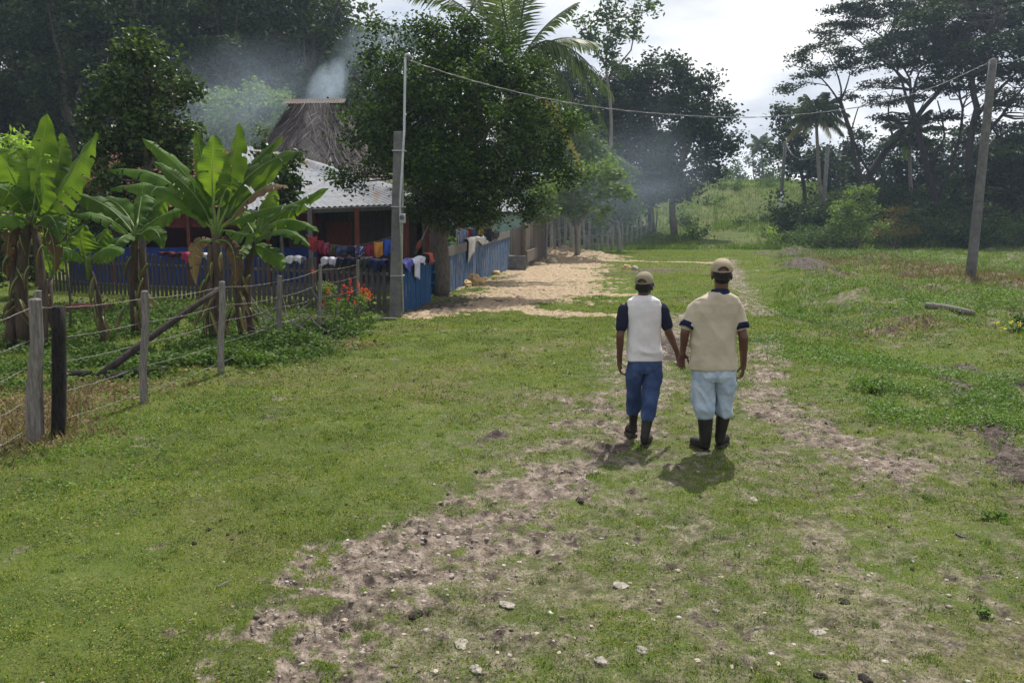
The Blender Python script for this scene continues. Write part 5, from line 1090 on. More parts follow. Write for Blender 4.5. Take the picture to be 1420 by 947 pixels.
# open porch house with the grey metal roof
Ye = 24.8; eL, eR = P(330, 292, Ye), P(606, 282, Ye + .4); rL, rM = P(330, 200, 31), P(402, 214, 31)
hw_ = empty('porch_house', ((eL.x + eR.x) / 2, 27, 0), 'wooden house with grey corrugated metal roof and dark open porch', 'house')
corrugated('roof', eL, eR, rM, rL, 'zinc', hw_, .16, .02)
br = Vector((eR.x + .4, 36.5, eR.z)); corrugated('roof', eR + Vector((0.003, .003, -.004)), br, P(402, 214, 31) + Vector((0, 2.4, 0)), rM + Vector((0.003, 0, -.004)), 'zinc', hw_, .16, .02)
bl_ = Vector((eL.x, 37, eL.z)); corrugated('roof', bl_, br, P(402, 214, 31) + Vector((0, 2.4, .01)), rL + Vector((0, 2.4, .01)), 'zinc', hw_, .16, .02)
MB().bar(eL + Vector((0, .08, -.09)), eR + Vector((0, .08, -.09)), .06, .12).build('eave_beam', M['wood_grey'], hw_)
MB().bar(eL + Vector((0, -.03, -.03)), eR + Vector((0, -.03, -.03)), .05, .025).build('gutter', M['metal'], hw_)
for px, m in ((430, 'wood_grey'), (495, 'wood_red'), (563, 'wood_red'), (592, 'wood_red')):
    p = P(px, 300, Ye + .12); MB().box((p.x, p.y, zat(289, Ye) / 2), (.13, .13, zat(289, Ye))).build('porch_post', M[m], hw_)
xa, xb = P(400, 300, 28).x, P(585, 300, 28).x; n_ = int((xb - xa) / .22); mb = MB(); r_ = random.Random(2)
for i in range(n_): mb.box((xa + (i + .5) * .22, 28 + r_.uniform(-.01, .01), 1.6), (.21, .03, 3.2))
mb.build('wall', M['wall_plank'], hw_)
mb = MB(); 
for i in range(36): mb.box((xb, 28 + (i + .5) * .22, 1.5), (.03, .21, 3.0))
mb.build('side_wall', M['wall_plank'], hw_)
MB().box(((xa + xb) / 2, 36.3, 1.5), (xb - xa, .05, 3.0)).build('back_wall', M['wall_plank'], hw_)
x_ = P(470, 340, 27.9).x; dr = MB().box((x_, 27.93, 1.05), (.85, .06, 2.05)).build('door', M['wood_red'], hw_); MB().box((x_ + .33, 27.87, 1.0), (.04, .05, .14)).build('handle', M['metal'], dr)
MB().box(((xa + xb) / 2, 26.4, .06), (xb - xa, 3.2, .12)).build('floor_slab', M['concrete'], hw_)
# thatched hut behind
Yt = 34.5; M['thatch'] = mat_rough('thatch', (.14, .12, .115), (.36, .32, .3), 5, .95, (5, 5, .7), 1.0, 18, bd=.05, c3=(.4, .35, .33))
cx = P(440, 200, Yt).x; th = empty('thatched_hut', (cx, Yt, 0), 'tall thatched hut with a steep shaggy palm roof capped by metal sheets', 'hut')
n_, m_r = 120, 30; V = []; Fc = []; hl = 2.05; 
zt, zb = zat(152, Yt), 2.0
for j in range(m_r + 1):
    v = j / m_r; z_ = zt + (zb - zt) * v; fl = .2 + 3.0 * v ** 1.1 if v > 0 else .3; rx = .8 + fl * .88; ry = .25 + fl * .85
    for i in range(n_):
        a = 2 * math.pi * i / n_; ca, sa = math.cos(a), math.sin(a); e_ = .55
        x_, y_ = rx * math.copysign(abs(ca) ** e_, ca), ry * math.copysign(abs(sa) ** e_, sa); V.append([cx + x_ - .05 * 0, Yt + y_, z_])
V = np.array(V); nz = fbm(V[:, 0] * 5, V[:, 1] * 5, V[:, 2] * 1.1, s=5, o=4) - .5; nz2 = fbm(V[:, 0] * 1.2, V[:, 1] * 1.2, V[:, 2] * .6, s=8, o=3) - .5
dv = V - np.array([cx, Yt, 0]); dv[:, 2] = 0; dl = np.linalg.norm(dv, axis=1)[:, None] + 1e-6; V = V + dv / dl * (nz * .35 + nz2 * .5)[:, None]
V[-n_:, 2] += (fbm(V[-n_:, 0] * 3, V[-n_:, 1] * 3, s=9) - .5) * .7
Fc = [(j * n_ + i, (j + 1) * n_ + i, (j + 1) * n_ + (i + 1) % n_, j * n_ + (i + 1) % n_) for j in range(m_r) for i in range(n_)]
th_r = np_mesh('thatch_roof', V, np.array(Fc), M['thatch'], th, smooth=False)
# loose palm strands over the thatch
r = np.random.default_rng(9); n = 9000; j = (r.random(n) ** .8 * (m_r - 2)).astype(int); i = r.integers(0, n_, n); p0 = V[j * n_ + i]; p1 = V[np.minimum(m_r, j + r.integers(2, 7, n)) * n_ + (i + r.integers(-3, 4, n)) % n_]
dn = (p0 - np.array([cx, Yt, 0])); dn[:, 2] = 0; dn /= np.linalg.norm(dn, axis=1)[:, None]; w_ = np.cross(dn, [0, 0, 1.]) * .022
q0 = p0 + dn * .04; q1 = p1 + dn * (.06 + .3 * r.random((n, 1))); Vs = np.stack([q0 - w_, q0 + w_, q1], 1).reshape(-1, 3)
t = NT('strand'); g_ = t.n('ShaderNodeNewGeometry'); M['strand'] = t.done(t.bsdf(t.ramp(g_.outputs['Random Per Island'], [(0, (.04, .035, .035)), (.6, (.2, .17, .165)), (1, (.45, .4, .37))]), .9, None, .1))
np_mesh('loose_strands', Vs, np.arange(3 * n).reshape(-1, 3), M['strand'], th_r).location = (0, 0, 0)
zc = zt + .12; 
for sgn in (-1, 1):
    for k in range(3):
        x0 = cx - 1.2 + k * .78; corrugated('ridge_sheet', (x0, Yt + sgn * .5, zc - .14 + .01 * k), (x0 + .84, Yt + sgn * .5, zc - .14 + .01 * k), (x0 + .84, Yt, zc + .1 + .01 * k), (x0, Yt, zc + .1 + .01 * k), 'zinc_old', th, .1, .014, 4)
mb = MB(); rx, ry = 2.3, 1.9
for i in range(40):
    a = 2 * math.pi * i / 40; ca, sa = math.cos(a), math.sin(a); mb.tube([(cx + rx * math.copysign(abs(ca) ** .5, ca), Yt + ry * math.copysign(abs(sa) ** .5, sa), 0), (cx + rx * math.copysign(abs(ca) ** .5, ca), Yt + ry * math.copysign(abs(sa) ** .5, sa), 2.7)], .12, 6)
mb.build('wall', M['wall_plank'], th)
# pale green shed beyond
Ys = 40; x0, x1 = P(640, 310, Ys).x, P(722, 310, Ys).x; sh_ = empty('shed', ((x0 + x1) / 2, Ys, 0), 'pale green painted shed seen between the shade tree trunk and the board fence', 'shed')
zs = zat(296, Ys)
mb = MB(); [mb.box(c_, s_) for c_, s_ in ((((x0 + x1) / 2, Ys, zs / 2), (x1 - x0, .1, zs)), ((x0, Ys + 1.75, zs / 2), (.1, 3.4, zs)), ((x1, Ys + 1.75, zs / 2), (.1, 3.4, zs)), (((x0 + x1) / 2, Ys + 3.5, zs / 2), (x1 - x0, .1, zs)))]; mb.build('wall', M['wall_green'], sh_)
corrugated('roof', (x0 - .2, Ys - .4, zs + .05), (x1 + .2, Ys - .4, zs + .05), (x1 + .2, Ys + 4, zs + .8), (x0 - .2, Ys + 4, zs + .8), 'zinc', sh_)
MB().box((P(668, 310, Ys).x, Ys - .07, 1.0), (.85, .06, 2.0)).build('door', M['wall_plank'], sh_)
# ------------------------------------------------------------ laundry
def cm(c): 
    mn = sum(c) / 3; c = tuple((v * .8 + mn * .2) * .72 for v in c)
    k = 'cloth_%02x%02x%02x' % tuple(int(v * 255) for v in c)
    if k not in M: M[k] = mat_cloth(k, c)
    return M[k]
def cloth(name, label, x0, x1, y0, y1, Y, c, seed, kind='sheet', cat='laundry', group=None, pattern=None, Y1=None, droopy=.0):
    """a cloth hanging from a line: px box in the photograph at Y metres"""
    r = random.Random(seed); Y1 = Y1 or Y; a, b = P(x0, y0, Y), P(x1, y0 + (y0 and 0), Y1); H = (P(x0, y0, Y) - P(x0, y1, Y)).length; n, m = 12, 14; V = []; Fc = []
    W_ = (b - a).length; perp = Vector((-(b - a).y, (b - a).x, 0)).normalized()
    for j in range(m + 1):
        v = j / m
        for i in range(n + 1):
            u = i / n; hemz = H * v * (1 + .1 * math.sin(u * 5 + seed)); nar = 1 - .06 * v + (.18 * (v < .32) if kind == 'shirt' else 0) - (0 if kind != 'shirt' else .06)
            p = a.lerp(b, .5 + (u - .5) * nar) - Vector((0, 0, hemz + .02 * math.sin(u * math.pi) * (1 - v)))
            p += perp * (.03 * math.sin(u * 11 + seed + v * 2) * (.3 + v) + .02 * math.sin(v * 7 + u * 3)); V.append(p)
    for j in range(m):
        for i in range(n):
            if kind == 'trousers' and j > 4 and i == n // 2: continue
            Fc.append((j * (n + 1) + i, j * (n + 1) + i + 1, (j + 1) * (n + 1) + i + 1, (j + 1) * (n + 1) + i))
    mb = MB(); mb.v = V; mb.f = Fc; o = mb.build(name, pattern or cm(c), base=(a + b) / 2, smooth=True); s_ = o.modifiers.new('t', 'SOLIDIFY'); s_.thickness = .006
    return tag(o, label, cat, group)
def draped(name, label, A, Bq, h0, h1, u0, u1, drop, c, seed, cat='laundry', extra=None, pattern=None):
    """a cloth thrown over the top of a fence between fractions u0..u1 of the fence A-B (heights h0,h1)"""
    A, Bq = Vector(A), Vector(Bq); d = (Bq - A).normalized(); nr = Vector((d.y, -d.x, 0)); nr = nr if nr.y < 0 else -nr; V = []; Fc = []; n, m = 18, 16; r = random.Random(seed)
    for j in range(m + 1):
        v = j / m * 2 - 1
        for i in range(n + 1):
            u = i / n; t_ = u0 + (u1 - u0) * u; p = A.lerp(Bq, t_); h = h0 + (h1 - h0) * t_ + hz(p.x, p.y)
            dp = drop * .85 * (1 + .3 * math.sin(u * 9 + seed) + .15 * math.sin(u * 23 + seed)) * (1 + (extra[1] if extra and abs(u - extra[0]) < .14 and v > 0 else 0))
            s = abs(v); off = .055 + .035 * math.sin(u * 17 + seed + v * 3) * s + .03
            V.append(Vector((p.x, p.y, h + .03 - dp * max(0, s - .12) + .02 * math.sin(u * 13 + seed) * (1 - s))) + nr * off * math.copysign(min(1, s * 5), v))
    for j in range(m):
        for i in range(n): Fc.append((j * (n + 1) + i, j * (n + 1) + i + 1, (j + 1) * (n + 1) + i + 1, (j + 1) * (n + 1) + i))
    mb = MB(); mb.v = V; mb.f = Fc; p = A.lerp(Bq, (u0 + u1) / 2); o = mb.build(name, pattern or cm(c), base=(p.x, p.y, hz(p.x, p.y) + h0), smooth=True); s_ = o.modifiers.new('t', 'SOLIDIFY'); s_.thickness = .008
    return tag(o, label, cat)
t = NT('cloth_pattern'); vr = t.n('ShaderNodeTexVoronoi'); vr.inputs['Scale'].default_value = 22; t.l(t.coord(), vr.inputs['Vector'])
M['pattern'] = t.done(t.bsdf(t.ramp(vr.outputs['Distance'], [(.3, (.45, .4, .42)), (.42, (.05, .05, .14))]), .9, None, .1))
t = NT('cloth_stripe'); wv = t.n('ShaderNodeTexWave'); wv.inputs['Scale'].default_value = 5; t.l(t.coord(), wv.inputs['Vector'])
M['stripe'] = t.done(t.bsdf(t.ramp(wv.outputs['Fac'], [(.45, (.7, .7, .78)), (.55, (.15, .16, .5))]), .9, None, .1))
Yc = 22.6
line = [tuple(P(x_, y_, Yc)) for x_, y_ in ((424, 326), (440, 334), (460, 340), (485, 342), (505, 339), (530, 333), (547, 327))]
tag(MB().tube(line, .008, 5).build('clothes_line', M['cable'], base=line[0]), 'thin sagging clothes line across the porch of the metal roofed house', 'clothes line')
for k, (x0, x1, y0, y1, c, kd, lab) in enumerate([(427, 439, 328, 348, (.5, .025, .03), 'shirt', 'bright red shirt, leftmost on the clothes line'), (439, 449, 333, 350, (.4, .015, .06), 'sheet', 'crimson cloth second from the left on the clothes line'), (447, 456, 336, 352, (.5, .05, .14), 'sheet', 'pink cloth third on the clothes line beside the crimson one'),
     (456, 465, 339, 353, (.12, .11, .06), 'sheet', 'small olive cloth on the clothes line'), (465, 482, 341, 354, (.06, .1, .2), 'trousers', 'grey blue shorts in the middle of the clothes line'), (482, 492, 342, 354, (.02, .025, .07), 'sheet', 'navy cloth beside the patterned one on the clothes line'),
     (492, 506, 341, 356, None, 'shirt', 'dark shirt with a pale pattern on the clothes line'), (506, 518, 338, 358, (.3, .015, .05), 'sheet', 'dark crimson cloth between the patterned shirt and the orange cloth'), (518, 531, 335, 356, (.75, .3, .01), 'sheet', 'orange yellow cloth on the clothes line'), (531, 546, 331, 353, (.02, .09, .5), 'shirt', 'blue shirt, rightmost on the clothes line by the service pole')]):
    cloth('shirt' if kd == 'shirt' else 'shorts' if kd == 'trousers' else 'cloth', lab, x0, x1, y0, y1, Yc - .01, c, 400 + k, kd, group='clothes drying on the line', pattern=M['pattern'] if c is None else None)
hA, hB = hp(72, 404, 349), hp(538, 434, 362)
def fu(px, A, Bq):   # fraction along a fence seen at px
    lo, hi = 0., 1.
    for _ in range(40):
        m = (lo + hi) / 2; p = Vector(A).lerp(Vector(Bq), m); sx = W0 / 2 + F0 * p.x / (p.y * math.cos(PITCH) + (HC - 1) * math.sin(PITCH))
        if sx < px: lo = m
        else: hi = m
    return (lo + hi) / 2
for k, (xa_, xb_, dr_, c, lab) in enumerate([(224, 256, .12, (.1, .01, .02), 'dark red cloth draped over the grey pickets left of the tall banana'), (255, 272, .28, (.55, .02, .12), 'hot pink cloth draped over the grey picket fence'), (270, 290, .15, (.6, .6, .6), 'pale grey cloth draped over the grey pickets beside the pink one'),
     (400, 421, .18, (.7, .7, .75), 'crumpled white cloth on the grey pickets right of the banana leaves'), (449, 470, .2, (.6, .58, .72), 'white and lilac cloth on the grey pickets below the clothes line'), (471, 500, .22, (.02, .02, .05), 'black garment draped over the grey pickets in the middle'), (502, 516, .25, (.06, .065, .06), 'dark grey cloth hanging on the grey pickets below the crimson one'), (512, 538, .3, (.02, .025, .1), 'navy cloth on the grey pickets next to the service pole')]):
    draped('cloth', lab, A1, A2, hA, hB, fu(xa_, A1, A2), fu(xb_, A1, A2), dr_, c, 430 + k)
for k, (u0, u1, dr_, c, lab, ex) in enumerate([(.02, .28, .26, (.08, .09, .4), 'blue violet cloth on the left end of the blue picket panel', None), (.27, .72, .22, (.68, .7, .8), 'white cloth draped over the blue picket panel', (.3, 1.2)), (.7, .86, .2, (.02, .02, .03), 'black cloth on the blue picket panel beside the white one', None), (.84, .99, .28, (.6, .1, .02), 'orange cloth on the right end of the blue picket panel', None)]):
    draped('cloth', lab, Q1, Q2, hp(557, 435, 366), hp(597, 417, 353), u0, u1, dr_, c, 450 + k, extra=ex)
for k, (xa_, xb_, dr_, c, lab, ex) in enumerate([(646, 677, .3, (.62, .6, .55), 'long white cloth draped over the long faded blue fence', (.1, 1.4)), (681, 689, .3, (.02, .02, .025), 'black cloth hanging on the far part of the long blue fence', None)]):
    draped('cloth', lab, C1, C2, h1, h2, fu(xa_, C1, C2), fu(xb_, C1, C2), dr_, c, 460 + k, extra=ex)
Yd = 31; line = [tuple(P(x_, y_, Yd)) for x_, y_ in ((600, 312), (640, 318), (680, 316), (712, 306))]
tag(MB().tube(line, .01, 5).build('clothes_line', M['cable'], base=line[0]), 'clothes line in the yard behind the long blue fence', 'clothes line')
for k, (x0, x1, y0, y1, c, lab, kd) in enumerate([(633, 639, 318, 340, None, 'striped cloth in the yard behind the long blue fence', 'sheet'), (640, 649, 319, 344, (.45, .48, .8), 'pale blue white striped cloth in the yard beside the red one', 'sheet'), (649, 655, 319, 340, (.5, .02, .03), 'red cloth in the yard behind the long blue fence', 'sheet'), (655, 663, 318, 334, (.05, .14, .35), 'blue cloth right of the red cloth in the yard', 'sheet'), (663, 670, 316, 326, (.6, .4, .03), 'small yellow cloth in the yard under the shade tree', 'sheet'), (671, 682, 317, 334, (.04, .04, .07), 'dark garment at the right end of the yard clothes line', 'sheet')]):
    cloth('cloth', lab, x0, x1, y0, y1, Yd - .01, c or (0, 0, 0), 470 + k, kd, pattern=M['stripe'] if c is None else None)
Yd = 29; line = [tuple(P(x_, y_, Yd)) for x_, y_ in ((595, 298), (630, 301), (665, 299), (700, 296))]
tag(MB().tube(line, .01, 5).build('clothes_line', M['cable'], base=line[0]), 'higher clothes line under the shade tree behind the blue fence', 'clothes line')
for k, (x0, x1, y0, y1, c, lab) in enumerate([(623, 629, 301, 313, (.55, .5, .8), 'lilac cloth hanging high under the shade tree'), (633, 644, 301, 316, (.25, .015, .02), 'dark red cloth hanging high under the shade tree')]):
    cloth('cloth', lab, x0, x1, y0, y1, Yd - .01, c, 480 + k)
# barrels and tools by the gate
def barrel(label, px, py, Y, r_, h):
    g = gb(px, Y); root = empty('barrel', g, label, 'barrel'); prof = [(.94, 0), (1, .03), (1, .3), (1.04, .32), (1.04, .36), (1, .38), (1, .62), (1.04, .64), (1.04, .68), (1, .7), (1, .96), (.95, 1)]
    mb = MB(); mb.loft([((g[0], g[1], g[2] + h * z), r_ * k_, r_ * k_) for k_, z in prof], 24); mb.build('body', M['barrel'], root, smooth=False)
    mb = MB(); mb.tube([(g[0] + r_ * .97 * math.cos(a), g[1] + r_ * .97 * math.sin(a), g[2] + h) for a in [i * math.pi / 10 for i in range(21)]], .02, 6, False); mb.build('rim', M['barrel'], root, smooth=True)
M['barrel'] = mat_rough('barrel', (.01, .09, .22), (.015, .13, .3), 3, .4, None, .05, spec=.5)
barrel('blue plastic barrel behind the gap between the two blue fences', 590, 380, 24.6, .3, .95)
barrel('second blue barrel just behind the blue picket panel', 577, 380, 23.9, .3, .9)
a = P(583, 338, 23.4); b = P(597, 306, 23.6); rt = empty('shovel', (a.x, a.y, 0), 'orange bladed shovel standing in the blue barrel with its handle up', 'shovel')
MB().tube([P(576, 352, 23.4), b], .02, 7).build('handle', M['wood_pale'], rt, smooth=True); MB().ell(P(581, 340, 23.3), (.07, .02, .16), rot=Matrix.Rotation(.4, 3, 'Y')).build('blade', M['wood_red'], rt, smooth=True)
# ------------------------------------------------------------ poles and cables
g = G(549, 438); z0 = hz(g.x, g.y); tp = P(553, 183, g.y); sp_ = empty('service_pole', (g.x, g.y, z0), 'grey square concrete service pole with a tall thin metal pipe on its side', 'pole')
mb = MB(); bx_ = []
for z_, hw in ((z0 - .2, .135), (tp.z, .1)):
    cx_ = g.x + (tp.x - g.x) * ((z_ - z0) / (tp.z - z0)); bx_ += [(cx_ - hw, g.y - hw, z_), (cx_ + hw, g.y - hw, z_), (cx_ + hw, g.y + hw, z_), (cx_ - hw, g.y + hw, z_)]
mb.add(bx_, [(3, 2, 1, 0), (4, 5, 6, 7), (0, 1, 5, 4), (1, 2, 6, 5), (2, 3, 7, 6), (3, 0, 4, 7)]); mb.build('post', M['concrete'], sp_, bevel=.015)
pt = P(562, 80, g.y); pb = Vector((g.x + .17, g.y - .1, z0 + .1)); MB().tube([pb, Vector((g.x + .15, g.y - .1, 2.5)), Vector((tp.x + .13, g.y - .1, tp.z)), pt, pt + Vector((.0, 0, .02))], .027, 10).build('conduit', M['metal'], sp_, smooth=True)
MB().tube([pt, pt + Vector((.02, 0, .05)), pt + Vector((.07, 0, .06)), pt + Vector((.11, 0, .0))], [.03, .04, .045, .03], 8).build('weatherhead', M['metal'], sp_, smooth=True)
mbx = P(558, 303, g.y - .16); o = MB().box(mbx, (.13, .1, .2)).build('meter_box', M['metal'], sp_, bevel=.012)
MB().tube([mbx + Vector((.0, -.05, .02)), mbx + Vector((.0, -.1, .02))], .05, 14).build('dial', M['concrete'], o, smooth=False)
for zz_ in (.9, 2.4, 3.6): MB().box((g.x + (tp.x - g.x) * zz_ / 4 + .02, g.y, zz_), (.29, .29, .02)).build('strap', M['metal'], sp_)
gp = G(1345, 391); z0 = hz(gp.x, gp.y); tpp = P(1377, 84, gp.y); pr = empty('utility_pole', (gp.x, gp.y, z0), 'tall round concrete pole leaning right in the dry grass at the right', 'pole')
MB().tube([Vector((gp.x, gp.y, z0 - .3)).lerp(tpp, i / 8) for i in range(9)], [.172 - .05 * i / 8 for i in range(9)], 24).build('post', M['concrete'], pr, smooth=True)
MB().ell(tpp, (.122, .122, .06)).build('cap', M['concrete'], pr, smooth=True)
ins = tpp + Vector((-.12, -.1, -.12)); MB().tube([ins + Vector((.05, .05, 0)), ins + Vector((-.12, 0, 0))], .02, 8).build('hook', M['metal'], pr)
MB().tube([ins + Vector((-.12, 0, -.05)), ins + Vector((-.12, 0, .05))], [.03, .03], 8).build('insulator', M['concrete'], pr)
def cable(label, pts, rad=.012, base=None):
    # Catmull-Rom through the points
    q = []; P_ = [Vector(p) for p in pts]; P_ = [P_[0] * 2 - P_[1]] + P_ + [P_[-1] * 2 - P_[-2]]
    for i in range(1, len(P_) - 2):
        for k in range(14):
            t_ = k / 14; a, b, c, d = P_[i - 1:i + 3]; q.append(.5 * ((2 * b) + (c - a) * t_ + (2 * a - 5 * b + 4 * c - d) * t_ ** 2 + (3 * b - a - 3 * c + d) * t_ ** 3))
    q.append(P_[-2]); mb = MB(); n = len(q); L = [0]
    for a, b in zip(q[:-1], q[1:]): L.append(L[-1] + (b - a).length)
    fine = []; tot = L[-1]; m = int(tot / .12); j = 0
    for i in range(m + 1):
        s = tot * i / m
        while j < n - 2 and L[j + 1] < s: j += 1
        fine.append(q[j].lerp(q[j + 1], (s - L[j]) / max(1e-6, L[j + 1] - L[j])))
    for ph in (0, math.pi): mb.tube([p + Vector((math.sin(i * .55 + ph) * rad * .55, 0, math.cos(i * .55 + ph) * rad * .8)) for i, p in enumerate(fine)], rad * .6, 5)
    return tag(mb.build('overhead_cable', M['cable'], base=pts[0], smooth=True), label, 'cable')
sg = pt + Vector((.06, 0, -.06)); yy = lambda px: g.y + (gp.y - g.y) * (px - 563) / (1370 - 563)
cable('long twisted overhead cable hanging from the thin metal pipe to the leaning concrete pole', [sg] + [P(a, b, yy(a)) for a, b in ((640, 108), (720, 129), (800, 145), (900, 157), (1010, 163), (1100, 160), (1200, 147), (1290, 123))] + [ins + Vector((-.12, 0, 0))])
cable('short overhead cable running from the leaning concrete pole out of the frame at the right', [tpp + Vector((.08, -.08, -.12)), P(1420, 80, gp.y + 3), P(1500, 50, gp.y + 9), P(1600, 30, gp.y + 14)])
fp = []
for k, (px, fy, tx, ty, Y_, lab) in enumerate([(1082, 280, 1089, 196, 82, 'farthest pole on the bank with a white painted foot'), (1141, 292, 1148, 203, 70, 'far grey pole in front of the round headed palm')]):
    x_ = P(px, fy, Y_).x; z0 = hz(x_, Y_); tq = P(tx, ty, Y_); rt = empty('utility_pole', (x_, Y_, z0), lab, 'pole')
    MB().tube([(x_, Y_, z0 - .2), tuple(Vector((x_, Y_, z0)).lerp(tq, .5)), tuple(tq)], [.2, .17, .14], 14).build('post', M['concrete'], rt, smooth=True); fp.append(tq)
    if k == 0:
        M['white_paint'] = mat_rough('white_paint', (.6, .6, .6), (.75, .75, .74), 5, .7); a = Vector((x_, Y_, z0)); MB().tube([a.lerp(tq, .16), a.lerp(tq, .40)], [.202, .19], 14).build('painted_band', M['white_paint'], rt, smooth=True)
cable('slack cable drooping between the two far poles', [fp[0], P(1098, 214, 79), P(1115, 221, 76), P(1135, 214, 72), fp[1]], .022)
# ------------------------------------------------------------ stones and clods
for k, (px, py, sz, mt, lab, fl) in enumerate([(657, 392, .42, 'rock_sand', 'large tan boulder at the foot of the long blue fence', .8), (645, 396, .3, 'rock_sand', 'tan boulder just left of the largest one by the blue fence', .7), (672, 389, .22, 'rock_sand', 'sloping tan stone right of the large boulder', .5), (650, 402, .16, 'rock_sand', 'small flat tan stone in front of the boulders', .5),
     (688, 382, .26, 'rock_sand', 'brownish stone against the middle of the long blue fence', .6), (765, 363, .36, 'rock', 'pale round boulder by the tall end post of the slat fence', .8), (868, 373, .3, 'rock_sand', 'brown stone lying left of a white one beyond the shorter man', .6), (880, 374, .22, 'rock', 'white stone right of the brown one beyond the shorter man', .7), (896, 338, .9, 'clod', 'dark mound of dumped earth at the foot of the grassy bank', .45), (112, 424, .14, 'concrete', 'dark round stone on the grass behind the reddish log', .9), (1050, 375, .12, 'rock', 'small stone beside the far footpath', .5)]):
    rock('boulder', lab, 'rock', px, py, sz * .85, mt, 500 + k, flat=fl)
for k, (px, py, sz, fl, lab) in enumerate([(1134, 870, .075, .14, 'broad flat white stone sunk in the turf at the lower right'), (890, 902, .045, .55, 'rounded beige stone at the bottom edge near the middle'), (833, 917, .055, .3, 'flat white stone left of the rounded beige one at the bottom'), (660, 928, .055, .35, 'pale stone at the bottom edge on the worn trail'), (641, 893, .07, .2, 'broad flat stone in the trail above the pale bottom one'), (626, 798, .04, .25, 'white flat stone in the middle of the worn trail'),
     (543, 732, .03, .4, 'white stone on the grass at the left border of the trail'), (932, 732, .045, .35, 'white stone on the grass below the taller man'), (993, 847, .03, .6, 'small grey stone left of the black lump'), (703, 838, .06, .2, 'flat pale stone right of the trail at the lower middle'), (862, 812, .07, .15, 'flat whitish stone patch below the two men'), (1046, 692, .06, .15, 'flat whitish patch of stone below right of the taller man'), (972, 629, .1, .12, 'flat pale slab under the left boot of the taller man')]):
    rock('stone', lab, 'stone', px, py, sz * .75, 'stone_grey', 530 + k, flat=fl, sink=.6 if fl > .3 else .35)
rs = random.Random(12)
for k, (px, py) in enumerate([(576, 788), (744, 879), (604, 931), (765, 763), (732, 768), (870, 754), (1101, 894), (1079, 921), (1160, 811), (967, 915), (1000, 800), (905, 860), (690, 905), (560, 880), (500, 905), (478, 860), (820, 868), (940, 790), (1060, 850), (1015, 925), (775, 905), (545, 820), (720, 780), (1210, 660), (1130, 600)]):
    rock('stone', 'small pale stone half sunk in the worn turf of the foreground', 'stone', px, py, rs.uniform(.01, .02), 'rock', 560 + k, 'small pale stones of the foreground', flat=.5)
for k, (px, py, sz, lab) in enumerate([(1170, 835, .042, 'shiny black lump lying alone on the turf at the lower right'), (1200, 943, .045, 'dark clod at the bottom edge of the frame on the right'), (577, 853, .05, 'wide dark lump standing in for a dark hollow of the worn trail'), (804, 695, .055, 'dark crumbly clod on the trail left below the shorter man'), (1138, 938, .04, 'dark clod left of the one at the bottom right edge')]):  # the wide trail lump stands in for a dark hollow
    rock('clod', lab, 'clod', px, py, sz * .85, 'clod', 600 + k, flat=.45)
for k, (px, py) in enumerate([(621, 686), (590, 757), (709, 875), (747, 759), (590, 740), (1233, 731), (1196, 675), (188, 711), (214, 714), (306, 723), (322, 749), (269, 754), (73, 936), (322, 936), (394, 711), (316, 742), (334, 738), (289, 735), (395, 740), (480, 700), (560, 690), (612, 700), (660, 655), (700, 470), (760, 560), (1332, 770), (1265, 790), (1190, 600), (1145, 590), (1290, 640)]):
    rock('clod', 'small dark clod of earth dotting the short grass', 'clod', px, py, rs.uniform(.011, .022), 'clod', 620 + k, 'small dark clods of the clearing', flat=.7)
for k, (pa, pb, lab) in enumerate([((535, 947), (585, 925), 'thin curved dry twig at the bottom of the trail'), ((1325, 742), (1352, 749), 'short dry stick on the turf at the lower right'), ((302, 815), (318, 806), 'short grey twig on the grass at the lower left'), ((832, 738), (860, 736), 'thin dry stick on the trail border below the men')]):
    a, b = G(*pa), G(*pb); stick('twig', lab, 'twig', (a.x, a.y, hz(a.x, a.y) + .012), (b.x, b.y, hz(b.x, b.y) + .012), .006, .004, 'wood_pale', 5, .1, seed=660 + k)
# ------------------------------------------------------------ people
def remesh(mb, name, mat, parent, voxel=.008, smooth=3, wrinkle=None):
    off = wloc(parent); me = bpy.data.meshes.new(name); me.from_pydata([tuple(Vector(v) - off) for v in mb.v], [], mb.f); me.update()
    o = bpy.data.objects.new('tmp', me); COL.objects.link(o)
    m = o.modifiers.new('r', 'REMESH'); m.mode = 'VOXEL'; m.voxel_size = voxel; m.use_smooth_shade = True
    if smooth: s = o.modifiers.new('s', 'SMOOTH'); s.factor = .6; s.iterations = smooth
    dg = bpy.context.evaluated_depsgraph_get(); me2 = bpy.data.meshes.new_from_object(o.evaluated_get(dg)); bpy.data.objects.remove(o)
    n = len(me2.vertices); co = np.empty(n * 3); me2.vertices.foreach_get('co', co); co = co.reshape(-1, 3)
    if wrinkle is not None:
        no = np.empty(n * 3); me2.vertices.foreach_get('normal', no); no = no.reshape(-1, 3)
        co = co + no * wrinkle(co)[:, None]; me2.vertices.foreach_set('co', co.ravel())
    me2.polygons.foreach_set('use_smooth', np.ones(len(me2.polygons), bool)); me2.update(); me2.name = name; me2.materials.clear(); me2.materials.append(mat)
    q = bpy.data.objects.new(name, me2); COL.objects.link(q); q.parent = parent; return q
M['skin'] = mat_rough('skin', (.085, .036, .022), (.13, .058, .036), 9, .5, None, .15, 60, spec=.4, bd=.003)
M['hair'] = mat_rough('hair', (.008, .007, .007), (.02, .017, .016), 60, .6, None, .5)
M['boot'] = mat_rough('rubber_boot', (.006, .006, .007), (.03, .026, .021), 9, .5, None, .1, 30, spec=.22)
M['sole'] = mat_rough('sole', (.03, .025, .02), (.08, .065, .05), 12, .9)
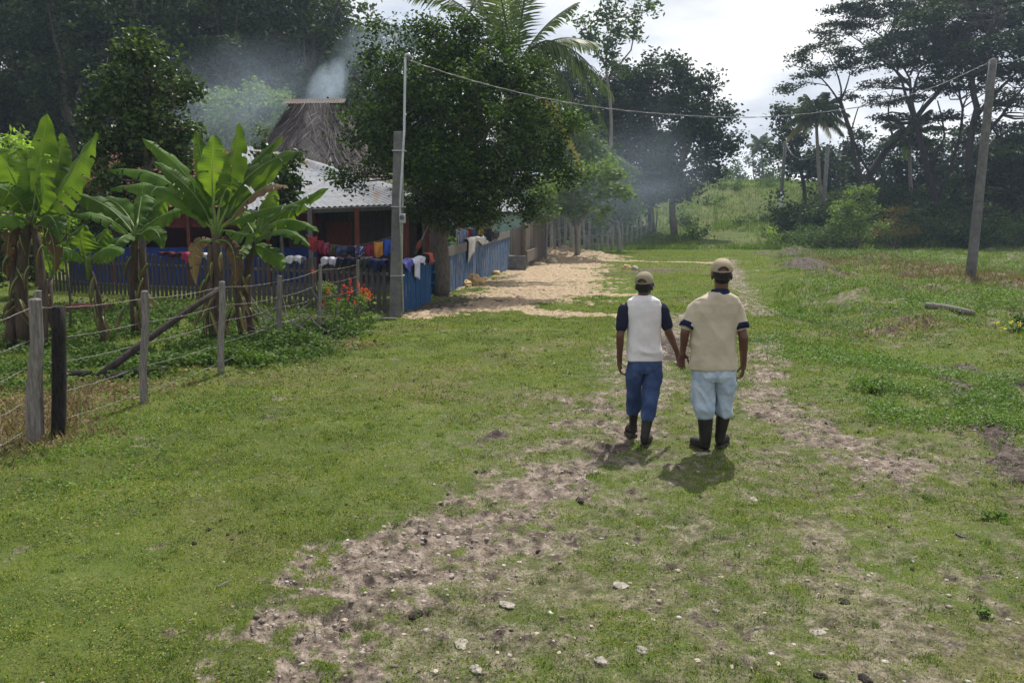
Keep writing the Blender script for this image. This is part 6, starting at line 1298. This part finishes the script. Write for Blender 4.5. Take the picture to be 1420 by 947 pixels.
M['shirt_white'] = mat_cloth('shirt_white', (.64, .61, .63), var=.82); M['navy'] = mat_cloth('navy', (.018, .02, .04)); M['beige'] = mat_cloth('beige', (.46, .395, .305), var=.8)
M['collar_navy'] = mat_cloth('collar_navy', (.015, .018, .055))
M['jeans'] = mat_rough('jeans_dark', (.014, .028, .075), (.035, .062, .15), 7, .9, None, .3, 90, c3=(.07, .11, .23), bd=.004); M['jeans_light'] = mat_rough('jeans_light', (.2, .27, .37), (.38, .46, .56), 7, .9, None, .3, 90, c3=(.5, .57, .64), bd=.004)
M['cap_khaki'] = mat_cloth('cap_khaki', (.25, .22, .155)); M['cap_tan'] = mat_cloth('cap_tan', (.35, .29, .2)); M['brim_blue'] = mat_cloth('brim_blue', (.08, .11, .45))
def hand(mb, wrist, palm_c, tip_dir, palm_n, thumb_side, s=1.0, curl=.5):
    """palm and five bent fingers; tip_dir from the wrist to the fingertips, palm_n towards the palm"""
    w_, d, nn = Vector(wrist), Vector(tip_dir).normalized(), Vector(palm_n); nn = (nn - d * nn.dot(d)).normalized(); sd_ = d.cross(nn).normalized() * thumb_side
    mb.capsule(w_ - d * .01, w_ + d * .03 * s, .025 * s, .027 * s, 12)
    for k in range(4): u = (-.028 + .0185 * k) * s; mb.capsule(w_ + d * .02 * s + sd_ * u * .7, w_ + d * .082 * s + sd_ * u, .0135 * s, .0115 * s, 10)
    mb.capsule(w_ + d * .02 * s + sd_ * .012 * s, w_ + d * .06 * s + sd_ * .018 * s, .017 * s, .014 * s, 10)
    for k, L in enumerate((.072, .088, .094, .084)):
        u = (-.03 + .02 * k) * s; q = w_ + d * .086 * s + sd_ * u; ang_ = curl * (1.25 - .15 * k); dd = d + sd_ * (-.12 + .08 * k); pts = [q]
        for j, f in enumerate((.42, .32, .26)):
            ang2 = ang_ * (.5 + .75 * j); v = (dd.normalized() * math.cos(ang2) + nn * math.sin(ang2)).normalized(); pts.append(pts[-1] + v * L * f * s)
        mb.chain(pts, [.0098 * s, .0092 * s, .0084 * s, .0072 * s], 10)
    q = w_ + d * .03 * s + sd_ * .022 * s; v1 = (d * .7 + sd_ * .8 + nn * .35).normalized(); v2 = (d * .95 + sd_ * .22 + nn * .5).normalized()
    mb.chain([q, q + v1 * .042 * s, q + v1 * .042 * s + v2 * .034 * s, q + v1 * .042 * s + v2 * .056 * s], [.0135 * s, .0115 * s, .0105 * s, .0085 * s], 10)
def head(mb, c, f, s=1.0):
    """head with face; c centre of the skull, f direction it faces (horizontal)"""
    f = Vector(f); f.z = 0; f.normalize(); rt = Vector((f.y, -f.x, 0)); Rm = Matrix((rt, f, Vector((0, 0, 1)))).transposed(); c = Vector(c)
    def at(x, y, z): return c + Rm @ Vector((x * s, y * s, z * s))
    mb.ell(at(0, -.006, .022), (.076 * s, .098 * s, .092 * s), 22, 14, Rm); mb.ell(at(0, .022, -.045), (.06 * s, .07 * s, .07 * s), 18, 12, Rm); mb.ell(at(0, .052, -.09), (.032 * s, .028 * s, .022 * s), 12, 8, Rm)
    mb.capsule(at(0, .092, .01), at(0, .108, -.026), .010 * s, .016 * s, 10); mb.ell(at(0, .086, -.062), (.027 * s, .014 * s, .0075 * s), 12, 8, Rm); mb.ell(at(0, .085, -.073), (.024 * s, .014 * s, .007 * s), 12, 8, Rm)
    for sx in (-1, 1):
        mb.ell(at(sx * .031, .086, .022), (.022 * s, .012 * s, .007 * s), 12, 8, Rm); mb.ell(at(sx * .037, .07, -.03), (.02 * s, .022 * s, .018 * s), 12, 8, Rm)
        mb.ell(at(sx * .079, -.004, -.012), (.009 * s, .019 * s, .032 * s), 12, 8, Rm @ Matrix.Rotation(sx * .35, 3, 'Z')); mb.ell(at(sx * .031, .078, .004), (.0135 * s, .0135 * s, .011 * s), 10, 8, Rm)
    return Rm, at
def cap(root, at, Rm, s, mcap, mbrim, tilt=0.0):
    """baseball cap: panelled dome with an open arch and strap at the back, brim in front"""
    V = []; Fc = []; n, m = 48, 18; idx = {}
    for j in range(m + 1):
        ph = math.pi / 2 * j / m
        for i in range(n):
            a = 2 * math.pi * i / n; z_ = .105 * math.cos(ph) ** .9; rr = math.sin(ph) ** .8; z0 = .012
            V.append(at(.087 * rr * math.cos(a), -.006 + .109 * rr * math.sin(a) + tilt * 0, z0 + z_ + .02 + (.006 * math.sin(a) * rr) - tilt * .0))
    for j in range(m):
        for i in range(n):
            a = 2 * math.pi * (i + .5) / n; back = abs((a - 1.5 * math.pi)); ph = (j + .5) / m
            if ph > .70 and ph < .95 and back < .50 * math.sqrt(max(0, 1 - ((.95 - ph) / .26) ** 2)): continue
            q = (j * n + i, (j + 1) * n + i, (j + 1) * n + (i + 1) % n, j * n + (i + 1) % n)
            if j == 0: q = (j * n + i, (j + 1) * n + i, (j + 1) * n + (i + 1) % n)
            Fc.append(q)
    mb = MB(); mb.v = V; mb.f = Fc; o = mb.build('cap', M[mcap], root, smooth=True); sm = o.modifiers.new('t', 'SOLIDIFY'); sm.thickness = .004; sm.offset = 1
    b = MB(); V = []; Fc = []; k1, k2 = 16, 6
    for i in range(k1 + 1):
        a = math.pi * (.14 + .72 * i / k1)
        for j in range(k2 + 1):
            u = j / k2; x_ = .087 * math.cos(a) * (1 + .06 * u); y_ = -.006 + .109 * math.sin(a) + u * .07 * math.sin(a) ** 1.3; z_ = .034 - .05 * u * u * .6 - 1.6 * x_ * x_ * (1 + u)
            V.append(at(x_, y_, z_))
    for i in range(k1):
        for j in range(k2): Fc.append((i * (k2 + 1) + j, (i + 1) * (k2 + 1) + j, (i + 1) * (k2 + 1) + j + 1, i * (k2 + 1) + j + 1))
    b.v = V; b.f = Fc; ob = b.build('brim', M[mbrim], o, smooth=True); ob.location = (0, 0, 0)
    sm = ob.modifiers.new('t', 'SOLIDIFY'); sm.thickness = .004
    MB().ell(at(0, -.006, .139), (.007, .007, .004), 10, 6).build('button', M[mcap], o, smooth=True).location = (0, 0, 0)
def cloth_wr(seed, amp, sx=5, sz=9, lo=None):
    def f(co):
        d = (fbm(co[:, 0] * sx + seed, co[:, 1] * sx, co[:, 2] * sz, s=seed, o=3) - .5)
        rid = 1 - np.abs(fbm(co[:, 0] * sx * .8 + co[:, 2] * 2.5, co[:, 1] * sx * .8, co[:, 2] * sz * .8, s=seed + 5, o=2) - .5) * 6
        k = np.ones(len(co)) if lo is None else lo(co)
        return (d * amp * 1.6 + np.maximum(0, rid) * amp * .55) * k
    return f
def boot(root, top, ankle, toe, heel_z, r_top=.066, s=1.0):
    """rubber boot: shaft from below the knee, ankle bend, foot and sole"""
    top, ankle, toe = Vector(top), Vector(ankle), Vector(toe); mb = MB(); n = 24
    heel = Vector((ankle.x, ankle.y, heel_z)); d = (toe - heel); d.z = 0; d.normalize()
    rings = []
    for t_, k_ in ((0, 1.0), (.02, 1.03), (.3, 1.0), (.6, .9), (.85, .8), (1, .78)): p = top.lerp(ankle, t_); rings.append((tuple(p), r_top * k_, r_top * k_ * 1.08))
    mb.loft(rings, n)
    mb.capsule(ankle, heel + Vector((0, 0, .05)) + d * -.012, .052 * s, .042 * s, 16); mb.capsule(heel + Vector((0, 0, .06)), heel + d * .12 + Vector((0, 0, .05)), .043 * s, .044 * s, 16)
    mb.capsule(heel + d * .1 + Vector((0, 0, .05)), Vector((toe.x, toe.y, toe.z + .042)) - d * .04, .044 * s, .04 * s, 16); mb.ell(Vector((toe.x, toe.y, toe.z + .04)) - d * .055, (.047 * s, .047 * s, .036 * s))
    o = remesh(mb, 'boot', M['boot'], root, .006, 3)
    sb = MB(); side = Vector((-d.y, d.x, 0)); pr_ = [(-.05, .03), (-.03, .04), (.03, .038), (.1, .04), (.17, .047), (.21, .04), (.235, .02)]; L = (Vector((toe.x, toe.y, 0)) - Vector((heel.x, heel.y, 0))).length / .235
    up = [heel + d * a * L + side * b + Vector((0, 0, (toe.z - heel_z) * max(0, a) / .235)) for a, b in pr_] + [heel + d * a * L - side * b + Vector((0, 0, (toe.z - heel_z) * max(0, a) / .235)) for a, b in reversed(pr_)]
    m_ = len(up); sb.add([v + Vector((0, 0, .012)) for v in up] + [v - Vector((0, 0, .012)) for v in up], [tuple(range(m_)), tuple(range(2 * m_ - 1, m_ - 1, -1))] + [(i, i + m_, (i + 1) % m_ + m_, (i + 1) % m_) for i in range(m_)])
    sb.build('sole', M['sole'], o).location = (0, 0, 0)
    return o
# ---- the taller man
g = GT(990, 624); Y0 = g.y; z0 = hz(g.x, g.y)
def J(px, py, dy=0.): return P(px, py, Y0 + dy)
root = empty('person', (g.x, g.y, z0), 'taller man walking away in beige polo shirt with navy cuffs, pale jeans and tan cap', 'person')
man2 = root
mb = MB(); hc = J(1001, 381.5, 0.01); Rm, at = head(mb, hc, (.12, 1, 0), 1.06)
mb.capsule(hc + Vector((0, -.025, -.05)), J(999, 409, .0), .056, .062, 18)
sh = [(.13, J(999, 407)), ] 
mb.loft([(tuple(J(998, 404)), .06, .055), (tuple(J(997, 411)), .14, .085), (tuple(J(995, 420)), .185, .1), (tuple(J(993, 445)), .19, .11), (tuple(J(991, 480)), .165, .1), (tuple(J(990, 505)), .165, .105), (tuple(J(990, 522)), .165, .11)], 28)
ls, le, lw_, = J(965, 427, .02), J(950, 460, -.02), J(947, 487, .05); rs_, re, rw = J(1021, 427, .02), J(1031, 468, -.05), J(1031, 505, .06)
mb.chain([ls, le, lw_], [.046, .042, .027]); mb.capsule(ls.lerp(le, .35), ls.lerp(le, .6), .052, .046); mb.capsule(le, le.lerp(lw_, .45), .042, .038)
mb.chain([rs_, re, rw], [.046, .043, .028]); mb.capsule(rs_.lerp(re, .35), rs_.lerp(re, .6), .053, .047); mb.capsule(re, re.lerp(rw, .45), .043, .04)
hand(mb, lw_, None, J(944, 503, .06) - lw_, (.35, -.9, 0), -1, 1.0, .45); hand(mb, rw, None, J(1029, 528, .1) - rw, (-.9, .1, 0), 1, 1.02, .75)
gl = GT(976, 626.5); gr_ = GT(998, 621); zl, zr_ = hz(gl.x, gl.y), hz(gr_.x, gr_.y); al, ar = Vector((gl.x + .01, gl.y + .01, zl + .09)), Vector((gr_.x + .0, gr_.y + .01, zr_ + .1))
hl, hr_ = J(977, 520), J(1004, 520); kl, kr = J(976.5, 562, .02), J(1003.5, 562, .03)
mb.chain([hl, kl, al], [.088, .055, .03]); mb.chain([hr_, kr, ar], [.088, .055, .03])
remesh(mb, 'body', M['skin'], root, .0055, 2)
# hair under the cap
mb = MB(); mb.ell(at(0, -.02, .012), (.081, .089, .082), 20, 12, Rm); mb.ell(at(0, -.05, -.03), (.066, .05, .05), 16, 10, Rm); remesh(mb, 'hair', M['hair'], root, .006, 2, cloth_wr(3, .004, 40, 40))
cap(root, at, Rm, 1.06, 'cap_tan', 'cap_tan')
def wrs(seed, amp): return cloth_wr(seed, amp, 6, 4)
mb = MB()
mb.loft([(tuple(J(998.5, 404)), .068, .064), (tuple(J(997, 408)), .115, .085), (tuple(J(996, 413)), .168, .1), (tuple(J(994, 420)), .208, .12), (tuple(J(992, 432)), .218, .13), (tuple(J(990, 450)), .212, .13), (tuple(J(989, 470)), .204, .124), (tuple(J(989, 490)), .205, .125), (tuple(J(989, 504)), .215, .137), (tuple(J(989.5, 511)), .218, .14)], 36)
mb.chain([J(972, 421, .01), ls.lerp(le, .12), ls.lerp(le, .66)], [.06, .066, .071], 20); mb.chain([J(1013, 421, .01), rs_.lerp(re, .12), rs_.lerp(re, .55)], [.06, .066, .071], 20)
shirt = remesh(mb, 'shirt', M['beige'], root, .0065, 4, wrs(11, .022))
for (a, b, f0, f1) in ((ls, le, .60, .86), (rs_, re, .52, .72)):
    m_ = MB(); p, q = a.lerp(b, f0), a.lerp(b, f1); m_.tube([p, p.lerp(q, .1), p.lerp(q, .9), q, q.lerp(p, .15), p.lerp(q, .3)], [.072, .0755, .0745, .071, .056, .052], 26, False); c_ = m_.build('cuff', M['collar_navy'], shirt, smooth=True); c_.location = (0, 0, 0)
m_ = MB(); c0 = J(998.5, 406); n = 32; V = []
for k, (dz, rx, ry) in enumerate(((-.03, .106, .088), (.012, .086, .075), (.03, .073, .067), (.024, .064, .06), (-.012, .062, .06))):
    for i in range(n): a = 2 * math.pi * i / n; V.append((c0.x + rx * math.cos(a), c0.y + .0 + ry * math.sin(a), c0.z + dz - .012 * math.sin(a)))
m_.v = V; m_.f = [(k * n + i, k * n + (i + 1) % n, (k + 1) * n + (i + 1) % n, (k + 1) * n + i) for k in range(4) for i in range(n)]; m_.build('collar', M['collar_navy'], shirt, smooth=True).location = (0, 0, 0)
mb = MB(); mb.loft([(tuple(J(989.5, 500)), .175, .12), (tuple(J(990, 512)), .198, .13), (tuple(J(989.5, 520)), .198, .138), (tuple(J(989.5, 527)), .17, .12)], 30)
lcf, rcf = J(982, 578, .0), J(1002.5, 577, .04)
def leg(mb, pts): mb.loft([(tuple(p), rx, ry) for p, rx, ry in pts], 26)
leg(mb, [(J(975, 514), .1, .115), (J(974.5, 530), .1, .12), (J(975, 545, .01), .1, .112), (J(976, 556, .01), .1, .106), (J(977, 566), .094, .1), (J(977.5, 573), .08, .088), (J(977.5, 577), .075, .082), (J(977.5, 580), .06, .066)])
leg(mb, [(J(1005, 514), .1, .115), (J(1005, 530, .01), .096, .115), (J(1005, 545, .03), .084, .102), (J(1004, 558, .03), .076, .092), (J(1003.5, 568, .04), .074, .088), (J(1003.5, 575, .04), .067, .08), (J(1003.5, 578, .04), .052, .06)])
zk = J(0, 560).z - z0
remesh(mb, 'trousers', M['jeans_light'], root, .0065, 3, cloth_wr(21, .026, 9, 5, lambda co: .85 + .7 * np.exp(-((co[:, 2] - zk) / .16) ** 2)))
boot(root, J(978, 573.5, .01), (gl.x + .01, gl.y, zl + .1), (gl.x - .07, gl.y + .22, zl + .014), zl + .014, .066)
boot(root, J(1003.5, 573, .045), (gr_.x + .0, gr_.y, zr_ + .12), (gr_.x + .11, gr_.y + .19, zr_ + .014), zr_ + .022, .06)
# ---- the shorter man
g = GT(888, 611); Y0 = g.y; z0 = hz(g.x, g.y)
root = empty('person', (g.x, g.y, z0), 'shorter man walking away in white shirt with black sleeves, dark blue jeans and khaki cap', 'person')
mb = MB(); hc = J(893.5, 397, 0.01); Rm, at = head(mb, hc, (.42, 1, 0), .98)
mb.capsule(hc + Vector((-.01, -.02, -.05)), J(893, 414, .0), .05, .055, 18)
mb.loft([(tuple(J(893, 409)), .056, .05), (tuple(J(893, 415)), .12, .08), (tuple(J(893, 423)), .165, .095), (tuple(J(893, 445)), .155, .1), (tuple(J(893, 480)), .145, .09), (tuple(J(894, 500)), .15, .1), (tuple(J(894, 515)), .15, .105)], 28)
ls, le, lw_ = J(866, 427, .0), J(860, 466, -.04), J(859, 501, .04); rs_, re, rw = J(918, 427, .0), J(927, 460, -.02), J(939, 488, .05)
mb.chain([ls, le, lw_], [.048, .037, .025]); mb.capsule(ls.lerp(le, .25), ls.lerp(le, .6), .045, .04); mb.capsule(le, le.lerp(lw_, .45), .038, .035)
mb.chain([rs_, re, rw], [.048, .038, .025]); mb.capsule(rs_.lerp(re, .25), rs_.lerp(re, .6), .046, .041); mb.capsule(re, re.lerp(rw, .45), .039, .036)
hand(mb, lw_, None, J(859, 520, .07) - lw_, (.9, .1, 0), -1, .98, .7); hand(mb, rw, None, J(944, 504, .09) - rw, (-.5, .6, 0), 1, .98, .4)
gl = GT(877.5, 607); gr_ = GT(893, 620); zl, zr_ = hz(gl.x, gl.y), hz(gr_.x, gr_.y); al, ar = Vector((gl.x, gl.y, zl + .11)), Vector((gr_.x + .005, gr_.y, zr_ + .09))
hl, hr_ = J(881, 512), J(905, 512); kl, kr = J(879.5, 548, (gl.y - Y0) * .38), J(902, 552, (gr_.y - Y0) * .42)
mb.chain([hl, kl, al], [.07, .048, .026]); mb.chain([hr_, kr, ar], [.07, .05, .026])
remesh(mb, 'body', M['skin'], root, .0055, 2)
mb = MB(); mb.ell(at(0, -.02, .008), (.077, .085, .078), 20, 12, Rm); mb.ell(at(0, -.045, -.028), (.06, .045, .04), 16, 10, Rm); remesh(mb, 'hair', M['hair'], root, .006, 2, cloth_wr(4, .004, 40, 40))
cap(root, at, Rm, .98, 'cap_khaki', 'brim_blue')
mb = MB()
mb.loft([(tuple(J(893, 409)), .06, .056), (tuple(J(893, 412)), .1, .078), (tuple(J(893, 416)), .148, .095), (tuple(J(893, 423)), .17, .108), (tuple(J(893, 435)), .168, .114), (tuple(J(893, 455)), .16, .115), (tuple(J(893, 475)), .158, .112), (tuple(J(893.5, 490)), .162, .118), (tuple(J(893.5, 499)), .166, .122)], 36)
shirt = remesh(mb, 'shirt', M['shirt_white'], root, .0065, 3, cloth_wr(31, .016, 5, 6, lambda co: .5 + 1.3 * np.exp(-((co[:, 2] - (J(0, 490).z - z0)) / .07) ** 2)))
for (a, b, f1) in ((ls, le, .68), (rs_, re, .72)):
    m_ = MB(); inn = a.lerp(J(893, 422), .28); m_.chain([inn, a.lerp(b, .05), a.lerp(b, f1)], [.055, .059, .055], 20); c_ = remesh(m_, 'sleeve', M['navy'], shirt, .0065, 3, cloth_wr(33, .008, 8, 12)); c_.location = (0, 0, 0)
m_ = MB(); c0 = J(893, 411.5); V = []
for k, (dz, rx, ry) in enumerate(((-.01, .072, .066), (.008, .068, .062), (.012, .06, .056), (-.012, .055, .052))):
    for i in range(n): a = 2 * math.pi * i / n; V.append((c0.x + rx * math.cos(a), c0.y + ry * math.sin(a), c0.z + dz - .012 * math.sin(a)))
m_.v = V; m_.f = [(k * n + i, k * n + (i + 1) % n, (k + 1) * n + (i + 1) % n, (k + 1) * n + i) for k in range(3) for i in range(n)]; m_.build('neckband', M['navy'], shirt, smooth=True).location = (0, 0, 0)
mb = MB(); mb.loft([(tuple(J(893.5, 495)), .13, .09), (tuple(J(894, 501)), .16, .116), (tuple(J(893.5, 510)), .164, .125), (tuple(J(893, 516)), .14, .105)], 30)
dl, dr_ = gl.y - Y0, gr_.y - Y0
def K(px, py, d): return J(px, py, d * max(0, (py - 512) / 95))
leg(mb, [(K(881, 508, dl), .074, .095), (K(879.5, 520, dl), .077, .106), (K(879.5, 535, dl), .07, .094), (K(879.5, 549, dl), .068, .085), (K(879, 562, dl), .06, .072), (K(878.7, 570, dl), .056, .064), (K(878.7, 574, dl), .046, .052)])
leg(mb, [(K(906, 508, dr_), .078, .095), (K(905.5, 520, dr_), .085, .108), (K(903.5, 535, dr_), .08, .1), (K(901.5, 550, dr_), .074, .088), (K(899.5, 566, dr_), .066, .076), (K(898.7, 578, dr_), .061, .07), (K(898.5, 582, dr_), .05, .056)])
zk = J(0, 565).z - z0
remesh(mb, 'trousers', M['jeans'], root, .0065, 3, cloth_wr(41, .021, 10, 5, lambda co: .85 + .6 * np.exp(-((co[:, 2] - zk) / .15) ** 2)))
boot(root, K(878.7, 568, dl), (gl.x, gl.y - .0, zl + .12), (gl.x - .03, gl.y + .2, zl + .014), zl + .03, .046, .88)
boot(root, K(898.7, 575, dr_), (gr_.x + .005, gr_.y, zr_ + .1), (gr_.x + .09, gr_.y + .19, zr_ + .014), zr_ + .014, .052, .88)
# ------------------------------------------------------------ air
def volume_mat(name, dens, col=(.9, .93, 1), aniso=.2, noise=None):
    t = NT(name); pv = t.n('ShaderNodeVolumePrincipled'); pv.inputs['Color'].default_value = tuple(col) + (1,); pv.inputs['Anisotropy'].default_value = aniso; pv.inputs['Density'].default_value = dens
    if noise:
        co = t.coord(); ln = t.n('ShaderNodeVectorMath', operation='LENGTH'); t.l(co, ln.inputs[0])
        fall = t.ramp(ln.outputs['Value'], [(.1, 1.), (.95, 0.)])
        nn = t.noise(noise, 3, .6, co, 1.0); d = t.math('MULTIPLY', fall, t.ramp(nn, [(.3, 0.), (.75, 1.)])); t.l(t.math('MULTIPLY', d, dens), pv.inputs['Density'])
    t.l(pv.outputs[0], t.out.inputs['Volume']); return t.m
haze = MB().box((0, 100, 19), (560, 700, 44)).build('haze', volume_mat('haze', .0005, (.62, .78, 1.0), .3), base=(0, 100, 0)); tag(haze, kind='stuff', label='thin bluish haze over the clearing and trees', cat='haze')
def smoke(label, a, b, ra, rb, dens, nz, seed):
    """a billow as an ellipsoid volume between two points"""
    a, b = Vector(a), Vector(b); c = (a + b) / 2; d = b - a; L = d.length / 2
    mb = MB().ell((0, 0, 0), (1, 1, 1), 20, 12); me = bpy.data.meshes.new('smoke'); me.from_pydata(mb.v, [], mb.f); me.update()
    me.materials.append(volume_mat('smoke', dens, (.68, .84, 1.0), .2, nz)); o = bpy.data.objects.new('smoke', me); COL.objects.link(o); o.location = c
    o.rotation_mode = 'QUATERNION'; o.rotation_quaternion = d.to_track_quat('X', 'Z'); o.scale = (L, ra, rb); tag(o, label, 'smoke', kind='stuff')
smoke('bluish white smoke rising from the ridge of the thatched hut', P(435, 165, 35), P(475, 80, 37), 1.0, .8, 1.8, 1.6, 1)
smoke('smoke drifting up to the right above the thatched hut', P(465, 100, 37), P(600, 10, 42), 2.4, 1.3, .3, 2.2, 2)
smoke('thin smoke hanging before the trees left of the thatched hut', P(170, 175, 41), P(500, 110, 41), 5.0, 3.2, .10, 1.3, 3)
smoke('thin grey smoke drifting over the end of the picket fence', P(650, 305, 40), P(930, 235, 60), 8.0, 4.2, .035, 1.2, 4)
smoke('faint smoke rising in front of the dark trees by the bank', P(890, 330, 60), P(915, 120, 62), 3.5, 3.5, .03, 1.6, 5)
